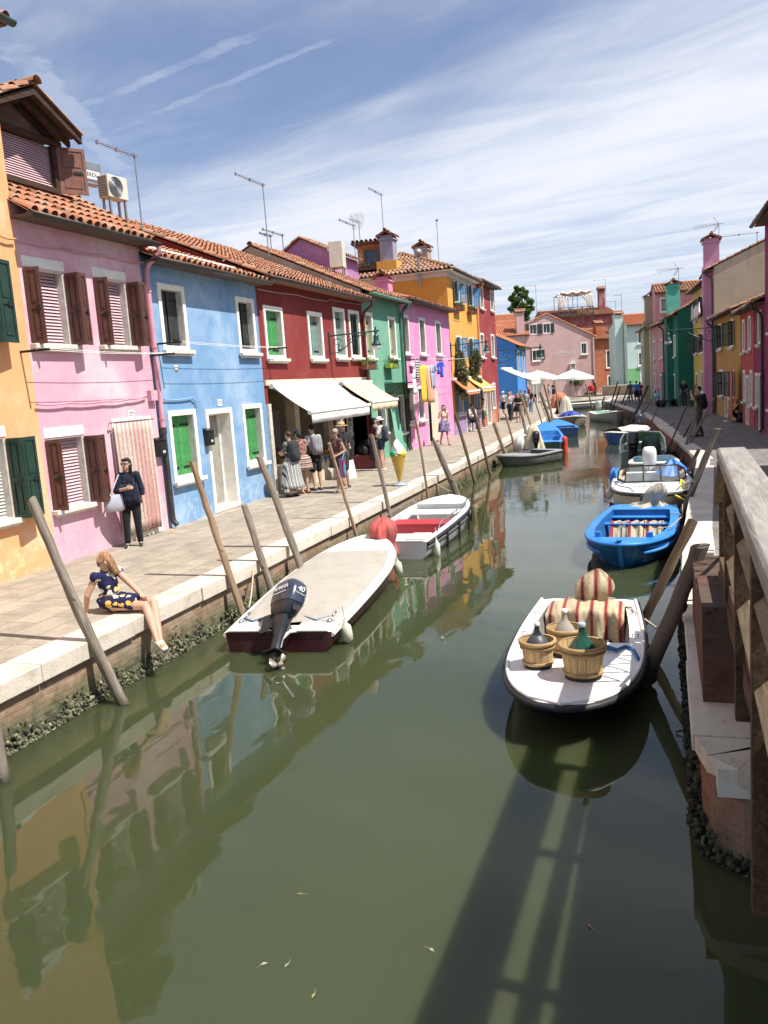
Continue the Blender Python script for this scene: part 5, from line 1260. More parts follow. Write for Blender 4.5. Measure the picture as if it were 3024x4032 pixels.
# -- white motorboat with windscreen
b5, hw, g, L = boat('white motorboat with a black framed windscreen and a painted name', (-.38, 22.9), (-.2, 17.9), 1.86, (.52, .52, .66), gel2, gel2, mat('grey cockpit', (.35, .35, .35), .5), mat('dark grey rubbing strip', (.05, .05, .055), .5), um=.45, ws=.9, pa=2.2, pb=.5, ck=(.06, .46), sw=.16, floor=.1, rake=.6, rub=.04)
q = MB(); gls = MB(); u0 = .50; y0 = u0 * L
P0 = [(-.80, y0 - .75, .56), (-.62, y0 - .06, .58), (-.2, y0 + .10, .60), (.2, y0 + .10, .60), (.62, y0 - .06, .58), (.80, y0 - .75, .56)]
P1 = [(-.76, y0 - .80, .78), (-.58, y0 - .25, .93), (-.19, y0 - .13, .95), (.19, y0 - .13, .95), (.58, y0 - .25, .93), (.76, y0 - .80, .78)]
q.tube(P0, .018, 6); q.tube(P1, .02, 6)
for a, b in zip(P0, P1): q.tube([a, b], .018, 6)
for i in range(5): gls.quad(P0[i], P0[i + 1], P1[i + 1], P1[i])
ws_ = q.build('windscreen', M['black'], b5); gls.build('pane', M['glass'], ws_)
lettering('NELLY', .22, mat('dark painted name', (.08, .08, .085), .7), b5, Matrix.Translation((.06, L * .66, .585)) @ Matrix.Rotation(R(180), 4, 'Z') @ Matrix.Rotation(R(6), 4, 'X'), space=1.25)
for sx in (-1, 1):
    q = MB(); pts = [(sx * (hw(u) - .08), u * L, g(u) + (.10 if .55 < u < .9 else .02)) for u in (.53, .56, .65, .75, .88, .92)]; q.tube(pts, .014, 6); q.build('grab_rail', M['grey_metal'], b5)
outboard(b5, 0., -.05, .5, 5, 0, mat('white cowling', (.70, .70, .68), .35, .05), None, .95, prop=False)
drape('motor_cover', 'bright blue tarpaulin hanging over the left corner of the white motorboat', 'tarpaulin', wl((.86, .9, .28), b5), [(.20, -.12), (.24, .05), (.22, .25), (.18, .42), (.03, .48)], mat('blue tarpaulin', (.02, .16, .48), .5, .15, 5., .3), 21, (.8, 1.3), 5, .14)
drape('motor_cover', 'bright blue tarpaulin heaped at the right stern corner of the white motorboat', 'tarpaulin', wl((-.55, .45, .44), b5), [(.40, .06), (.34, .12), (.22, .30), (.10, .42), (.02, .44)], MATS['blue tarpaulin'], 22, (1, 1), 5, .2)
fender('white fender with green rope on the left bow of the white motorboat', wl((.98, 2.6, .34), b5), .2, .26, .09)
fender('white fender under the bow of the white motorboat', wl((-.30, L - .12, .22), b5), 1.2, .26, .085)
rope('yellow rope from the white motorboat bow to the dark pole', [wl((-.1, L - .45, .66), b5), wl((-.35, L - .2, .60), b5), wl((-.62, L - .15, .45), b5), wl((-.66, L - .5, .5), b5), wl((-.2, L - .5, .66), b5)], .022, M['rope_yellow'])
rope('yellow rope coil hanging on the dark mooring poles', [(.35, 19.2, .05), (.45, 19.1, -.1), (.3, 18.9, -.12), (.33, 19.2, .06)], .02, M['rope_yellow'])
# -- pale turquoise boat, green boat, blue and white boat, far white boat
boat('small pale turquoise open boat between the motorboats', (-.35, 27.6), (-.3, 25.0), 1.42, (.48, .46, .55), mat('pale hull', (.55, .58, .55), .4), gel2, mat('turquoise inside', (.42, .62, .64), .5), M['trim'], um=.5, ws=.8, pa=2.2, pb=.5, ck=(.1, .85), sw=.09, floor=.25, rub=.025)
b6, hw, g, L = boat('pale green boat with a folded windscreen and two outboard motors', (-.68, 28.9), (-.85, 33.6), 1.55, (.52, .5, .6), mat('grey green hull', (.22, .27, .24), .4), mat('pale green deck', (.40, .50, .40), .5), mat('pale green cockpit', (.33, .48, .34), .5), M['trim'], um=.5, ws=.9, pa=2.2, pb=.55, ck=(.08, .6), sw=.12, floor=.3)
outboard(b6, -.32, -.08, .5, 8, 0, mat('black cowling', (.012, .012, .014), .15, .1, coat=.6), None, 1.0, prop=False)
drape('motor_cover', 'dark green cloth over the left motor of the pale green boat', 'motor cover', wl((.25, -.1, .45), b6), [(.27, -.1), (.29, .1), (.30, .3), (.24, .5), (.05, .58)], mat('dark green cloth', (.03, .07, .05), .6, .25, 5., .4), 31, (1, 1.1), 6, .13)
mb = MB(); A = [(-.74, .5, .52), (-.72, .9, .85), (-.60, 1.6, 1.02), (0, 1.9, 1.06), (.60, 1.6, 1.02), (.72, .9, .85), (.74, .5, .52)]
mb.tube(A, .03, 6); mb.loft([[(x_, y_ + .1, z_ - .03) for x_, y_, z_ in A], [(x_ * .9, y_ + 1.3, .6) for x_, y_, z_ in A]], False, False, 1)
mb.build('spray_hood', [M['trim'], mat('mint canvas', (.36, .52, .38), .7, .15)], b6)
b7, hw, g, L = boat('small blue boat under a cream tarpaulin with a dark motor', (-1.15, 41.0), (-2.3, 38.0), 1.4, (.5, .46, .6), mat('mid blue hull', (.06, .16, .50), .4), gel, M['dark'], M['trim'], um=.5, ws=.85, pa=2.2, pb=.6, ck=(.05, .8), sw=.1, floor=.2)
q = MB(); secs = []
for i in range(9):
    u = .08 + .80 * i / 8; secs.append([((hw(u) - .01) * math.sin(-PI / 2 + PI * j / 12), u * L, g(u) + .03 + .16 * math.cos(-PI / 2 + PI * j / 12) + .02 * math.sin(i * 2 + j)) for j in range(13)])
q.loft(secs, False, False); q.build('boat_cover', mat('cream tarpaulin', (.66, .57, .45), .8, .1), b7)
outboard(b7, .0, -.06, .5, 5, 0, None, None, .95, prop=False)
b8, hw, g, L = boat('white boat with a mint rim lying across the far bend', (-4.2, 59.3), (-2.75, 54.6), 1.75, (.6, .56, .75), mat('greyish white hull', (.42, .42, .40), .4), gel, mat('mint rim cockpit', (.30, .55, .42), .5), M['trim'], um=.5, ws=.85, pa=2.2, pb=.55, ck=(.1, .75), sw=.14, floor=.3)
outboard(b8, 0., -.06, .6, 0, 0, mat('pale motor hood', (.42, .42, .38), .6), None, 1.0, prop=False)
# -- left row beyond the pale boat
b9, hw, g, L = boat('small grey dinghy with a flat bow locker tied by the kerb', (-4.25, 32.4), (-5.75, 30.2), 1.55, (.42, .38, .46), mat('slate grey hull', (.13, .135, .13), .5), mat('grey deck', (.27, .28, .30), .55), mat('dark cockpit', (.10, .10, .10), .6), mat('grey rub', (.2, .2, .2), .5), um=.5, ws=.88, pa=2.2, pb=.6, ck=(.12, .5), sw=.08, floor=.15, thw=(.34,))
b10, hw, g, L = boat('long bright blue boat with white sacks at its stern', (-4.75, 34.0), (-5.65, 42.3), 1.75, (.55, .52, .95), mat('green black hull', (.02, .05, .035), .4), blu, mat('sky blue inside', (.07, .30, .62), .5, .15), blu, um=.4, ws=.86, pa=2., pb=.7, ck=(.06, .72), sw=.09, floor=.2, rub=.035, thw=(.3, .62), thm=blu)
outboard(b10, -.2, -.05, .5, 5, 0, M['black'], None, .8, prop=False)
drape('motor_cover', 'cream cloth over the stern motor of the long blue boat', 'motor cover', wl((-.3, .1, .42), b10), [(.42, -.1), (.38, .1), (.3, .35), (.26, .6), (.2, .8), (.04, .9)], mat('cream cloth', (.62, .54, .38), .9, .15, 5., .4), 41, (1, .8), 6, .16)
drape('sack', 'white sack heaped at the left stern of the long blue boat', 'sack', wl((-.72, .3, .32), b10), [(.34, -.05), (.42, .12), (.40, .32), (.28, .5), (.05, .58)], mat('white sack', (.62, .60, .57), .8, .1, 5., .5), 42, (1, 1), 5, .14)
mb = MB(); mb.cap((0, 0, -.35), (0, 0, .35), .12, .12, 12); tag(mb.build('fender', mat('orange red fender', (.62, .06, .03), .5), None, loc=wl((.93, 1.2, .22), b10)), 'orange red fender on the long blue boat', 'boat fender')
b11, hw, g, L = boat('blue boat with a folded canopy beyond the long blue one', (-4.85, 43.6), (-5.9, 49.0), 1.6, (.5, .46, .7), mat('navy hull', (.02, .05, .12), .4), blu, mat('dark blue inside', (.02, .10, .3), .6), blu, um=.45, ws=.85, pa=2., pb=.65, ck=(.08, .5), sw=.12, floor=.2)
b12, hw, g, L = boat('white boat with a grey hull tied behind the blue canopy boat', (-6.3, 57.5), (-5.1, 51.4), 1.9, (.6, .55, .75), mat('warm grey hull', (.25, .23, .20), .5), gel, mat('beige inside', (.45, .42, .36), .6), M['trim'], um=.5, ws=.85, pa=2.2, pb=.6, ck=(.1, .6), sw=.14, floor=.25)
drape('motor_cover', 'pale canvas hood on the stern of the white boat with the grey hull', 'motor cover', wl((0, .2, .5), b12), [(.5, -.1), (.42, .3), (.36, .7), (.3, 1.1), (.05, 1.3)], mat('pale canvas', (.55, .52, .42), .9, .15, 5., .4), 43, (1, .8), 6, .14)
drape('tarpaulin', 'crumpled deep blue tarpaulin on the white boat with the grey hull', 'tarpaulin', wl((0, 3.4, .6), b12), [(.5, .0), (.42, .15), (.2, .3), (.03, .34)], mat('deep blue tarpaulin', (.015, .05, .30), .6, .2), 44, (1.3, .8), 6, .2)
b13, hw, g, L = boat('small navy boat with an orange cloth on its motor', (-7.85, 66.5), (-8.9, 73.0), 2.3, (.8, .7, .9), mat('navy blue hull', (.015, .025, .07), .4), gel, mat('pale inside', (.5, .48, .44), .6), M['trim'], um=.5, ws=.9, pa=2.4, pb=.5, ck=(.12, .85), sw=.16, floor=.3)
outboard(b13, 0, -.1, .7, 5, 0, M['black'], None, 1., prop=False)
drape('motor_cover', 'faded orange cloth tied over the motor of the small navy boat', 'motor cover', wl((.1, .1, .7), b13), [(.62, -.1), (.66, .2), (.5, .5), (.55, .8), (.3, 1.1), (.05, 1.2)], mat('faded orange cloth', (.58, .20, .09), .9, .2, 5., .4), 45, (1.2, .8), 6, .18)
b14, hw, g, L = boat('long low pale boat lying along the far quay', (-9.0, 79.5), (-4.3, 83.5), 1.9, (.55, .5, .75), mat('dull grey hull', (.22, .23, .22), .5), mat('off white deck', (.58, .57, .54), .5), mat('off white inside', (.45, .45, .42), .6), M['trim'], um=.5, ws=.85, pa=2.2, pb=.6, ck=(.15, .85), sw=.22, floor=.25, thw=(.4, .65))
drape('motor_cover', 'beige hood over the motor of the long low pale boat', 'motor cover', wl((0, .1, .4), b14), [(.42, .0), (.46, .3), (.4, .7), (.2, 1.), (.04, 1.05)], MATS['pale canvas'], 46, (1, 1), 6, .12)
for o in COL.objects:
    if 'L' in o.keys(): del o['L']

# ================================================================== ROOFTOPS
def antenna(label, base, h_, boom=1.3, az=0., n_=9, kind='yagi', off=.9, r_=.018):
    """mast with a cross-barred boom pointing along az (degrees from +X)"""
    t = thing('tv_antenna', label, 'antenna', base); mb = MB(); mb.tube([(0, 0, -.5), (0, 0, h_)], r_, 6); mb.build('mast', M['grey_metal'], t)
    a = R(az); d = Vector((math.cos(a), math.sin(a), 0)); s_ = Vector((-d.y, d.x, 0)); mb = MB(); z_ = Vector((0, 0, h_ - .05))
    if kind == 'yagi':
        mb.tube([z_ - d * .12, z_ + d * boom], r_ * .8, 6)
        for i in range(n_):
            p = z_ + d * (boom * (i + .3) / n_); q = .16 - .005 * i; mb.tube([p - s_ * q, p + s_ * q], r_ * .35, 5)
        for f in (0, .5, 1.): mb.box(-.03, .03, -.03, .03, -.04, .04, M=Matrix.Translation(z_ + d * boom * f))
    else:
        mb.tube([z_ - d * .3, z_ + d * boom], r_ * .8, 6)
        for sg in (-1, 1):
            for i in range(5): mb.tube([z_ - s_ * .3 + Vector((0, 0, sg * (.06 + .075 * i))) - d * (-.05 - .05 * i), z_ + s_ * .3 + Vector((0, 0, sg * (.06 + .075 * i))) + d * (.05 + .05 * i)], r_ * .4, 5)
            for q in (-.3, 0., .3): mb.tube([z_ + s_ * q, z_ + s_ * q + Vector((0, 0, sg * .38)) + d * .27], r_ * .45, 5)
        for i in range(6): mb.tube([z_ + d * (boom * i / 6) - s_ * .13, z_ + d * (boom * i / 6) + s_ * .13], r_ * .4, 5)
        for sg in (-1, 1): mb.tube([z_ + Vector((0, 0, sg * .03)), z_ + d * boom + Vector((0, 0, sg * .12))], r_ * .4, 5)
    mb.build('aerial', M['grey_metal'], t); return t
def top_at(px, py, X): return PX(px, py, X)
def mast(label, bot, top, X, **kw):
    b, t_ = PX(*bot, X), PX(*top, X); return antenna(label, b, t_.z - b.z, **kw)
def R_(x, y): return (x / 2.37, 200 + y / 2.37)
def Q_(x, y): return (900 + x / 2.765, 700 + y / 2.765)
def F_(x, y): return (1300 + x / 2.37, 850 + y / 2.37)
def E_(x, y): return (1000 + x / 2.37, 1100 + y / 2.37)
def H_(x, y): return (1050 + x / 2.765, 1450 + y / 2.765)
def Gz(x, y): return (1500 + x / 3.318, 1300 + y / 3.318)
def K_(x, y): return (1800 + x / 2.37, 1050 + y / 2.37)
def I_(x, y): return (2400 + x / 2.659, 800 + y / 2.659)
def T_(x, y): return (1900 + x / 5.53, 1480 + y / 5.53)
def P_(x, y): return (2100 + x / 4.147, 1400 + y / 4.147)
def B_(x, y): return (x / 2.37, 1600 + y / 2.37)
mast('tall thin antenna on the roof between the pink and blue houses', R_(1315, 1540), R_(1270, 970), -12., boom=1.35, az=-92)
mast('tall antenna above the dark red house roof', Q_(425, 690), Q_(390, 72), -12.5, boom=1.75, az=-92)
mast('short antenna, right one of the low pair behind the grey gable', Q_(592, 725), Q_(590, 615), -13.5, boom=1.5, az=-92)
mast('short antenna, left one of the low pair behind the grey gable', Q_(460, 705), Q_(460, 622), -13.5, boom=.75, az=-92)
mast('antenna with two stacked booms beside the orange dormer', Q_(1375, 760), Q_(1362, 510), -13.5, boom=1.6, az=-92)
mast('antenna with a mesh panel behind the stacked booms', Q_(1430, 655), Q_(1420, 475), -13.8, boom=1.1, az=-95, kind='panel')
mast('tall antenna leaning over the ridge of the orange dormer', Q_(1690, 620), Q_(1645, 165), -13., boom=1.6, az=-92)
mast('plain grey pole beside the chimney on the yellow house', F_(1012, 385), F_(1005, 42), -11.5, boom=.05, n_=1)
mast('large antenna with mesh wings behind the mauve chimney', I_(1148, 600), I_(1172, 135), 3.2, boom=1.4, az=172, kind='panel')
mast('antenna with mesh wings above the turquoise chimney', I_(725, 840), I_(735, 592), 1.0, boom=1.3, az=172, kind='panel')
mast('small antenna over the tiled roof by the tall magenta house', I_(1545, 420), I_(1550, 290), 4.6, boom=1.7, az=178)
mast('small plain antenna beside the mauve chimney', I_(1130, 590), I_(1138, 372), 3.0, boom=.8, az=178)
mast('thin antenna over the mint chimney', I_(127, 1130), I_(132, 972), -4.3, boom=.7, az=178, r_=.03)
mast('thin antenna in front of the wine red chimney', I_(70, 1270), I_(72, 1035), -5.6, boom=1.0, az=178, r_=.03)
b = PY(*K_(742, 420), 112.); antenna('thin antenna beside the tree', b, 3.4, boom=1.6, az=200, r_=.03)
b = PY(*K_(1390, 360), 118.); antenna('thin antenna on the wine red roof', b, 3.4, boom=1.6, az=198, r_=.03)
# air conditioner on legs over the pink roof, with the sign behind it
def aircon(label, c, w_, d_, h_, az, fan=True):
    t = thing('air_conditioner', label, 'air conditioner', c, az); cream = mat('cream casing', (.60, .56, .46), .5, .08)
    mb = MB(); mb.box(-w_ / 2, w_ / 2, -d_ / 2, d_ / 2, 0, h_); mb.build('casing', cream, t, bevel=.015)
    if fan:
        mb = MB()
        for i in range(9):
            r_ = h_ * .05 * (i + .5); mb.tube([(-w_ * .12 + math.cos(a) * r_, -d_ / 2 - .012, h_ / 2 + math.sin(a) * r_) for a in [2 * PI * k_ / 26 for k_ in range(26)]], .006, 5, loop=True)
        mb.build('fan_grille', M['grey_metal'], t)
        mb = MB(); mb.lathe([(h_ * .43, 0), (h_ * .43, .006), (.0, .006)], 28, 0, Matrix.Translation((-w_ * .12, -d_ / 2 - .002, h_ / 2)) @ Matrix.Rotation(R(90), 4, 'X')); mb.build('fan_opening', mat('grille shadow', (.12, .12, .11), .6), t)
    mb = MB()
    for i in range(8): mb.box(-w_ / 2 - .006, -w_ / 2, -d_ * .4, d_ * .4, h_ * (.08 + .11 * i), h_ * (.13 + .11 * i))
    mb.build('side_louvre', mat('louvre shade', (.2, .2, .19), .6), t)
    mb = MB()
    for sx in (-.38, .38):
        for sy in (-.3, .3): mb.box(sx * w_ - .02, sx * w_ + .02, sy * d_ - .02, sy * d_ + .02, -.42, 0)
    mb.build('stand', M['grey_metal'], t); return t
aircon('cream air conditioner on a stand above the pale pink house', PX(*R_(1080, 1395), -10.25) + Vector((0, -.05, .0)), .54, .27, .43, R(82))
sg = PX(*R_(865, 1160), -11.2); t = thing('roof_sign', 'white sign ending in EREX half hidden by the dormer shutter', 'sign', sg, R(80))
mb = MB(); mb.box(-.62, .20, 0, .02, -.08, .08); mb.build('board', M['white'], t)
mb = MB(); mb.box(-.62, .27, .03, .25, .0, .26); mb.box(-.62, .27, .03, .25, -.17, -.09); mb.box(-.5, -.45, .05, .1, -.9, -.1); mb.build('bracket', M['grey_metal'], t)
lettering('EREX', .12, mat('dark lettering', (.06, .06, .07), .6), t, Matrix.Translation((-.02, -.004, 0)) @ Matrix.Rotation(R(90), 4, 'X'))
def leaves(mb, c, r, n_, sz, rr, mi=0, flat=.5, shell=.5):
    for _ in range(n_):
        d = Vector((rr.gauss(0, 1), rr.gauss(0, 1), rr.gauss(0, 1))).normalized(); q = shell + (1 - shell) * rr.random() ** .6
        p = Vector(c) + Vector((d.x * r[0], d.y * r[1], d.z * r[2])) * q; a = Matrix.Rotation(rr.uniform(0, 6.3), 3, Vector((rr.random() - .5, rr.random() - .5, rr.random() - .5))); s_ = sz * rr.uniform(.6, 1.3)
        vs = [p + a @ Vector(v) for v in ((-s_ * .5, 0, 0), (0, -s_ * .3, s_ * .08), (s_ * .6, 0, 0), (0, s_ * .3, s_ * .08))]
        mb.add(vs, [(0, 1, 2, 3)], mi, False, min(1, max(0, rr.gauss(.5, .25) + .2 * d.z)))
leaf_g = leafmat('green leaves', (.02, .055, .012), (.10, .19, .035)); leaf_y = leafmat('yellow green leaves', (.08, .13, .02), (.30, .36, .05)); leaf_d = leafmat('dark trailing leaves', (.035, .055, .022), (.24, .26, .13)); flw_r = leafmat('red flowers', (.35, .02, .03), (.6, .1, .12)); tree_l = leafmat('tree leaves', (.018, .055, .010), (.16, .28, .06))
M['terracotta'] = mat('terracotta pot', (.26, .09, .05), .8, .2)
# dormer of the pink house
dl = (-10.25, 11.35)
dm = thing('dormer', 'brown timber gabled dormer with a pink blind on the pale pink roof', 'dormer', (dl[0], dl[1], 0), R(90)); dwm = wood('dark dormer timber', (.085, .048, .034), axis='x', rough=.85)
mb = MB(); Lw = 1.75; CX = .74
holed(mb, 0, Lw, 5.7, 7.2, [(.15, 1.6, 6.42, 7.15)]); mb.add([(0, 0, 7.2), (Lw, 0, 7.2), (CX, 0, 7.75)], [(0, 1, 2)])
mb.quad((0, 0, 5.7), (0, 3, 5.7), (0, 3, 7.2), (0, 0, 7.2)); mb.quad((Lw, 0, 5.7), (Lw, 3, 5.7), (Lw, 3, 7.2), (Lw, 0, 7.2))
mb.build('wall', mat('brown dormer render', (.16, .10, .08), .9, .3, 4.), dm)
mb = MB(); mb.box(-.05, Lw + .05, -.10, .0, 7.16, 7.24); mb.box(.06, .15, -.05, .1, 6.36, 7.15); mb.box(1.6, 1.69, -.05, .1, 6.36, 7.15); mb.box(.06, 1.69, -.06, .1, 6.33, 6.42)
for sg_ in (-1, 1):
    mb.add([(CX + sg_ * 1.12, -.5, 7.27), (CX, -.5, 7.80), (CX, -.42, 7.80), (CX + sg_ * 1.12, -.42, 7.27), (CX + sg_ * 1.12, -.5, 7.17), (CX, -.5, 7.68), (CX, -.42, 7.68), (CX + sg_ * 1.12, -.42, 7.17)], [(0, 1, 2, 3), (4, 5, 1, 0), (4, 7, 6, 5), (3, 2, 6, 7), (0, 3, 7, 4)])
    for y_ in (-.3, -.05): mb.add([(CX + sg_ * 1.05, y_, 7.23), (CX, y_, 7.72), (CX, y_ + .07, 7.72), (CX + sg_ * 1.05, y_ + .07, 7.23), (CX + sg_ * 1.05, y_, 7.13), (CX, y_, 7.62), (CX, y_ + .07, 7.62), (CX + sg_ * 1.05, y_ + .07, 7.13)], [(0, 1, 2, 3), (4, 5, 1, 0), (4, 7, 6, 5), (3, 2, 6, 7)])
mb.build('timber_frame', dwm, dm)
mb = MB(); rr = random.Random(77)
for sg_ in (-1, 1):
    V = Vector((-sg_ * 1.12, 0, .54)); Lr = V.length; V.normalize(); U = Vector((0, -sg_, 0)) * -1; N = U.cross(V)
    if N.z < 0: U = -U; N = -N
    P0 = Vector((CX + sg_ * 1.12, -.55 if U.y > 0 else 3., 7.31)); tiles(mb, P0, U, V, N, 3.55, Lr, rr)
    mb.quad((CX + sg_ * 1.12, -.52, 7.28), (CX, -.52, 7.81), (CX, 3, 7.81), (CX + sg_ * 1.12, 3, 7.28), 1)
ridge(mb, (CX, -.6, 7.86), (CX, 3, 7.86), rr); mb.build('roof', [M['tile_old'], M['soffit']], dm)
mb = MB()
for i in range(18):
    zc = 6.42 + .73 * (i + .5) / 18; mb.add([(.15, .03, zc - .021), (1.6, .03, zc - .021), (1.6, .055, zc + .018), (.15, .055, zc + .018)], [(0, 1, 2, 3)], 0, False, .4 + .2 * rnd.random())
mb.build('blind', BL['pink'], dm); mb = MB(); mb.box(.15, 1.6, .09, .1, 6.42, 7.15); mb.build('pane', M['dark'], dm)
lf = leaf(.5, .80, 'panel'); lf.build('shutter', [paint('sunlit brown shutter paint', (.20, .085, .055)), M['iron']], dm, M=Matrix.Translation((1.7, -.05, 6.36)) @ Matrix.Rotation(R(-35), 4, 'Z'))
# lilac upper storey behind the dark red roof, with its air conditioner
PU = plaster('lilac attic render', (.36, .17, .34), (.5, .32, .45), .8, None, 51.)
gable_house('lilac gabled attic showing above the dark red house roof', (-14.1, 31.), 0., [(0, 8.0), (.75, 8.48), (2.0, 7.85)], 3, PU, [], tile='tile_old', ts=52)
aircon('tall white slatted air conditioner at the end of the grey gable', PX(*Q_(1195, 985), -11.2) + Vector((0, 0, .0)), .5, .6, .92, R(10), False)
# orange dormer and chimneys on the yellow house
od = thing('dormer', 'orange dormer with a small flower balcony on the yellow house roof', 'dormer', (-13.98, 39.35, 0), R(8)); OW = plaster('orange dormer render', (.55, .14, .05), None, .5, None, 53.)
mb = MB(); holed(mb, 0, 1.32, 7.9, 9.42, [(.30, 1.02, 8.5, 9.2)]); mb.quad((1.32, 0, 7.9), (1.32, 2, 7.9), (1.32, 2, 9.35), (1.32, 0, 9.42)); mb.quad((0, 0, 7.9), (0, 2, 7.9), (0, 2, 9.35), (0, 0, 9.42)); mb.build('wall', OW, od)
window(od, .25, 1.07, 8.45, 9.25, 'pane', frame=wood('honey timber', (.36, .22, .10)), fw=.09, bars=1, sill=False, pane=mat('blue pane', (.08, .13, .25), .1))
mb = MB(); mb.box(-.25, 1.5, -.3, 2, 9.43, 9.5, 1); tiles(mb, (-.25, -.3, 9.51), (1, 0, 0), Vector((0, 1, .03)).normalized(), Vector((0, -.03, 1)).normalized(), 1.75, 2.2, random.Random(54)); mb.build('roof', [M['tile_old'], M['soffit']], od)
mb = MB()
for z_ in (8.3, 8.48): mb.tube([(-.3, -.35, z_), (1.4, -.35, z_)], .02, 6)
for i in range(9): mb.tube([(-.3 + .21 * i, -.35, 8.2), (-.3 + .21 * i, -.35, 8.5)], .012, 5)
mb.box(-.3, 1.4, -.36, .0, 8.17, 8.2); mb.build('balcony_rail', M['iron'], od)
rr = random.Random(3); mb = MB(); leaves(mb, (.5, -.3, 8.42), (.7, .12, .12), 200, .07, rr, 0, shell=.1); mb.build('foliage', leaf_d, od)
LIL = plaster('lavender chimney render', (.29, .27, .34), None, .4, None, 55.)
chimney(yellow_house, .62, 2.95, 7.9, 9.9, .66, LIL); mb = MB(); mb.box(.15, 1.1, 2.45, 3.45, 7.6, 8.5); mb.build('chimney_base', C['yellow'], yellow_house)
chimney(yellow_house, 4.9, 2.4, 8., 9.9, .7, plaster('bare chimney render', (.36, .29, .25), None, .4, None, 56.))
chimney(pink2_house, 5.4, 2.3, 6.4, 7.6, .6, C['pink2'])
mb = MB(); mb.tube([(-10.75, 38.7, 7.1), (-10.75, 38.7, 8.45)], .07, 10); mb.ell((-10.75, 38.7, 8.62), (.2, .2, .2), 14, 8); tag(mb.build('stove_flue', M['grey_metal'], None), 'shiny steel flue with a round cowl on the yellow end wall', 'flue')
# white cable hose across the blue roof
mb = MB(); pts = [PX(*((550 + a / 2.765), (850 + b / 2.765)), -9.3) for a, b in ((175, 165), (260, 190), (350, 245), (480, 290), (600, 310), (760, 390), (900, 420), (1050, 460), (1210, 525))]; pts = [Vector((-9.75 - .30 * (1 - i / 8.), p.y, 5.36 + .38 * (.25 + .30 * (1 - i / 8.)) + .14)) for i, p in enumerate(pts)]
mb.tube(pts, .035, 8); tag(mb.build('roof_hose', M['trim'], None), 'white hose snaking over the blue house roof tiles', 'hose')

# ================================================================== ON THE HOUSE FRONTS
def PW(px, d=.0): return PX(px[0], px[1], LX + d)
def wall_cable(label, pts, m_, r_=.012, d=.03):
    mb = MB(); Q = []
    for a, b in zip(pts, pts[1:]):
        A, B = PW(a, d), PW(b, d)
        for i in range(8): p = A.lerp(B, i / 8); p.z -= .02 * math.sin(PI * i / 8); p.x = LX + d; Q.append(p)
    Q.append(PW(pts[-1], d)); mb.tube(Q, r_, 6); return tag(mb.build('wall_cable', m_, None), label, 'cable')
def A_(x, y): return (x / 2.37, 1000 + y / 2.37)
def Cz(x, y): return (550 + x / 2.765, 850 + y / 2.765)
def Dz(x, y): return (550 + x / 2.765, 1450 + y / 2.765)
pc = mat('pink painted cable', (.55, .30, .38), .7)
wall_cable('pink cable high on the pale pink house under its eave', [R_(165, 1760), R_(600, 1840), R_(1000, 1910), R_(1355, 1975)], pc, .016, .06)
wall_cable('pink cable strung between the storeys of the pale pink house', [A_(340, 1400), A_(640, 1390), A_(975, 1375), A_(1200, 1355), A_(1370, 1320)], pc, .018, .06)
wall_cable('orange cable high on the orange house', [R_(0, 1725), R_(145, 1755)], mat('orange cable', (.55, .30, .12), .7), .016, .06)
wall_cable('blue cable under the eave of the sky blue house', [Cz(150, 520), Cz(600, 600), Cz(1000, 690), Cz(1230, 740)], mat('blue painted cable', (.12, .22, .38), .7), .014, .06)
wall_cable('grey cable under the eave of the dark red house', [E_(30, 90), E_(400, 145), E_(680, 205), E_(700, 185), E_(1010, 235)], M['grey_metal'], .013, .06)
wall_cable('blue conduit above the left ground window of the sky blue house', [Dz(265, 340), Dz(570, 322), Dz(605, 350), Dz(625, 430)], mat('pale blue conduit', (.22, .36, .55), .7), .016, .04)
def plate(label, c, txt, w_=.19, h_=.15):
    t = thing('house_number', label, 'house number', c, R(90)); mb = MB(); mb.box(-w_ / 2, w_ / 2, -.012, -.002, -h_ / 2, h_ / 2); mb.build('plaque', M['trim'], t)
    lettering(txt, .10, mat('black digits', (.04, .04, .05), .7), t, Matrix.Translation((0, -.014, 0)) @ Matrix.Rotation(R(90), 4, 'X'), name='digits'); return t
plate('white number plate over the striped door curtain', PW(B_(1222, 72)), '272')
plate('white number plate over the white doorway of the blue house', PW(Dz(868, 372)), '273')
def mailbox(label, c):
    t = thing('mailbox', label, 'mailbox', c, R(90)); mb = MB(); mb.box(-.13, .13, -.12, 0, -.18, .14); mb.add([(-.145, -.14, .141), (.145, -.14, .141), (.145, .0, .20), (-.145, 0, .20), (-.145, 0, .141), (.145, 0, .141)], [(0, 1, 2, 3), (0, 3, 4), (1, 5, 2), (0, 4, 5, 1)]); mb.build('body', M['black'], t, bevel=.006)
    mb = MB(); mb.box(-.10, .10, -.128, -.121, -.15, .06); mb.box(-.03, .05, -.131, -.129, -.11, -.06, 1); mb.build('door', [M['iron'], M['sill']], t); return t
mailbox('black mailbox between the striped curtain and the dark drainpipe', PW(B_(1475, 385), .0))
mailbox('black mailbox left of the white doorway on the blue house', PW(Dz(728, 750), .0))
mb = MB(); mb.box(-.11, .11, -.1, 0, -.10, .10); mb.box(-.05, .03, -.103, -.1001, .03, .07, 1); o = mb.build('meter_box', [pc, mat('yellow sticker', (.7, .5, .08), .6)], None, loc=PW(A_(1402, 1322)), rz=R(90), bevel=.005); tag(o, 'pink painted meter box at the right edge of the pale pink house', 'meter box')
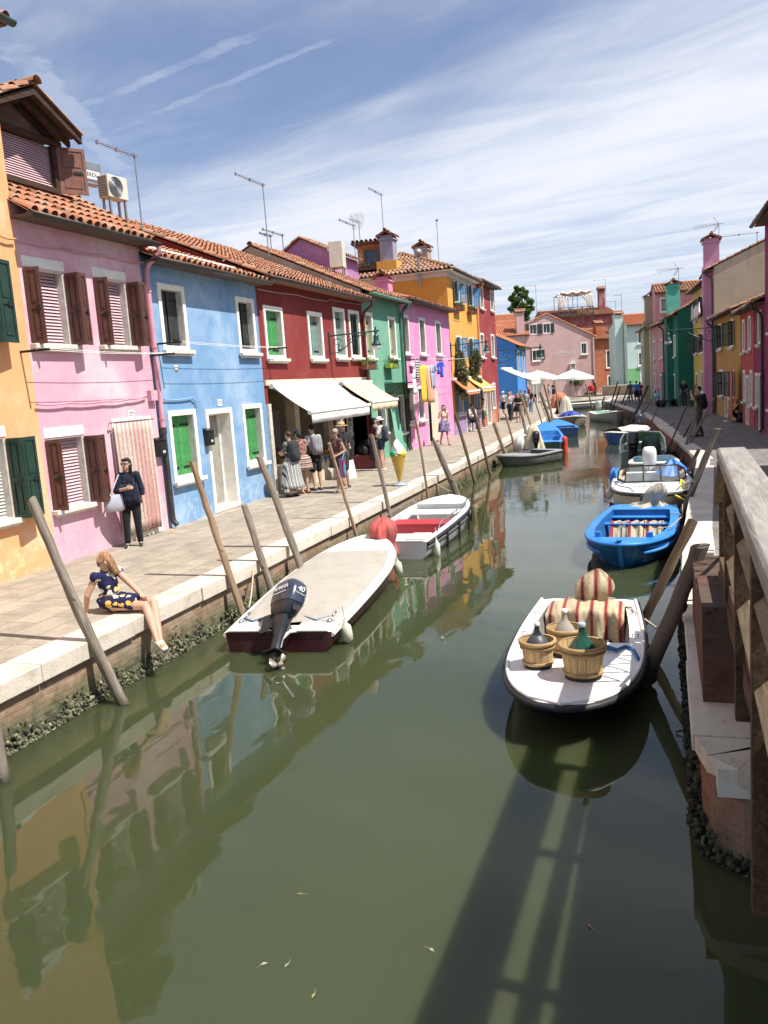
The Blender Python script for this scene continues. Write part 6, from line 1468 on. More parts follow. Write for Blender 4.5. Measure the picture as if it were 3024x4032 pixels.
mb = MB(); mb.lathe([(0, 0), (.07, 0), (.07, .012), (0, .014)], 18, 0, Matrix.Rotation(R(90), 4, 'X')); tag(mb.build('wall_disc', M['cream'], None, loc=PW(Cz(395, 1660), .0), rz=R(90)), 'small cream disc on the blue wall below the upper left window', 'wall disc')
# laundry arms with lines
def laundry(label, a, b, ln=.55, n_=2):
    t = thing('laundry_line', label, 'laundry line', (0, 0, 0)); mb = MB()
    for p in (a, b): q = MB(); q.box(p.x - .02, p.x + ln, p.y - .018, p.y + .018, p.z - .018, p.z + .018); q.build('arm', M['iron'], t)
    mb = MB()
    for i in range(n_):
        x_ = a.x + ln - .04 - .2 * i; mb.tube([(x_, a.y + (b.y - a.y) * f / 10, a.z + .02 + (b.z - a.z) * f / 10 - .12 * (f / 10) * (1 - f / 10)) for f in range(11)], .005, 5)
    mb.build('line', M['trim'], t); return t
laundry('laundry line on dark arms across the pale pink house', PW(A_(190, 915)), PW(A_(1400, 950)) + Vector((0, .0, 0)))
laundry('laundry line on dark arms across the sky blue house', PW(Cz(195, 1395)), PW(Cz(1330, 1450)) + Vector((0, .3, 0)))
# striped door curtain
cst = fabric('pink striped curtain', [(0., (.58, .50, .42)), (.5, (.50, .27, .24))], 'x', 8.)
mb = MB(); secs = []; c0 = PW(B_(1052, 150), .10); c1 = PW(B_(1405, 115), .10); wd = c1.y - c0.y
for i in range(12):
    f = i / 11; z_ = 2.2 - 2.07 * f
    secs.append([(wd * j / 44 * (1 - .05 * f), -.10 - .022 * math.sin(j * 1.15 + .6 * math.sin(f * 3)) * (.4 + f) - .02 * f, z_ + (.02 * math.sin(j * .4) if i == 11 else 0)) for j in range(45)])
mb.loft(secs, False, False); t = thing('door_curtain', 'pink and white striped curtain hung outside the doorway of the pale pink house', 'curtain', (LX, c0.y, 0), R(90)); mb.build('cloth', cst, t, mods=[('SOLIDIFY', dict(thickness=.006))])
mb = MB(); mb.tube([(-.04, -.10, 2.22), (wd + .05, -.10, 2.22)], .011, 8); mb.ell((-.05, -.1, 2.22), (.025, .025, .025), 8, 6); mb.ell((wd + .06, -.1, 2.22), (.025, .025, .025), 8, 6)
for x_ in (0, wd): mb.tube([(x_, -.1, 2.22), (x_, 0, 2.22)], .008, 6)
mb.build('rod', M['grey_metal'], t)

# ---- awnings and the shop
def awning(label, y0, y1, zw, xf, zf, val, m_, scallop=False, cat='awning', vm=None):
    t = thing('awning', label, cat, (0, 0, 0)); mb = MB(); n_ = 12; secs = []
    for i in range(7):
        f = i / 6; secs.append([(LX + .12 + (xf - LX - .12) * f, y0 + (y1 - y0) * j / n_, zw + (zf - zw) * f - .035 * math.sin(PI * f)) for j in range(n_ + 1)])
    mb.loft(secs, False, False); mb.build('canvas', m_, t, mods=[('SOLIDIFY', dict(thickness=.006))])
    mb = MB(); N_ = 48; top_, bot = [], []
    for j in range(N_ + 1):
        y_ = y0 + .03 + (y1 - y0 - .06) * j / N_; top_.append((xf + .02, y_, zf - .05))
        d = val * (.78 if scallop and (j // 2) % 3 == 2 else 1.); bot.append((xf + .03 + .012 * math.sin(j * .5), y_, zf - .05 - d))
    mb.loft([top_, bot], False, False); mb.build('valance', vm or m_, t, mods=[('SOLIDIFY', dict(thickness=.005))])
    mb = MB(); mb.tube([(xf, y0 - .03, zf - .01), (xf, y1 + .03, zf - .01)], .055, 12); mb.build('front_bar', M['white'], t)
    mb = MB(); mb.tube([(LX + .09, y0 - .05, zw + .02), (LX + .09, y1 + .05, zw + .02)], .07, 12); mb.build('roller', M['white'], t)
    for y_ in (y0 + .06, y1 - .06):
        q = MB(); q.tube([(LX + .1, y_, zw - .05), (LX + .1 + (xf - LX) * .5, y_ + (.2 if y_ < (y0 + y1) / 2 else -.2), (zw + zf) / 2 - .1), (xf, y_, zf - .05)], .022, 6); q.build('arm', M['grey_metal'], t)
    return t
aw_w = mat('white awning canvas', (.80, .77, .68), .85, .05); aw_c = mat('cream awning canvas', (.64, .50, .33), .85, .06)
aw1 = awning('wide white awning with a straight valance over the souvenir shop', 19.3, 23.75, 2.72, -8.42, 2.03, .24, aw_w, vm=mat('translucent valance', (.70, .69, .66), .8, .08))
for i, x_ in enumerate((21.9, 22.02)):
    q = MB(); q.tube([(-8.385, x_ + .07 * math.cos(a), 1.85 + .05 * math.sin(a)) for a in [k_ * PI / 8 for k_ in range(16)]], .004, 5, loop=True); q.build('faded_emblem', mat('faded pink print', (.55, .40, .38), .9), aw1)
aw2 = awning('narrow cream awning with a scalloped valance next to the green house', 24.2, 26.85, 2.70, -8.5, 2.1, .24, aw_c, True)
mb = MB(); mb.box(LX, LX + .05, 19.05, 26.7, 2.76, 2.9); tag(mb.build('awning_fascia', M['cream'], None), 'cream board above both shop awnings', 'board')
si = MB(); si.box(.2, 7.5, 2.9, 2.95, 0, 2.75); si.box(4.58, 5.02, .25, 2.9, 0, 2.7); si.box(.2, 7.5, .3, 2.9, 2.72, 2.745); si.box(.2, 7.5, .02, 2.9, .0, .02, 1); si.box(.12, .17, .02, 2.9, 0, 2.7)
si.box(2.2, 2.5, .22, .5, .02, 2.7); si.box(1.35, 1.42, .3, .35, .02, 2.0, 2); si.box(3.2, 4.4, 2.7, 2.88, .4, 2.2, 3)
si.build('interior', [M['cream'], MATS['trachyte slabs'], M['dark'], mat('shelves of trinkets', (.20, .13, .10), .8, .9, 16.)], shop)
mb = MB(); mb.box(.35, 1.35, .30, .34, .03, 2.1); mb.build('shop_door', mat('dark grey door', (.07, .07, .075), .4), shop)
mb = MB(); mb.box(5.1, 5.35, -.02, .16, 0, 2.66); mb.build('red_pillar', mat('glossy red paint', (.40, .012, .010), .3, .1), shop)
mb = MB(); mb.box(.0, .16, -.08, -.001, 0, 2.3); mb.build('white_jamb', mat('chipped white paint', (.60, .55, .47), .7, .25, 9.), shop)
brick('shop brick', (.42, .30, .20), (.48, .36, .25), (.5, .45, .38), ax='x', w_=.2)
mb = MB(); mb.box(4.1, 4.5, .02, .2, 0, 2.6); mb.build('brick_pillar', MATS['shop brick'], shop)
def counter(label, y0, y1, x0, h_=.72):
    t = thing('stall_counter', label, 'counter', (0, 0, 0)); mb = MB(); mb.box(x0 - .5, x0, y0, y1, 0, h_); mb.build('body', M['cream'], t)
    mb = MB(); n_ = max(2, int((y1 - y0) / .3))
    for i in range(n_):
        a = y0 + (y1 - y0) * i / n_; b_ = y0 + (y1 - y0) * (i + 1) / n_; mb.add([(x0 + .006, a, h_ - .05), (x0 + .006, b_, h_ - .05), (x0 + .006, (a + b_) / 2, h_ - .3)], [(0, 1, 2)])
    mb.build('bunting', mat('blue bunting', (.02, .14, .32), .7), t); return t
counter('low cream counter with blue bunting at the left of the shop', 19.3, 20.5, -9.32); counter('low cream counter with blue bunting in the middle of the shop', 21.3, 22.9, -9.28)
def crate(label, c, w_, d_, h_=.16, col=(.34, .15, .06)):
    t = thing('wooden_crate', label, 'crate', c); wd_ = wood('crate wood %.2f' % col[0], col, axis='y'); mb = MB()
    for k_ in range(2):
        z0 = k_ * h_ * .52; mb.box(-w_ / 2, w_ / 2, -d_ / 2, -d_ / 2 + .014, z0, z0 + h_ * .44); mb.box(-w_ / 2, w_ / 2, d_ / 2 - .014, d_ / 2, z0, z0 + h_ * .44)
        mb.box(-w_ / 2, -w_ / 2 + .014, -d_ / 2 + .015, d_ / 2 - .015, z0, z0 + h_ * .44); mb.box(w_ / 2 - .014, w_ / 2, -d_ / 2 + .015, d_ / 2 - .015, z0, z0 + h_ * .44)
    mb.box(-w_ / 2 + .015, w_ / 2 - .015, -d_ / 2 + .015, d_ / 2 - .015, 0, .012); mb.build('slats', wd_, t)
    mb = MB(); rr = random.Random(int(c[1] * 100))
    for _ in range(26): r_ = rr.uniform(.03, .055); mb.ell((rr.uniform(-.4, .4) * w_, rr.uniform(-.42, .42) * d_, h_ * .75 + rr.uniform(0, .05)), (r_, r_, r_ * .8), 7, 5, tint=rr.random())
    tag(mb.build('goods', mat('dark souvenirs', (.12, .075, .05), .6, .4, 8., tint=.8), t), kind='stuff'); return t
crate('wooden crate of trinkets, lower one on the left counter', (-9.3, 19.75, .72), .34, .62); crate('wooden crate of trinkets, raised one on the left counter', (-9.62, 19.85, .92), .3, .6)
crate('wooden crate of trinkets on the middle counter', (-9.3, 22.1, .72), .36, .7); crate('second wooden crate of trinkets nearer the brick pillar', (-9.36, 22.7, .72), .34, .4)
t = thing('pavement_sign', 'white folding pavement sign standing in front of the shop', 'sign', (-8.75, 22.15, 0), R(70)); mb = MB()
for sg_ in (-1, 1): mb.add([(-.26, sg_ * .22, 0), (.26, sg_ * .22, 0), (.26, sg_ * .02, 1.05), (-.26, sg_ * .02, 1.05), (-.26, sg_ * .25, 0), (.26, sg_ * .25, 0), (.26, sg_ * .05, 1.05), (-.26, sg_ * .05, 1.05)], [(0, 1, 2, 3), (4, 7, 6, 5), (3, 2, 6, 7), (0, 3, 7, 4), (1, 5, 6, 2), (0, 4, 5, 1)])
mb.build('panel', M['white'], t)
def postcards(label, c, w_, h_, az):
    t = thing('postcard_rack', label, 'postcard rack', c, az); mb = MB(); mb.box(-w_ / 2, w_ / 2, 0, .04, 0, h_); mb.build('frame', M['white'], t); mb = MB(); rr = random.Random(int(c[1] * 9))
    for i in range(int(w_ / .13)):
        for j in range(int((h_ - .3) / .15)): mb.box(-w_ / 2 + .02 + i * .13, -w_ / 2 + .13 + i * .13, -.03, -.015, .3 + j * .15, .42 + j * .15, rr.randint(0, 3))
    mb.build('cards', [mat('card %d' % i, c_, .6) for i, c_ in enumerate(((.10, .16, .22), (.30, .26, .22), (.5, .48, .44), (.05, .06, .06)))], t); return t
postcards('white rack of dark postcards beside the brick pillar', (-9.48, 24.0, 0), .6, 2.0, R(90)); postcards('narrow rack of pictures hung inside the second shop opening', (-9.55, 25.0, .3), .4, 1.7, R(90))
drape('bin_bag', 'black plastic sheet bundled on the reddish plinth at the shop corner', 'bundle', (-9.05, 25.3, .45), [(.40, 0), (.46, .12), (.40, .3), (.2, .42), (.03, .44)], mat('black plastic', (.015, .015, .017), .25, .3, 5., .5), 61, (.8, 1.3), 6, .2)
mb = MB(); mb.box(-9.45, -8.75, 24.75, 25.9, 0, .44); tag(mb.build('display_plinth', mat('reddish plinth', (.20, .045, .05), .7, .3), None, bevel=.02), 'low reddish plinth under the black plastic bundle', 'plinth')

# ---- wall lamps
def wall_lamp(label, p, ln, az=0., sc=1.):
    t = thing('wall_lamp', label, 'street lamp', p, az); m_ = M['lampgreen']; mb = MB(); mb.tube([(0, 0, 0), (ln + .12 * sc, 0, .02)], .022 * sc, 8); mb.box(-.0, .03, -.05, .05, -.55 * sc, .12 * sc); mb.build('arm', m_, t)
    mb = MB()
    for cx, cz, r_, a0, a1 in ((.16, -.2, .12, 0, 6.0), (.38, -.14, .085, 1, 7.), (.54, -.10, .06, 0, 6.), (.22, -.36, .09, 2, 8.), (.68, -.08, .045, 0, 6.)):
        mb.tube([(ln * cx * 1.15 + math.cos(a0 + (a1 - a0) * i / 18) * r_ * sc * (1 - .45 * i / 18), 0, cz * sc + math.sin(a0 + (a1 - a0) * i / 18) * r_ * sc * (1 - .45 * i / 18)) for i in range(19)], .012 * sc, 6)
    mb.tube([(.02, 0, -.52 * sc), (ln * .2, 0, -.50 * sc), (ln * .42, 0, -.3 * sc), (ln * .6, 0, -.10 * sc), (ln * .8, 0, -.01)], .016 * sc, 6); mb.build('scrollwork', m_, t)
    mb = MB(); Tp = Matrix.Translation((ln, 0, 0)) @ Matrix.Scale(sc, 4); mb.lathe([(.005, .16), (.03, .13), (.02, .09), (.045, .05), (.045, -.02), (.03, -.05), (.06, -.09), (.085, -.12), (.08, -.16), (.09, -.30), (.14, -.36), (.145, -.40), (.0, -.40)], 18, 0, Tp); mb.build('lantern', m_, t)
    mb = MB(); mb.lathe([(.135, -.405), (.14, -.47), (.10, -.52), (0., -.54)], 18, 0, Tp); mb.build('glass', mat('frosted lamp glass', (.62, .62, .60), .25), t); return t
wall_lamp('green scrolled wall lamp on the dark red house', PW(E_(695, 530)), 1.5)
wall_lamp('green scrolled wall lamp on the yellow house corner', PW(Gz(907, 200), .0), 1.75, R(-6))
wall_lamp('green scrolled wall lamp by the cobalt blue house', PX(*K_(365, 785), -9.6) + Vector((0, .4, 0)), 2.6, R(0), 1.4)
wall_lamp('scrolled lamp on the bottle green house', PX(*I_(560, 1405), .75), 2.5, R(180), 1.3)
wall_lamp('lamp on a long arm from the mauve house', PX(*I_(1120, 1297), 2.45), 2.2, R(182), 1.2)
wall_lamp('small lamp on the corner of the burnt orange house', PY(*K_(1290, 785), 104.), 2.4, R(12), 1.5)

# ---- greenery
def flowerbox(label, c, w_, lm, fl=None, rail=True, hang=0., seed=1, bm=None, hgt=.22):
    """c: middle of the box front on the wall line"""
    t = thing('flower_box', label, 'flower box', c, R(90)); mb = MB(); mb.box(-w_ / 2, w_ / 2, -.27, -.06, 0, .17); mb.build('trough', bm or M['terracotta'], t, bevel=.01); rr = random.Random(seed)
    mb = MB(); n_ = int(260 * w_)
    for i in range(5): leaves(mb, (-w_ / 2 + w_ * (i + .5) / 5, -.17, .22), (w_ / 7, .15, hgt * rr.uniform(.6, 1.1)), n_ // 5, .075, rr, 0, shell=.2)
    if fl: leaves(mb, (0, -.18, .30), (w_ / 2, .15, .16), int(40 * w_), .05, rr, 1)
    mb.build('foliage', [lm, fl or lm], t)
    if rail:
        mb = MB()
        for z_ in (.0, .26): mb.tube([(-w_ / 2 - .08, 0, z_), (-w_ / 2 - .08, -.32, z_), (w_ / 2 + .08, -.32, z_), (w_ / 2 + .08, 0, z_)], .009, 5)
        for i in range(int(w_ / .08)): x_ = -w_ / 2 + .08 * i; mb.tube([(x_, -.32, .26), (x_, -.36, .1), (x_, -.32, 0)], .006, 4)
        mb.build('rail', M['iron'], t)
    return t
flowerbox('iron balcony box of pale green plants under the left window of the green house', PW(E_(1108, 838), .3) + Vector((-.3, .0, 0)), 1.0, leaf_y, None, True, 0, 1)
flowerbox('iron balcony box with lime pots and red flowers on the green house front', PW(E_(1318, 826), .3) + Vector((-.3, 0, 0)), .85, leaf_g, flw_r, True, 0, 2, mat('lime plastic pot', (.45, .60, .06), .5))
flowerbox('terracotta box of green plants under the top left blue shutters', PW(F_(1212, 880), .2) + Vector((-.2, 0, 0)), 1.15, leaf_g, None, True, 0, 3, None, .35)
flowerbox('terracotta box with red flowers under the top right blue shutters', PW(F_(1332, 912), .2) + Vector((-.2, 0, 0)), 1.1, leaf_g, flw_r, True, 0, 4, None, .3)
def hangplant(label, c, r_, seed, n_=2600):
    t = thing('hanging_plant', label, 'hanging plant', c); rr = random.Random(seed); mb = MB()
    for i in range(7): leaves(mb, (rr.uniform(-.1, .1), rr.uniform(-.3, .3) * r_[1], -r_[2] * 1.1 + 2.0 * r_[2] * i / 6), (r_[0] * rr.uniform(.7, 1.1), r_[1] * (.55 + .5 * math.sin(PI * (i + 1.5) / 8)) * rr.uniform(.85, 1.1), r_[2] * .34), n_ // 7, .13, rr, 0, shell=.3)
    mb.build('foliage', leaf_d, t); mb = MB(); mb.box(-.2, .2, -r_[1] * .8, r_[1] * .8, -.08, .1); mb.tube([(-.3, 0, 0), (.0, 0, 0)], .02, 6); mb.build('basket', M['iron'], t)
hangplant('large trailing bush under the left blue shutters of the yellow house', PW(Gz(1055, 545), .28), (.26, .55, .85), 5)
hangplant('large trailing bush under the right blue shutters of the yellow house', PW(Gz(1235, 475), .28), (.26, .55, .75), 6)
mb = MB(); rr = random.Random(9); leaves(mb, (0, 0, .05), (.2, .28, .2), 160, .07, rr, 0, shell=.2); tag(mb.build('hanging_plant', leaf_y, None, loc=PW(Gz(1085, 890), .5)), 'small plant hung under the orange awning', 'hanging plant')
aw3 = awning('orange faded awning over the left ground window of the yellow house', 38.7, 41.4, 2.65, -8.75, 2.05, .12, mat('faded orange canvas', (.62, .20, .07), .9, .15)); aw4 = awning('ochre awning with a fringe over the right ground window of the yellow house', 41.6, 44.9, 2.7, -8.65, 2.15, .22, mat('faded ochre canvas', (.62, .40, .12), .9, .15), True)
awning('cream awning at the far end of the red house', 51.2, 55.0, 3.15, -7.6, 2.35, .3, aw_w)
# canopy over the green house door
mb = MB(); mb.box(0, .75, -1.3, 1.3, 0, .035); 
for y_ in (-1.2, 1.2): mb.tube([(0, y_, -.4), (.3, y_, -.25), (.7, y_, -.02)], .015, 6)
tag(mb.build('door_canopy', M['lampgreen'], None, loc=(LX, 29.9, 2.62)), 'thin dark canopy on scrolled brackets beside the green house door', 'canopy')
mb = MB(); secs = []
for i in range(8):
    f = i / 7; secs.append([(.12 + .03 * math.sin(j * 1.2) * (.5 + f) + .2 * f, .95 * j / 16 * (1 - .3 * math.sin(PI * f) * .4), 2.2 - 2.0 * f) for j in range(17)])
mb.loft(secs, False, False); tag(mb.build('door_curtain', mat('sea green cloth', (.16, .40, .28), .9, .15), None, loc=(LX, 28.65, 0)), 'sea green curtain pulled across the green house door', 'curtain')
mb = MB(); secs = []
for i in range(8):
    f = i / 7; secs.append([(.14 + .03 * math.sin(j * 1.1) * (.5 + f), 1.35 * j / 22, 2.25 - 2.15 * f) for j in range(23)])
mb.loft(secs, False, False); tag(mb.build('door_curtain', mat('cream curtain cloth', (.62, .52, .40), .9, .12), None, loc=(LX, 34.25, 0)), 'cream curtain over the door of the bubblegum pink house', 'curtain')
# ---- washing on the pink house
LT = .95
def hang(name, label, x0, x1, y0, y1, m_, cat='laundry', taper=0., legs=False, sleeves=False):
    a, b, c_ = PW(Gz(x0, y0), LT), PW(Gz(x1, y0), LT), PW(Gz((x0 + x1) / 2, y1), LT); w_ = b.y - a.y; h_ = a.z - c_.z; mb = MB(); n_ = 14; secs = []
    for i in range(9):
        f = i / 8; k_ = 1 - taper * f; secs.append([(.035 * math.sin(j * 1.3 + f * 2) * (.3 + f) + .05 * f * math.sin(j * .35), w_ * (.5 + (j / n_ - .5) * k_), -h_ * f + .015 * math.sin(j * 1.9)) for j in range(n_ + 1)])
    if legs:
        up = [q for q in secs[:4]]; mb.loft(up, False, False)
        for s0, s1 in ((0, 7), (8, 14)): mb.loft([q[s0:s1 + 1] for q in secs[3:]], False, False)
    else: mb.loft(secs, False, False)
    if sleeves:
        for sg_, e in ((-1, 0.), (1, w_)): mb.add([(0, e, -.01), (.03, e + sg_ * .14, -h_ * .32), (.03, e + sg_ * .05, -h_ * .36), (0, e, -h_ * .24)], [(0, 1, 2, 3)])
    return tag(mb.build(name, m_, None, loc=a, mods=[('SOLIDIFY', dict(thickness=.012))]), label, cat, 'washing on the line')
hang('shirt', 'small dark red garments at the left end of the washing line', 362, 420, 470, 560, mat('dark red cotton', (.12, .012, .02), .9))
hang('shirt', 'white blouse at the left end of the washing line', 385, 440, 420, 475, mat('white cotton', (.70, .68, .66), .9, .06), sleeves=True)
hang('trousers', 'white trousers hanging low on the washing line', 393, 455, 520, 838, MATS['white cotton'], taper=.1, legs=True)
hang('shirt', 'black and white striped shirt on the washing line', 440, 495, 380, 655, fabric('breton stripes', [(0., (.66, .64, .62)), (.5, (.03, .03, .05))], 'z', 11.), sleeves=True)
hang('towel', 'long yellow towel on the washing line', 497, 598, 455, 940, mat('yellow towelling', (.78, .46, .05), .95, .12, 20., .5, 120.))
hang('towel', 'orange and white striped towel on the washing line', 580, 680, 462, 948, fabric('orange stripes', [(0., (.74, .40, .20)), (.35, (.72, .62, .52)), (.5, (.70, .27, .12)), (.8, (.66, .45, .36))], 'y', 2.6))
hang('trousers', 'pale blue jeans on the washing line', 632, 705, 450, 750, mat('faded denim', (.24, .31, .46), .9, .12), taper=.15, legs=True)
hang('shirt', 'grey vest on the washing line', 700, 730, 450, 530, mat('grey cotton', (.3, .3, .33), .9))
hang('shirt', 'small royal blue shirt on the washing line', 728, 755, 435, 572, mat('royal blue cotton', (.015, .05, .42), .9), sleeves=True)
hang('shirt', 'large royal blue shirt at the right end of the washing line', 760, 806, 415, 612, MATS['royal blue cotton'], sleeves=True)
laundry('washing line on long arms in front of the bubblegum pink house', PW(Gz(280, 395)), PW(Gz(880, 395)), 1.0, 2)
# ---- tree behind the restaurant
def tree(label, c, h_, crown, seed, nleaf=9000, ls=.42):
    t = thing('tree', label, 'tree', c); rr = random.Random(seed); mb = MB(); mb.tube([(0, 0, 0), (.1, 0, h_ * .3), (-.1, .1, h_ * .6)], [h_ * .03, h_ * .022, h_ * .012], 10)
    cl_ = []
    for i in range(26):
        f = (i + .5) / 26; a = i * 2.4; rad = crown[0] * math.sin(PI * (.12 + .82 * f)) ** .8 * rr.uniform(.45, .95); cl_.append((math.cos(a) * rad * rr.uniform(.7, 1.1), math.sin(a) * rad * .8, h_ - crown[2] * 2 * (1 - f) * .98))
    for p in cl_[::2]: mb.tube([(0, .05, h_ * .45), ((p[0]) * .5, p[1] * .5, (h_ * .5 + p[2]) / 2), p], [h_ * .01, h_ * .007, .02], 6)
    mb.build('trunk', wood('bark', (.10, .075, .05), axis='z'), t); mb = MB()
    for p in cl_:
        s_ = crown[0] * rr.uniform(.20, .42) * (1.15 - .5 * (p[2] - h_ + crown[2] * 2) / (crown[2] * 2)); leaves(mb, p, (s_, s_, s_ * .8), nleaf // 26, ls, rr, 0, shell=.35)
    mb.build('crown', tree_l, t); return t
tc = PY(*K_(595, 440), 125.); tree('big leafy green tree rising behind the red tiled roofs', (tc.x, 125., 0), 15.7, (1.95, 1.95, 2.4), 3, 8000, .30)
pt = G(*P_(692, 655)); t = tree('small potted tree with a flat crown under the white umbrella', (pt.x, pt.y, 0), PY(*K_(1100, 1030), pt.y).z, (1.15, 1.15, .42), 4, 1500, .16)
# ---- umbrellas, canopy, tables at the restaurant
def umbrella(label, c, r_, zt, zb, az=0.):
    t = thing('sun_umbrella', label, 'umbrella', c, az); mb = MB(); n_ = 8; rim = []; secs = []
    for f in (0.02, .25, .5, .75, 1.): secs.append([(math.cos(2 * PI * k_ / 32) * r_ * f * (1 if k_ % 4 == 0 else .95 + .03 * f), math.sin(2 * PI * k_ / 32) * r_ * f * (1 if k_ % 4 == 0 else .95), zt - (zt - zb) * f ** 1.15 - (.0 if k_ % 4 == 0 else .05 * f)) for k_ in range(32)])
    mb.loft(secs, True, False); mb.loft([secs[-1], [(p[0], p[1], p[2] - .22) for p in secs[-1]]], True, False); mb.build('canopy', aw_w, t)
    mb = MB(); mb.tube([(0, 0, 0), (0, 0, zt + .05)], .04, 8); 
    for k_ in range(8): a = 2 * PI * k_ / 8; mb.tube([(0, 0, zb + .1), (math.cos(a) * r_ * .6, math.sin(a) * r_ * .6, zt - (zt - zb) * .62)], .015, 4)
    mb.build('pole', M['trim'], t); return t
uc = PY(*K_(1083, 1200), 88.); umbrella('wide white umbrella in front of the dusty rose restaurant', (uc.x, 88., 0), 2.15, PY(*K_(1083, 960), 88.).z, PY(*K_(1083, 1035), 88.).z, .2)
uc = PY(*K_(760, 1200), 84.); umbrella('second white umbrella with a gathered white drape by the cobalt house', (uc.x, 84., 0), 2.0, PY(*K_(760, 968), 84.).z, PY(*K_(760, 1030), 84.).z, .5)
drape('cloth_drape', 'white cloth gathered down under the second umbrella', 'drape', (uc.x - .1, 83.2, .9), [(.3, 0), (.4, .3), (.7, .9), (1.0, 1.5), (.9, 1.6)], M['white'], 71, (1, .3), 5, .15)
p0 = PY(*K_(600, 1010), 76.); mb = MB(); mb.add([(-.9, 0, 0), (1.0, .4, -.12), (1.0, 2.6, .1), (-.9, 2.2, .2), (-.9, 0, -.06), (1.0, .4, -.18), (1.0, 2.6, .04), (-.9, 2.2, .14)], [(0, 1, 2, 3), (4, 7, 6, 5), (0, 4, 5, 1), (1, 5, 6, 2), (2, 6, 7, 3), (3, 7, 4, 0)])
for x_, y_ in ((-.85, .1), (.95, .5), (.95, 2.5)): mb.tube([(x_, y_, -p0.z), (x_, y_, 0)], .04, 6)
tag(mb.build('white_canopy', aw_w, None, M=Matrix.Translation(p0)), 'flat white canopy on posts beside the cobalt blue house', 'canopy')
def chair(label, c, az, m_, sc=1.):
    t = thing('chair', label, 'chair', c, az); mb = MB(); mb.box(-.21, .21, -.21, .21, .43, .46); mb.build('seat', m_, t); mb = MB()
    for z_ in (.62, .74, .86): mb.box(-.20, .20, .195, .215, z_, z_ + .06)
    mb.box(-.22, -.19, .19, .22, .46, .95); mb.box(.19, .22, .19, .22, .46, .95); mb.build('backrest', m_, t)
    for sx in (-.2, .2):
        for sy in (-.2, .2): q = MB(); q.tube([(sx, sy, .43), (sx * 1.05, sy * 1.1, 0)], .016, 6); q.build('leg', m_, t)
    return t
def table(label, c, m_):
    t = thing('table', label, 'table', c); mb = MB(); mb.box(-.45, .45, -.4, .4, .72, .75); mb.build('top', m_, t)
    for sx in (-.4, .4):
        for sy in (-.35, .35): q = MB(); q.tube([(sx, sy, .72), (sx, sy, 0)], .02, 6); q.build('leg', m_, t)
    return t
gw = mat('grey white wood', (.52, .50, .45), .7)
for i, (px, lab) in enumerate(((485, 'white chair left of the restaurant tables'), (690, 'white chair behind the upright pole'), (850, 'white chair draped with a cloth under the umbrella'), (400, 'white chair seen end on by the couple'), (1070, 'grey chair behind the red pram'))):
    c = G(*P_(px, 668)); chair(lab, (c.x, c.y, 0), R(20 + 70 * i), gw)
for px, lab in ((560, 'pale table under the left of the umbrella'), (770, 'pale table under the right of the umbrella')):
    c = G(*P_(px, 662)); table(lab, (c.x, c.y, 0), gw)
# ---- ice cream cone
ic = G(*H_(1452, 1272)); ic.z = .0
t = thing('ice_cream_sign', 'giant plastic ice cream cone standing on the white kerb', 'ice cream sign', ic)
mb = MB(); mb.lathe([(.0, 0), (.26, 0), (.27, .03), (.22, .055), (.08, .075), (.05, .12), (.0, .12)], 28); mb.build('base', mat('grey blue plastic', (.28, .32, .40), .45), t)
conem = mat('yellow waffle plastic', (.52, .34, .06), .5, .12); mb = MB(); mb.lathe([(.035, .10), (.06, .16), (.245, .98), (.25, 1.03), (.0, 1.04)], 28); 
for d_ in (-1, 1):
    for i in range(14):
        a0 = 2 * PI * i / 14; mb.tube([(math.cos(a0 + d_ * 1.5 * f / 10) * (.042 + .206 * f / 10), math.sin(a0 + d_ * 1.5 * f / 10) * (.042 + .206 * f / 10), .12 + .88 * f / 10) for f in range(11)], .009, 5)
mb.build('cone', conem, t)
mb = MB(); secs = []
for i in range(33):
    f = i / 32; r_ = .24 * (1 - f) ** .75 + .012; secs.append([((r_ * (1 + .10 * math.sin(5 * (2 * PI * k_ / 30) + f * 9))) * math.cos(2 * PI * k_ / 30) + .03 * math.sin(f * 6), (r_ * (1 + .10 * math.sin(5 * (2 * PI * k_ / 30) + f * 9))) * math.sin(2 * PI * k_ / 30), 1.05 + .47 * f) for k_ in range(30)])
mb.loft(secs); mb.build('swirl', mat('white glossy plastic', (.80, .79, .76), .3), t)
for x_, y_, m_, nm in ((-.10, -.13, mat('green glossy plastic', (.01, .28, .10), .3), 'green_scoop'), (.15, -.06, mat('yellow glossy plastic', (.80, .62, .02), .3), 'yellow_scoop'), (-.02, .15, mat('white glossy plastic', (.80, .79, .76), .3), 'white_scoop')):
    mb = MB(); mb.ell((x_, y_, 1.05), (.135, .135, .13), 18, 12); mb.build(nm, m_, t)
t.scale = (.78, .78, .78)
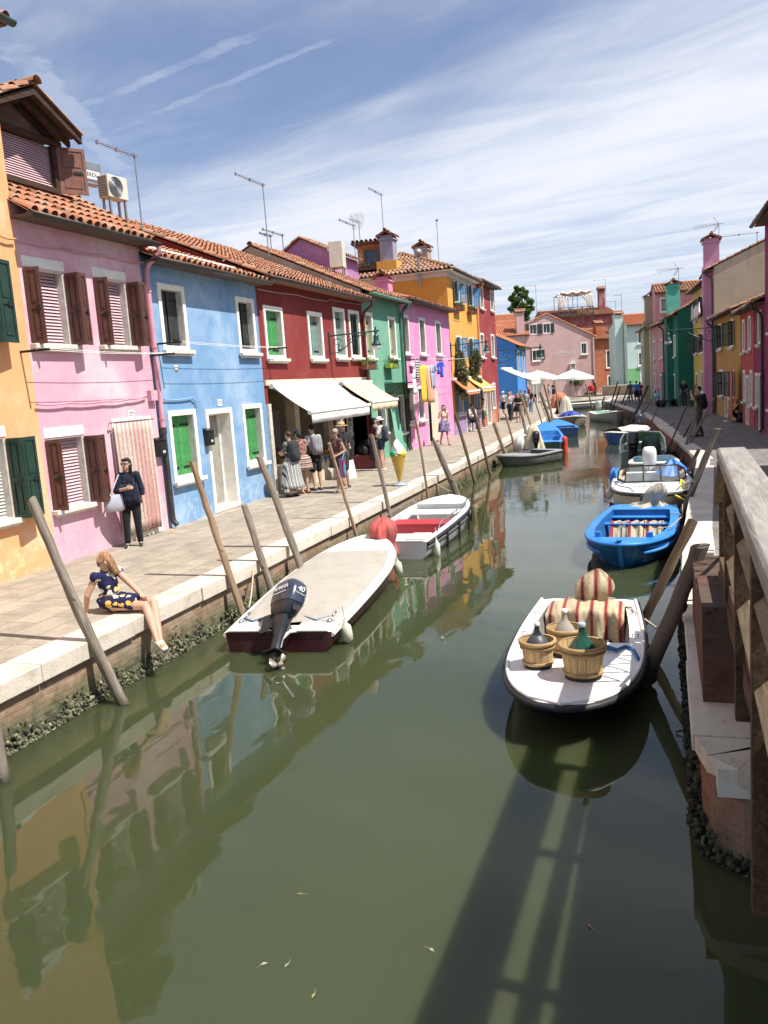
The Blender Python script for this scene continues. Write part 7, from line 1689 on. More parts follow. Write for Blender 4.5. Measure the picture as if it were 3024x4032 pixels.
# ---- bucket on the pole, carts, washing on the right bank
bp = G(*O_(948, 760), WATER); bt = PY(*O_(1150, 240), bp.y)
mb = MB(); mb.lathe([(.125, -.02), (.165, -.26), (.172, -.26), (.135, .005), (.0, .005)], 20, caps=False); tag(mb.build('bucket', mat('turquoise plastic', (.12, .50, .62), .4), None, loc=bt + Vector((.12, 0, .12))), 'turquoise bucket upturned on a mooring pole', 'bucket')
for i, (x0, x1, y0, y1) in enumerate(((805, 850, 1150, 1325), (845, 880, 1125, 1260), (880, 915, 1115, 1230), (905, 945, 1105, 1215))):
    a, b, c_ = PX(*I_(x0, y0), 1.75), PX(*I_(x1, y0), 1.75), PX(*I_(x0, y1), 1.75); w_ = a.y - b.y; h_ = a.z - c_.z; mb = MB()
    mb.loft([[(.05 * math.sin(j * 1.4) * (.4 + f), -w_ * j / 12, -h_ * f) for j in range(13)] for f in (0, .25, .5, .75, 1.)], False, False)
    tag(mb.build('white_laundry', MATS['white cotton'], None, loc=a, mods=[('SOLIDIFY', dict(thickness=.012))]), ['longest white shirt on the right bank washing line', 'second white shirt from the front on the right bank washing line', 'third white shirt on the right bank washing line', 'shortest white shirt at the far end of the right bank washing line'][i], 'laundry', 'washing on the right bank')
mb = MB(); mb.tube([(1.75, PX(*I_(800, 1150), 1.75).y + .3, PX(*I_(800, 1150), 1.75).z + .02), (1.75, 49.8, PX(*I_(950, 1105), 1.75).z + .02)], .012, 5); tag(mb.build('laundry_line', M['iron'], None), 'thin line carrying the white shirts on the right bank', 'laundry line')
for i, (y_, z_, col, lab) in enumerate(((38.2, 2.3, (.40, .15, .12), 'faded coral curtain over the ochre house door'), (47.6, 2.3, (.5, .45, .48), 'pale curtain at the mauve house door'), (60.5, 2.25, (.03, .10, .13), 'dark teal curtain at the bottle green house door'))):
    X_ = (2.85, 2.2, .05)[i]; mb = MB(); mb.loft([[(-.1 - .04 * math.sin(j * 1.2), 1.1 * j / 16, z_ - 2.1 * f) for j in range(17)] for f in (0, .3, .6, 1.)], False, False); tag(mb.build('door_curtain', mat('curtain cloth %d' % i, col, .9), None, loc=(X_, y_, 0)), lab, 'curtain')
c = G(*J_(620, 800)); t = thing('hand_cart', 'dark hand cart parked by the bottle green house', 'cart', (c.x, c.y, 0), R(20)); mb = MB(); mb.box(-.8, .8, -.35, .35, .35, .42); 
for sx in (-.75, .75): mb.tube([(sx, -.35, .4), (sx, -.35, 1.2), (sx, .35, 1.2), (sx, .35, .4)], .025, 6)
mb.build('frame', M['iron'], t)
for sx in (-.5, .5):
    for sy in (-.38, .38): q = MB(); q.lathe([(.0, -.03), (.22, -.03), (.24, 0), (.22, .03), (0, .03)], 18, 0, Matrix.Translation((sx, sy, .24)) @ Matrix.Rotation(R(90), 4, 'X')); q.build('wheel', M['rubber'], t)

# floating scraps on the water
for i, (px, py, col, lab) in enumerate(((1180, 3520, (.28, .20, .09), 'pale leaf floating on the water under the basket boat'), (1130, 3800, (.30, .27, .20), 'small curled scrap floating low in the middle of the water'), (1700, 3740, (.32, .29, .21), 'pale scrap floating near the streaked railing shadow'), (1040, 3795, (.30, .27, .2), 'pale twig floating at the lower left'), (2320, 3645, (.40, .22, .15), 'reddish leaf floating in the dark water by the abutment'), (1090, 2690, (.75, .74, .70), 'white scrap floating behind the covered boat propeller'), (1235, 3920, (.3, .25, .12), 'straw bit floating at the bottom edge'))):
    c = G(px, py, WATER + .006); mb = MB(); mb.add([(-.022, 0, 0), (0, -.009, .006), (.024, .0, .002), (.0, .010, .003)], [(0, 1, 2, 3)]); mb.add([(.02, 0, .002), (.05, .012, .002), (.05, .014, .002), (.02, .003, .003)], [(0, 1, 2, 3)])
    tag(mb.build('floating_scrap', mat('scrap %d' % i, col, .7), None, loc=c, rz=i * 1.3), lab, 'debris')

# ================================================================== PEOPLE
def skin_hand(mb, w, d, n, sc=1., curl=.5, thumb=1):
    """palm and five unequal fingers from the wrist w, fingers running along d, palm facing n"""
    d, n = d.normalized(), n.normalized(); s_ = d.cross(n).normalized(); n = s_.cross(d).normalized(); w = Vector(w)
    A = Matrix((s_, n, d)).transposed()
    mb.ell(w + d * .045 * sc, (.040 * sc, .017 * sc, .052 * sc), 10, 7, ax=A)
    for k_, (off, ln) in enumerate(((-.030, .066), (-.010, .076), (.010, .071), (.029, .056))):
        p = w + d * .082 * sc + s_ * off * sc; a = curl; c1 = p + (d * math.cos(a * .5) + n * math.sin(a * .5)) * ln * .5 * sc; c2 = c1 + (d * math.cos(a * 1.3) + n * math.sin(a * 1.3)) * ln * .55 * sc
        mb.cap(p - d * .012 * sc, c1, .0095 * sc, .0088 * sc, 8); mb.cap(c1, c2, .0088 * sc, .0075 * sc, 8)
    p = w + d * .025 * sc + s_ * -.034 * sc * thumb; q = p + (d * .6 - s_ * .75 * thumb + n * .3).normalized() * .034 * sc; mb.cap(p, q, .0115 * sc, .010 * sc, 8); mb.cap(q, q + (d * .9 - s_ * .2 * thumb + n * .4).normalized() * .03 * sc, .010 * sc, .008 * sc, 8)
STAND = dict(pel=(0, 0, .525), wai=(0, 0, .615), che=(0, .004, .735), nek=(0, -.004, .84), hea=(0, .016, .925),
             shL=(-.103, 0, .805), elL=(-.135, -.018, .635), wrL=(-.140, .03, .49), shR=(.103, 0, .805), elR=(.135, -.018, .635), wrR=(.140, .03, .49),
             hiL=(-.05, 0, .505), knL=(-.055, .014, .285), anL=(-.055, -.012, .05), hiR=(.05, 0, .505), knR=(.055, .014, .285), anR=(.055, -.012, .05))
def figure(label, loc, az, H=1.65, pose=None, skin='skin', top=None, sleeve='s', bottom=None, hair=None, hat=None, shoes=None, shades=False, vox=.014, hy=0., hp=0., female=False, lean=0., metric=False, feetdir=None, necklow=0.):
    """az: 0 faces +Y. top = material; bottom = (kind, material, hem height[, flare])"""
    J = {k_: Vector(v) for k_, v in STAND.items()}
    for k_, v in (pose or {}).items(): J[k_] = Vector(v)
    if female and not metric:
        for k_, v in J.items():
            if k_[:2] in ('sh', 'el', 'wr'): v.x *= .90
    J = {k_: (v if metric else v * H) for k_, v in J.items()}
    if lean:
        Rl = Matrix.Rotation(R(-lean), 3, 'X'); o = J['pel'].copy()
        for k_ in ('wai', 'che', 'nek', 'hea', 'shL', 'shR', 'elL', 'elR', 'wrL', 'wrR'): J[k_] = o + Rl @ (J[k_] - o)
    if metric: pass
    t = thing('person', label, 'person', loc, R(az)); sk = M[skin]; up = (J['nek'] - J['pel']).normalized(); sx = (J['shR'] - J['shL']).normalized(); fy = up.cross(sx).normalized(); sx = fy.cross(up).normalized()
    T3 = Matrix((sx, fy, up)).transposed(); b = MB(); sh_w = (J['shR'] - J['shL']).length / H
    def torso(mb, g, chest=True):
        mb.ell(J['pel'], ((.088 if female else .083) * H + g, .062 * H + g, .075 * H + g), 16, 10, ax=T3)
        mb.ell(J['wai'], ((.066 if female else .076) * H + g, .052 * H + g, .085 * H + g), 16, 10, ax=T3)
        mb.ell(J['che'], ((.073 if female else .092) * H + g, .060 * H + g, .10 * H + g), 16, 10, ax=T3)
        if female:
            for sg_ in (-1, 1): mb.ell(J['che'] + T3 @ Vector((sg_ * .034 * H, .040 * H, -.012 * H)), (.030 * H + g * .5, .028 * H + g * .5, .032 * H + g * .5), 10, 8, ax=T3)
        mb.cap(J['shL'], J['shR'], .034 * H + g * .7, .034 * H + g * .7)
        mb.cap(J['che'] + T3 @ Vector((0, 0, .05 * H)), J['nek'] - up * .015 * H, .05 * H + g * .5, .036 * H + g * .4)
    torso(b, 0.)
    b.cap(J['nek'] - up * .03 * H, J['hea'] - up * .02 * H, .030 * H, .028 * H)
    Hd = T3 @ Matrix.Rotation(R(hy), 3, 'Z') @ Matrix.Rotation(R(hp), 3, 'X'); hc = J['hea']; hv = lambda *a: hc + Hd @ (Vector(a) * H)
    b.ell(hv(0, -.004, .012), (.044 * H, .054 * H, .056 * H), 16, 12, ax=Hd); b.ell(hv(0, .012, -.022), (.034 * H, .040 * H, .044 * H), 14, 10, ax=Hd)
    b.ell(hv(0, .052, -.008), (.0075 * H, .012 * H, .013 * H), 8, 6, ax=Hd); b.ell(hv(0, .036, -.052), (.016 * H, .014 * H, .012 * H), 8, 6, ax=Hd)
    for sg_ in (-1, 1): b.ell(hv(sg_ * .046, -.004, -.004), (.006 * H, .012 * H, .018 * H), 8, 6, ax=Hd)
    for sd in 'LR':
        sh, el, wr = J['sh' + sd], J['el' + sd], J['wr' + sd]
        b.cap(sh, el, .029 * H, .0235 * H); b.cap(el, wr, .0235 * H, .0155 * H)
        dd = (wr - el).normalized(); inw = T3 @ Vector((1 if sd == 'L' else -1, .25, 0)); inw = (inw - dd * inw.dot(dd)); skin_hand(b, wr, dd, inw, H / 1.68, .55, 1 if sd == 'L' else -1)
        hi, kn, an = J['hi' + sd], J['kn' + sd], J['an' + sd]
        b.cap(hi, kn, .049 * H, .033 * H); b.cap(kn, kn.lerp(an, .38), .032 * H, .0315 * H); b.cap(kn.lerp(an, .38), an, .0315 * H, .0185 * H)
        fd = Vector(feetdir[sd] if isinstance(feetdir, dict) else (feetdir or (.12 if sd == 'R' else -.12, 1, -.12))).normalized()
        b.cap(an - Vector((0, 0, .018 * H)) - fd * .012 * H, an + fd * .095 * H - Vector((0, 0, .028 * H)) * (1 if not feetdir else 0), .020 * H, .0145 * H)
    b.build('body', sk, t, mods=remesh(vox if vox < .01 else vox * .8))
    if top:
        m_ = MB(); torso(m_, .009)
        for sd in 'LR':
            sh, el, wr = J['sh' + sd], J['el' + sd], J['wr' + sd]
            if sleeve == 's': m_.cap(sh, sh.lerp(el, .62), .040 * H, .036 * H)
            elif sleeve == 'l': m_.cap(sh, el, .040 * H, .034 * H); m_.cap(el, el.lerp(wr, .86), .034 * H, .026 * H)
            elif sleeve == 'e': m_.cap(sh, el, .042 * H, .038 * H); m_.cap(el, el.lerp(wr, .25), .036 * H, .034 * H)
        if sleeve != 'n' and not necklow: m_.tube([J['nek'] - up * .03 * H, J['nek'] - up * .004 * H], [.046 * H, .038 * H], 12)
        m_.build('top', top, t, mods=remesh(vox * .85))
    if bottom:
        kind, bm, hem = bottom[:3]; fl = bottom[3] if len(bottom) > 3 else .3
        if kind in ('shorts', 'trousers'):
            m_ = MB(); m_.ell(J['pel'] + up * .01 * H, (.097 * H + .008, .072 * H + .008, .085 * H), 16, 10, ax=T3)
            for sd in 'LR':
                hi, kn, an = J['hi' + sd], J['kn' + sd], J['an' + sd]
                if kind == 'shorts': m_.cap(hi, hi.lerp(kn, hem), .058 * H, .053 * H)
                else: m_.cap(hi, kn, .058 * H, .043 * H); m_.cap(kn, kn.lerp(an, hem), .043 * H, .034 * H)
            m_.build('trousers' if kind == 'trousers' else 'shorts', bm, t, mods=remesh(vox * .85))
        else:
            m_ = MB(); secs = []; n_ = 40; km = (J['knL'] + J['knR']) / 2; am = (J['anL'] + J['anR']) / 2; w0 = J['wai'] - up * .01 * H
            for i in range(12):
                f = i / 11; zt_ = hem * f
                if zt_ < .25: c_ = w0.lerp(J['pel'], zt_ / .25)
                elif zt_ < .65: c_ = J['pel'].lerp(km, (zt_ - .25) / .4)
                else: c_ = km.lerp(am, (zt_ - .65) / .35)
                r_ = .078 + .030 * min(1, f * 3) + fl * .12 * f
                secs.append([c_ + T3 @ Vector((math.cos(2 * PI * k_ / n_) * r_ * H * (1 + .045 * f * math.sin(k_ * 2 * PI * 9 / n_ + f)), math.sin(2 * PI * k_ / n_) * r_ * .80 * H * (1 + .05 * f * math.sin(k_ * 2 * PI * 7 / n_)), 0)) if zt_ < .3 or not metric else c_ + Vector((math.cos(2 * PI * k_ / n_) * r_ * H, math.sin(2 * PI * k_ / n_) * r_ * .8 * H, 0)) for k_ in range(n_)])
            m_.loft(secs, True, False); m_.build('skirt', bm, t, mods=[('SOLIDIFY', dict(thickness=.008))])
    for sd in 'LR':
        an = J['an' + sd]; fd = Vector(feetdir[sd] if isinstance(feetdir, dict) else (feetdir or (.12 if sd == 'R' else -.12, 1, -.0))).normalized()
        m_ = MB(); dz_ = Vector((0, 0, .033 * H)) if not feetdir else Vector((0, 0, .012 * H)); m_.cap(an - dz_ - fd * .02 * H, an - dz_ * 1.05 + fd * .098 * H, .0235 * H, .019 * H, 10)
        m_.build('shoe', shoes or M['black'], t)
    if hair:
        kind, hm = hair; m_ = MB()
        m_.ell(hv(0, -.013, .019), (.0475 * H, .0545 * H, .0535 * H), 16, 12, ax=Hd)
        if kind in ('long', 'bob', 'pony', 'swept'):
            m_.ell(hv(0, -.030, -.012), (.046 * H, .036 * H, .055 * H), 14, 10, ax=Hd)
            dn = {'long': -.15, 'bob': -.055, 'pony': -.0, 'swept': -.115}[kind]
            if kind != 'pony':
                for sg_ in (-1, 1): m_.cap(hv(sg_ * .036, -.016 if kind != 'swept' else -.026, .004), hv(sg_ * .042, -.010 if kind != 'swept' else -.03, dn + .015), .021 * H, .015 * H, 10)
                m_.cap(hv(0, -.032, 0), hv(0, -.038, dn), .037 * H, .026 * H, 12)
            else: m_.cap(hv(0, -.06, .02), hv(0, -.085, -.10), .018 * H, .010 * H, 10)
            if kind != 'swept': m_.ell(hv(0, .026, .046), (.041 * H, .022 * H, .021 * H), 12, 8, ax=Hd)
        m_.build('hair', hm, t, mods=remesh(max(.006, vox * .6)))
    if hat:
        kind, hm = hat; m_ = MB(); Tm = Matrix.Translation(hv(0, -.006, .034)) @ Hd.to_4x4() @ Matrix.Scale(H, 4)
        if kind == 'cap': m_.lathe([(.053, -.005), (.054, .015), (.042, .042), (.0, .052)], 20, 0, Tm); m_.add([(-.04, .042, .0), (.04, .042, .0), (.03, .105, -.006), (-.03, .105, -.006), (-.04, .042, -.006), (.04, .042, -.006), (.03, .105, -.011), (-.03, .105, -.011)], [(0, 1, 2, 3), (4, 7, 6, 5), (2, 6, 7, 3)], 0, False, .5, Tm)
        else: m_.lathe([(.054, -.004), (.105, -.012), (.106, -.008), (.056, .004), (.052, .045), (.035, .054), (.0, .054)], 24, 0, Tm)
        m_.build('hat', hm, t)
        if kind == 'brim': q = MB(); q.lathe([(.0565, .0), (.057, .016), (.055, .016)], 24, 0, Tm, caps=False); q.build('hat_band', M['black'], t)
    f_ = MB()
    if shades:
        for sg_ in (-1, 1): f_.ell(hv(sg_ * .020, .051, .008), (.0175 * H, .006 * H, .014 * H), 12, 8, ax=Hd); f_.tube([hv(sg_ * .036, .046, .012), hv(sg_ * .046, -.004, .010)], .0022 * H, 5)
        f_.tube([hv(-.006, .056, .010), hv(.006, .056, .010)], .002 * H, 5); f_.build('sunglasses', shades if shades is not True else M['black'], t)
    else:
        for sg_ in (-1, 1): f_.ell(hv(sg_ * .018, .047, .008), (.007 * H, .005 * H, .004 * H), 8, 6, ax=Hd)
        f_.build('eyes', M['dark'], t)
    f_ = MB(); f_.ell(hv(0, .0485, -.034), (.012 * H, .006 * H, .0038 * H), 8, 6, ax=Hd); f_.build('mouth', mat('lips', (.36, .10, .09), .5), t)
    return t, J
def to_w(t, p): return t.matrix_basis @ Vector(p)
def backpack(label, t, J, m_, sc=1., H=1.65):
    c = to_w(t, (J['che'] + J['wai']) / 2 + Vector((0, -.145 * sc, .03))); mb = MB()
    mb.loft([rrect(w_ * sc, l_ * sc, z_ * sc) for w_, l_, z_ in ((.20, .10, -.25), (.29, .17, -.21), (.31, .19, -.05), (.30, .17, .12), (.24, .13, .22), (.10, .06, .25))], True, True); bp_ = thing('backpack', label, 'backpack', c, t.rotation_euler.z); mb.build('sack', m_, bp_)
    q = MB(); q.loft([rrect(w_ * sc, l_ * sc, z_ * sc, -.08 * sc) for w_, l_, z_ in ((.16, .04, -.20), (.22, .09, -.17), (.22, .09, -.03), (.16, .04, 0.))], True, True); q.build('pocket', m_, bp_)
    for sg_ in (-1, 1): q = MB(); q.tube([(sg_ * .10 * sc, .07, .2), (sg_ * .115 * sc, .17, .235), (sg_ * .125 * sc, .265, .13), (sg_ * .13 * sc, .24, -.05), (sg_ * .13 * sc, .08, -.16)], .017, 6); q.build('strap', M['black'], bp_)
    return bp_
def bag(label, c, w_, h_, d_, m_, az=0., strap=None, sm=None, cat='bag'):
    t = thing('bag', label, cat, c, R(az)); mb = MB(); mb.loft([rrect(a * w_, b * d_, z_ * h_) for a, b, z_ in ((.72, .6, -.5), (.96, 1., -.42), (1., 1.05, -.1), (.92, .8, .3), (.86, .45, .5))], True, True); mb.build('sack', m_, t)
    if strap: q = MB(); q.tube([Vector(p) - Vector(c) for p in strap], .014, 6); s_ = q.build('strap', sm or m_, t); s_.matrix_basis = Matrix.Rotation(-R(az), 4, 'Z')
    return t
def cloth(n_, c, v=.2): return MATS.get('cloth ' + n_) or clothmat('cloth ' + n_, c, v)
hb = hairmat('black hair', (.012, .010, .010)); hbr = hairmat('brown hair', (.065, .032, .018)); hbl = hairmat('blonde hair', (.40, .24, .10)); hgi = hairmat('ginger hair', (.37, .19, .09)); hgr = hairmat('grey hair', (.36, .34, .32))
wht = cloth('white', (.72, .70, .68), .06); navy = cloth('navy', (.012, .015, .032)); blk = cloth('black', (.012, .012, .014)); dgr = cloth('dark grey', (.045, .045, .05)); beg = cloth('beige', (.42, .36, .27)); wine_ = cloth('wine', (.16, .03, .045)); pnk = cloth('pink', (.52, .22, .33))
# -- the seated woman: floral dress, legs over the kerb
m_, k = newmat('floral dress'); co = k.n('ShaderNodeTexCoord').outputs['Object']
cw = k.n('ShaderNodeVectorMath', {0: co, 1: k.n('ShaderNodeVectorMath', {0: k.n('ShaderNodeTexNoise', {'Vector': co, 'Scale': 19., 'Detail': 4.}).outputs[1], 1: (.085, .085, .085)}, operation='MULTIPLY').outputs[0]}, operation='ADD').outputs[0]
v1 = k.n('ShaderNodeTexVoronoi', {'Vector': cw, 'Scale': 11., 'Randomness': 1.}); v2 = k.n('ShaderNodeTexVoronoi', {'Vector': co, 'Scale': 13., 'Randomness': 1.}); nz = k.noise(co, 26., 3)
pet = k.math('ADD', v1.outputs[0], k.math('MULTIPLY', nz, .26))
c = k.mix(k.rng(pet, .56, .51), (.016, .018, .060), k.mix(k.rng(v1.outputs[1] if False else k.noise(co, 3.1, 2), .45, .55), (.78, .72, .58), (.72, .46, .08)))
c = k.mix(k.rng(v1.outputs[0], .14, .08), c, (.55, .30, .05)); c = k.mix(k.math('MULTIPLY', k.rng(v2.outputs[0], .16, .10), .6), c, (.10, .12, .30))
finish(k, m_, {'Base Color': c, 'Roughness': .85, 'Specular IOR Level': .2}); FLO = m_
g0 = Vector((-6.50, 8.36, 0))
pose = dict(pel=(.02, .02, .115), wai=(-.015, -.005, .235), che=(-.03, -.03, .385), nek=(-.02, -.05, .525), hea=(.0, -.075, .645),
            shL=(.03, .115, .475), elL=(.215, .135, .285), wrL=(.44, .03, .165), shR=(-.075, -.18, .475), elR=(-.175, -.245, .255), wrR=(-.265, -.19, .045),
            hiL=(.06, .11, .10), knL=(.52, .085, .10), anL=(.74, -.17, -.30), hiR=(.06, -.07, .10), knR=(.50, -.045, .09), anR=(.76, -.26, -.285))
girl, gJ = figure('woman in a navy floral dress sitting on the kerb with her legs over the water', g0, 0, 1.62, pose, 'skin', FLO, 'n', None, ('swept', hgi), None, mat('nude flats', (.62, .52, .42), .5), mat('brown lenses', (.035, .018, .015), .08, .2, coat=.5), .0065, -118, -12, True, metric=True, feetdir=dict(L=(.75, -.55, -.25), R=(.8, -.5, -.25)))
m_ = MB()          # skirt lying over the thighs
secs = []
for x_, cy, ry, rz, cz in ((-.17, .0, .08, .06, .15), (-.12, .0, .165, .115, .135), (.02, .015, .185, .118, .13), (.15, .025, .18, .105, .122), (.27, .03, .172, .096, .115), (.345, .03, .17, .095, .11)):
    secs.append([(x_ + .02 * math.sin(k_ * 1.3), cy + ry * math.cos(2 * PI * k_ / 28) * (1 + .05 * math.sin(k_ * 1.9)), cz + rz * math.sin(2 * PI * k_ / 28) * (1 + .06 * math.sin(k_ * 2.3))) for k_ in range(28)])
m_.loft(secs, True, True); m_.build('skirt', FLO, girl, mods=[('SUBSURF', dict(levels=1, render_levels=1))])
for sd, y_ in (('shL', 1), ('shR', -1)):
    m_ = MB(); p = gJ[sd]; m_.ell(p + Vector((.0, y_ * .02, .0)), (.058, .055, .065), 12, 8); m_.build('ruffled_sleeve', FLO, girl)
m_ = MB(); m_.lathe([(.112, -.012), (.118, 0), (.112, .012)], 24, 0, Matrix.Translation(gJ['wai'] + Vector((.0, .0, -.01))) @ Matrix.Diagonal((.86, 1.02, 1, 1)), caps=False); m_.build('belt', mat('gold belt', (.40, .28, .10), .4, .2, metal=.5), girl)
m_ = MB(); m_.lathe([(.031, -.008), (.034, 0), (.031, .008)], 14, 0, Matrix.Translation(gJ['wrL'] - Vector((.045, -.02, -.02))) @ Matrix.Rotation(R(70), 4, 'Y'), caps=False); m_.build('bracelet', M['trim'], girl)
# -- the standing woman in navy
sp_ = G(*B_(1275, 1300)); sp_.x -= .02
st_p = dict(shL=(-.103, 0, .80), elL=(-.145, -.01, .63), wrL=(-.155, .02, .47), shR=(.103, 0, .80), elR=(.150, .02, .635), wrR=(.02, .125, .665), anL=(-.06, 0, .05), anR=(.075, .03, .05), knR=(.065, .02, .285))
lady, lJ = figure('woman in a loose navy blouse and black trousers standing by the striped curtain', sp_, -150, 1.60, st_p, 'skin', navy, 'e', ('trousers', blk, .95), ('long', hb), None, mat('black white shoes', (.03, .03, .03), .5), mat('mirrored lenses', (.10, .13, .24), .05, .2, metal=.6), .0075, -32, 0, True)
m_ = MB(); m_.loft([[lJ['pel'] + Vector((math.cos(2 * PI * k_ / 30) * r_ * (1 + .04 * math.sin(k_ * 1.7)), math.sin(2 * PI * k_ / 30) * r_ * .75, z_)) for k_ in range(30)] for r_, z_ in ((.155, .30), (.17, .18), (.185, .05), (.20, -.07))], True, False); m_.build('blouse_hem', navy, lady, mods=[('SOLIDIFY', dict(thickness=.006))])
for sd in 'LR':
    m_ = MB(); an = lJ['an' + sd]; m_.cap(an + Vector((0, .06, -.066)), an + Vector((.01 if sd == 'R' else -.01, .15, -.068)), .030, .026, 10); m_.build('white_toecap', M['white'], lady)
hs = to_w(lady, lJ['elR'] + Vector((.05, .10, -.12))); bag('pale grey shoulder bag of the woman in navy', hs + Vector((0, 0, -.08)), .36, .30, .15, mat('grey leather', (.36, .36, .40), .45, .1, 5., .2), -130, [hs + Vector((.02, -.12, .06)), to_w(lady, lJ['shR'] + Vector((.0, .06, .03))), to_w(lady, lJ['shR'] + Vector((.01, -.05, .03))), hs + Vector((-.02, .12, .06))])
# -- shoppers under the awnings
arms_f = dict(elL=(-.13, .05, .65), wrL=(-.05, .17, .66), elR=(.13, .05, .65), wrR=(.05, .17, .66))
c = G(*H_(295, 1392)); a_, aJ = figure('woman in a black and white striped maxi skirt with a charcoal backpack', c, 70, 1.62, arms_f, 'skin', cloth('camo print', (.10, .10, .10), .8), 's', ('skirt', fabric('pleat stripes', [(0., (.55, .54, .52)), (.45, (.03, .03, .035)), (.62, (.5, .5, .48)), (.8, (.12, .12, .12))], 'x', 13.), .88, .75), ('short', hbr), None, M['black'], False, .012, -10, -18, True)
backpack('charcoal backpack on the woman in the striped maxi skirt', a_, aJ, cloth('charcoal', (.035, .037, .042)), 1.05)
c = G(*H_(420, 1360)); figure('woman in a red and white patterned dress bent over the stall', c, 62, 1.62, arms_f, 'skin', cloth('red ikat', (.36, .16, .14), .75), 'n', ('skirt', fabric('red white zigzag', [(0., (.50, .42, .36)), (.3, (.36, .09, .07)), (.55, (.52, .46, .40)), (.7, (.12, .07, .07))], 'z', 9.), .52, .5), ('bob', hb), ('cap', navy), mat('tan sandals', (.36, .15, .08), .6), False, .012, 15, -20, True, 8)
c = G(*H_(560, 1326)); a_, aJ = figure('young man in a pale grey T-shirt and black shorts at the stall', c, 55, 1.70, arms_f, 'skin', cloth('pale grey', (.42, .43, .43), .1), 's', ('shorts', blk, .82), ('short', hb), None, cloth('blue trainers', (.06, .08, .14)), False, .012, 10, -22, False, 6)
backpack('two tone grey backpack on the young man in shorts', a_, aJ, cloth('mid grey', (.24, .24, .25), .1), 1.0)
c = G(*H_(800, 1345)); walk = dict(knL=(-.055, .05, .29), anL=(-.05, .06, .05), knR=(.05, -.02, .285), anR=(.05, -.16, .08))
a_, aJ = figure('grey haired woman in a brown sleeveless top walking with a bright bag', c, 150, 1.60, dict(walk, elR=(.12, .0, .65), wrR=(.02, .13, .68), elL=(-.15, -.05, .64), wrL=(-.12, .1, .58)), 'skin2', cloth('mauve brown', (.12, .055, .05)), 'n', ('skirt', cloth('dark brown', (.05, .035, .035)), .48, .35), ('short', hgr), None, mat('green flip flops', (.20, .26, .20), .6), True, .011, 25, -6, True)
bag('turquoise and magenta striped bag of the grey haired woman', to_w(a_, aJ['wrL'] + Vector((-.06, -.08, -.32))), .34, .46, .10, fabric('bright bag stripes', [(0., (.05, .34, .48)), (.3, (.40, .05, .20)), (.55, (.22, .30, .50)), (.75, (.45, .10, .28))], 'x', 4.5), 140, [to_w(a_, aJ['wrL'] + Vector((-.10, -.08, -.12))), to_w(a_, aJ['elL'] + Vector((0, 0, .02))), to_w(a_, aJ['wrL'] + Vector((.04, -.10, -.12)))])
c = G(*H_(868, 1300)); a_, aJ = figure('man in a straw hat half hidden behind the grey haired woman', c, 80, 1.70, None, 'skin2', blk, 's', ('shorts', dgr, .9), ('short', hgr), ('brim', cloth('straw', (.45, .30, .16))), mat('brown sandals', (.10, .06, .04), .6), False, .012, -20)
bag('black satchel on the man in the straw hat', to_w(a_, (.22, -.05, .85)), .26, .30, .12, M['black'], 80)
c = G(*H_(1268, 1108)); a_, aJ = figure('young woman in a white sun hat and navy shorts by the scalloped awning', c, 95, 1.62, arms_f, 'skin', wht, 's', ('shorts', navy, .35), ('bob', hbr), ('brim', wht), wht, False, .012, 20, -10, True)
backpack('dark patterned rucksack on the woman in the white sun hat', a_, aJ, cloth('rucksack', (.05, .06, .085), .7), 1.0)
c = G(*H_(1195, 1085)); figure('woman in a dark dress with curly hair facing the one in the sun hat', c, -60, 1.60, arms_f, 'skin', wine_, 's', ('skirt', dgr, .8, .4), ('bob', hb), None, M['black'], False, .014, 0, 0, True)
# -- walking woman, seated man, woman with the green bag
c = G(*Gz(838, 1500)); wk = dict(knL=(-.05, .055, .29), anL=(-.05, .13, .05), knR=(.05, -.03, .285), anR=(.05, -.15, .075), elR=(.17, .05, .69), wrR=(.075, .06, .87), elL=(-.15, -.07, .65), wrL=(-.16, -.02, .50))
figure('long haired woman walking in a blush top and lilac skirt', c, -140, 1.66, wk, 'skin', cloth('blush', (.62, .44, .38), .1), 'n', ('skirt', cloth('lilac check', (.20, .16, .28), .7), .58, .45), ('long', hbr), None, mat('pale flats', (.55, .48, .4), .6), False, .013, -35, 0, True)
c = G(*Gz(1215, 1318)); c.x -= .05; chair('black metal chair under the man sitting by the yellow house', (c.x, c.y, 0), R(-125 + 180), M['black'])
sit = dict(pel=(0, 0, .33), wai=(0, -.02, .42), che=(0, -.02, .54), nek=(0, -.01, .645), hea=(0, .01, .73), shL=(-.105, 0, .615), elL=(-.13, .03, .45), wrL=(-.07, .17, .42), shR=(.105, 0, .615), elR=(.13, .03, .45), wrR=(.07, .17, .42), hiL=(-.055, .02, .32), knL=(-.06, .25, .31), anL=(-.06, .26, .05), hiR=(.055, .02, .32), knR=(.07, .25, .32), anR=(.09, .34, .05))
figure('man in a white T-shirt sitting on the black metal chair', c, -125, 1.74, sit, 'skin', wht, 's', ('shorts', navy, .75), ('short', hb), None, M['white'], True, .013, 25)
c = G(*Gz(1352, 1285)); a_, aJ = figure('short haired woman in a cream top and olive shorts standing by the seated man', c, 115, 1.60, arms_f, 'skin2', cloth('cream top', (.60, .54, .46), .1), 'n', ('shorts', cloth('olive', (.10, .11, .06)), .7), ('short', hb), None, mat('white sandals', (.6, .58, .54), .6), False, .013, 0, -12, True)
bag('pale green shoulder bag of the woman in olive shorts', to_w(a_, (.16, -.16, .86)), .42, .40, .16, cloth('sage bag', (.32, .40, .26), .15), 100)
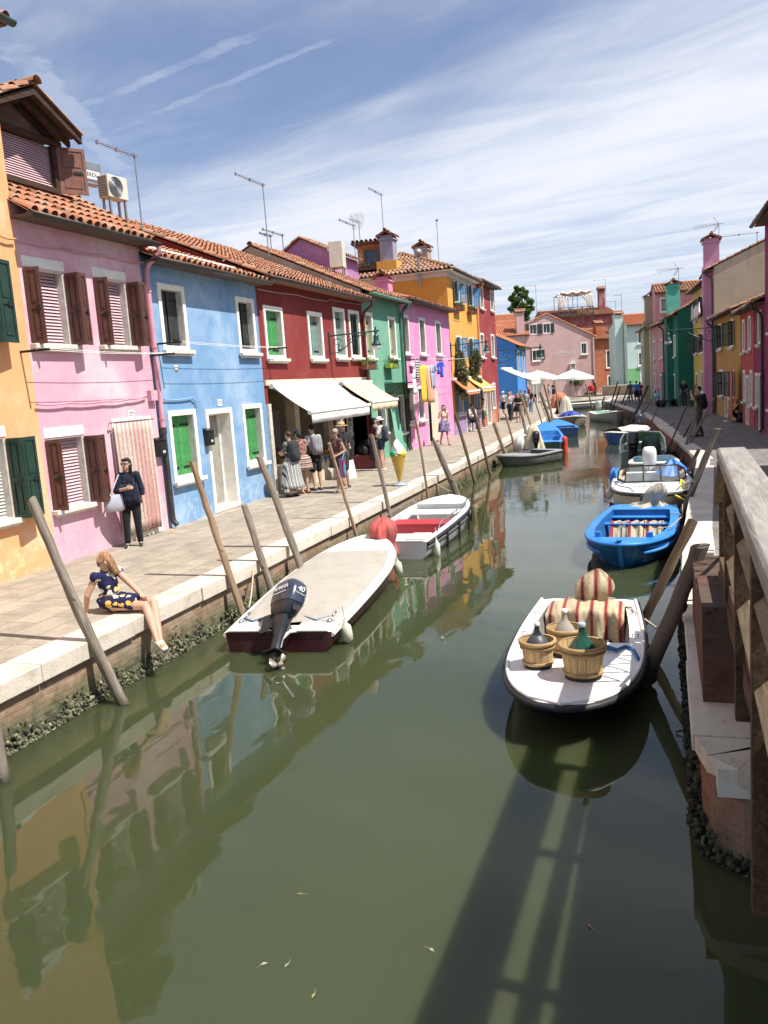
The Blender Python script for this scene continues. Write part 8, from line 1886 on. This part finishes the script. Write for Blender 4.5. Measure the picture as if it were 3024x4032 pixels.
t = thing('pushchair', 'dark pushchair parked between the seated man and the standing woman', 'pushchair', G(*Gz(1262, 1262)) + Vector((-.3, .3, 0)), .6); mb = MB(); mb.loft([rrect(.45, .5, .35), rrect(.5, .7, .6, -.05), rrect(.46, .5, .95, -.18)], True, True); mb.build('seat', M['black'], t)
for sx in (-.24, .24):
    for sy in (-.3, .3): q = MB(); q.lathe([(0, -.02), (.1, -.02), (.1, .02), (0, .02)], 14, 0, Matrix.Translation((sx, sy, .1)) @ Matrix.Rotation(R(90), 4, 'Y')); q.build('wheel', M['rubber'], t)
# -- the crowd beyond the red house
wk1 = dict(knL=(-.05, .06, .29), anL=(-.05, .11, .05), knR=(.05, -.02, .285), anR=(.05, -.13, .08), elL=(-.14, -.05, .64), wrL=(-.14, .04, .50), elR=(.14, .02, .64), wrR=(.13, .10, .52))
V_ = .02
for lab, px, H, az, kw in (
    ('man in a white shirt and dark trousers leading the crowd', (612, 985), 1.76, 172, dict(top=cloth('white check', (.60, .58, .60), .15), bottom=('trousers', cloth('dark slate', (.03, .035, .05)), .98), hair=('short', hb), pose=wk1)),
    ('woman in a black dress holding a camera in the crowd', (785, 1015), 1.68, 185, dict(top=blk, bottom=('skirt', blk, .50, .45), hair=('long', hbl), pose=arms_f, female=True, shoes=mat('brown boots', (.09, .045, .03), .6))),
    ('man in a white cap and black shorts at the left of the crowd', (470, 885), 1.72, 170, dict(top=wht, bottom=('shorts', blk, .8), hair=('short', hbr), hat=('cap', wht), pose=wk1, shoes=wht)),
    ('man in a pink T-shirt right behind the white shirted man', (640, 890), 1.72, 180, dict(top=pnk, bottom=('trousers', dgr, .95), hair=('short', hb), pose=wk1)),
    ('man in a pale grey shirt, beige trousers and a tan cap', (950, 880), 1.72, 188, dict(top=cloth('ice grey', (.46, .50, .52), .1), bottom=('trousers', beg, .95), hair=('short', hgr), hat=('cap', cloth('tan cap', (.30, .22, .15))), pose=wk1, shades=True)),
    ('person in a dark jacket and pale jeans with a blue bag', (1062, 828), 1.66, 185, dict(top=blk, sleeve='l', bottom=('trousers', cloth('pale jeans', (.20, .27, .36)), .97), hair=('long', hb), pose=wk1, female=True, shoes=wht)),
    ('person in a maroon T-shirt and dark shorts behind the crowd', (1155, 585), 1.72, 190, dict(top=cloth('maroon tee', (.20, .06, .10)), bottom=('shorts', dgr, .85), hair=('short', hbr), pose=wk1)),
    ('dark haired person in a brown top walking away near the red house', (505, 690), 1.68, 0, dict(top=cloth('brown top', (.12, .06, .045)), bottom=('trousers', dgr, .95), hair=('short', hb), pose=wk1)),
    ('person with a yellow rucksack walking away in the crowd', (680, 640), 1.66, -8, dict(top=cloth('cream tee', (.5, .45, .36)), bottom=('shorts', cloth('blue shorts', (.06, .10, .22)), .8), hair=('long', hbr), pose=wk1, female=True)),
    ('blonde woman in a pale blouse deep in the crowd', (845, 640), 1.70, 180, dict(top=cloth('pale blouse', (.62, .56, .46)), bottom=('skirt', beg, .6, .4), hair=('long', hbl), pose=wk1, female=True)),
    ('person in a mauve shirt at the back of the crowd', (930, 560), 1.74, 180, dict(top=cloth('mauve shirt', (.36, .17, .24)), bottom=('trousers', dgr, .95), hair=('short', hb), pose=wk1)),
    ('woman with long dark red hair in a wine coloured top', (1010, 620), 1.68, 182, dict(top=wine_, bottom=('trousers', dgr, .95), hair=('long', mat('auburn hair', (.07, .018, .012), .5)), pose=wk1, female=True)),
    ('woman with brown curls and sunglasses between the couple in front', (850, 790), 1.66, 182, dict(top=cloth('dusty top', (.30, .22, .19)), sleeve='n', bottom=('skirt', dgr, .55, .4), hair=('bob', hbr), pose=wk1, female=True, shades=True))):
    c = G(*T_(*px)); t_, J_p = figure(lab, c, az, H, vox=V_, **kw)
    if 'yellow rucksack' in lab: backpack('bright yellow rucksack in the crowd', t_, J_p, cloth('bright yellow', (.68, .38, .03), .12), 1.0)
    if 'blue bag' in lab: bag('royal blue carrier bag held by the person in pale jeans', to_w(t_, (.28, .1, .72)), .30, .30, .14, cloth('royal bag', (.02, .05, .36), .15), 0)
    if 'camera' in lab: mb = MB(); mb.box(-.07, .07, -.03, .03, -.045, .045); mb.lathe([(.034, 0), (.034, .07), (0, .07)], 12, 0, Matrix.Translation((0, .02, 0)) @ Matrix.Rotation(R(-90), 4, 'X')); tag(mb.build('camera', M['black'], None, loc=to_w(t_, (0, .30, 1.12)), rz=R(az)), 'black camera held by the woman in the black dress', 'camera')
# -- the far quay and the right bank
for lab, f_, px, H, az, kw in (
    ('woman with a pale T-shirt and blue shorts stepping along the far kerb', P_, (258, 722), 1.66, -70, dict(top=cloth('grey white tee', (.5, .5, .48)), bottom=('shorts', cloth('denim shorts', (.20, .30, .46)), .45), hair=('bob', hb), pose=wk1, female=True)),
    ('man in a black tank top facing the woman in blue shorts', P_, (335, 705), 1.78, 150, dict(top=blk, sleeve='n', bottom=('shorts', navy, .85), hair=('short', hb), pose=arms_f)),
    ('person in a black vest and camouflage trousers pushing the red pram', P_, (1015, 648), 1.74, 70, dict(top=blk, sleeve='n', bottom=('trousers', cloth('camouflage', (.20, .19, .17), .6), .97), hair=('short', hb), pose=arms_f, lean=14)),
    ('man in a white and bright blue top walking on the shaded bank', J_, (285, 772), 1.74, 5, dict(top=cloth('blue white top', (.04, .22, .50), .2), bottom=('shorts', navy, .85), hair=('short', hb), pose=wk1)),
    ('man in grey walking just left of the blue topped man', J_, (222, 760), 1.72, 12, dict(top=cloth('slate tee', (.10, .10, .13)), bottom=('trousers', cloth('grey jeans', (.12, .13, .17)), .97), hair=('short', hb), pose=wk1)),
    ('woman in a crimson top just right of the blue topped man', J_, (322, 762), 1.64, 0, dict(top=cloth('crimson', (.32, .02, .06)), bottom=('trousers', dgr, .97), hair=('bob', hbr), pose=wk1, female=True)),
    ('person in dark clothes standing by the bottle green wall', J_, (782, 806), 1.70, 160, dict(top=blk, bottom=('trousers', dgr, .95), hair=('short', hb), shoes=M['white'])),
    ('photographer in a dark T-shirt raising a camera on the shaded quay', J_, (942, 1112), 1.80, 95, dict(top=cloth('olive black', (.06, .055, .045)), bottom=('trousers', cloth('khaki dark', (.07, .07, .055)), .97), hair=('short', hb), pose=dict(elL=(-.13, .13, .74), wrL=(-.04, .15, .87), elR=(.13, .13, .74), wrR=(.04, .15, .87), anL=(-.06, .06, .05), anR=(.06, -.06, .05))))):
    c = G(*f_(*px)); t_, J_p = figure(lab, c, az, H, vox=.02 if 'photographer' not in lab else .014, **kw)
    if 'photographer' in lab:
        mb = MB(); mb.box(-.075, .075, -.035, .035, -.05, .05); mb.lathe([(.037, 0), (.037, .09), (0, .09)], 14, 0, Matrix.Translation((0, .03, 0)) @ Matrix.Rotation(R(-90), 4, 'X')); tag(mb.build('camera', M['black'], None, loc=to_w(t_, (0, .36, 1.66)), rz=R(az)), 'camera raised by the photographer on the shaded quay', 'camera')
        backpack('black rucksack on the photographer', t_, J_p, blk, 1.1)
c = G(*P_(935, 640)); t = thing('pram', 'red pram in front of the restaurant', 'pram', (c.x, c.y, 0), R(60)); mb = MB(); mb.loft([rrect(.5, .7, .4), rrect(.6, .95, .7), rrect(.55, .6, 1.05, -.15), rrect(.3, .3, 1.15, -.2)], True, True); mb.build('hood', mat('red pram cloth', (.62, .02, .03), .7), t); mb = MB(); mb.tube([(-.25, .4, .45), (-.25, .85, 1.05), (.25, .85, 1.05), (.25, .4, .45)], .02, 6); mb.build('handle', M['grey_metal'], t)
for sx in (-.28, .28):
    for sy in (-.35, .35): q = MB(); q.lathe([(0, -.025), (.15, -.025), (.15, .025), (0, .025)], 14, 0, Matrix.Translation((sx, sy, .15)) @ Matrix.Rotation(R(90), 4, 'Y')); q.build('wheel', M['rubber'], t)
c = G(*J_(1275, 955)); lo = dict(pel=(0, 0, .10), wai=(0, -.02, .19), che=(0, .0, .32), nek=(0, .02, .43), hea=(0, .05, .51), shL=(-.10, .01, .40), elL=(-.13, .12, .28), wrL=(-.06, .25, .28), shR=(.10, .01, .40), elR=(.13, .12, .28), wrR=(.06, .25, .28), hiL=(-.05, .02, .09), knL=(-.06, .22, .25), anL=(-.06, .28, .04), hiR=(.05, .02, .09), knR=(.06, .22, .25), anR=(.06, .29, .04))
figure('person crouching against the ochre house wall', c + Vector((.35, 0, 0)), 80, 1.68, lo, 'skin2', cloth('dark brown tee', (.06, .035, .03)), 's', ('shorts', dgr, .8), ('short', hbr), None, M['white'], False, .016)
bag('black rucksack on the ground beside the crouching person', G(*J_(1335, 965)) + Vector((.2, -.1, .22)), .5, .42, .34, M['black'], 20)

# repeats of one kind share a group
GROUPS = {'boat': 'boats moored in the canal', 'person': 'people on the quays', 'antenna': 'television antennas on the roofs', 'house': 'painted houses along the canal', 'street lamp': 'scrolled wall lamps',
          'chair': 'chairs set outside', 'basket': 'baskets on the white boat', 'demijohn': 'demijohns in the baskets', 'awning': 'awnings on the sunny side', 'umbrella': 'white umbrellas at the restaurant', 'boat fender': 'fenders on the boats',
          'tarpaulin': 'cloths and tarpaulins on the boats', 'motor cover': 'covers over the motors', 'backpack': 'backpacks', 'flower box': 'flower boxes on the fronts', 'crate': 'crates of trinkets', 'debris': 'scraps floating on the water', 'rope': 'ropes on the boats', 'cable': 'cables on the house fronts'}
for o in COL.objects:
    if o.parent is None and o.get('category') in GROUPS and not o.get('group'): o['group'] = GROUPS[o['category']]
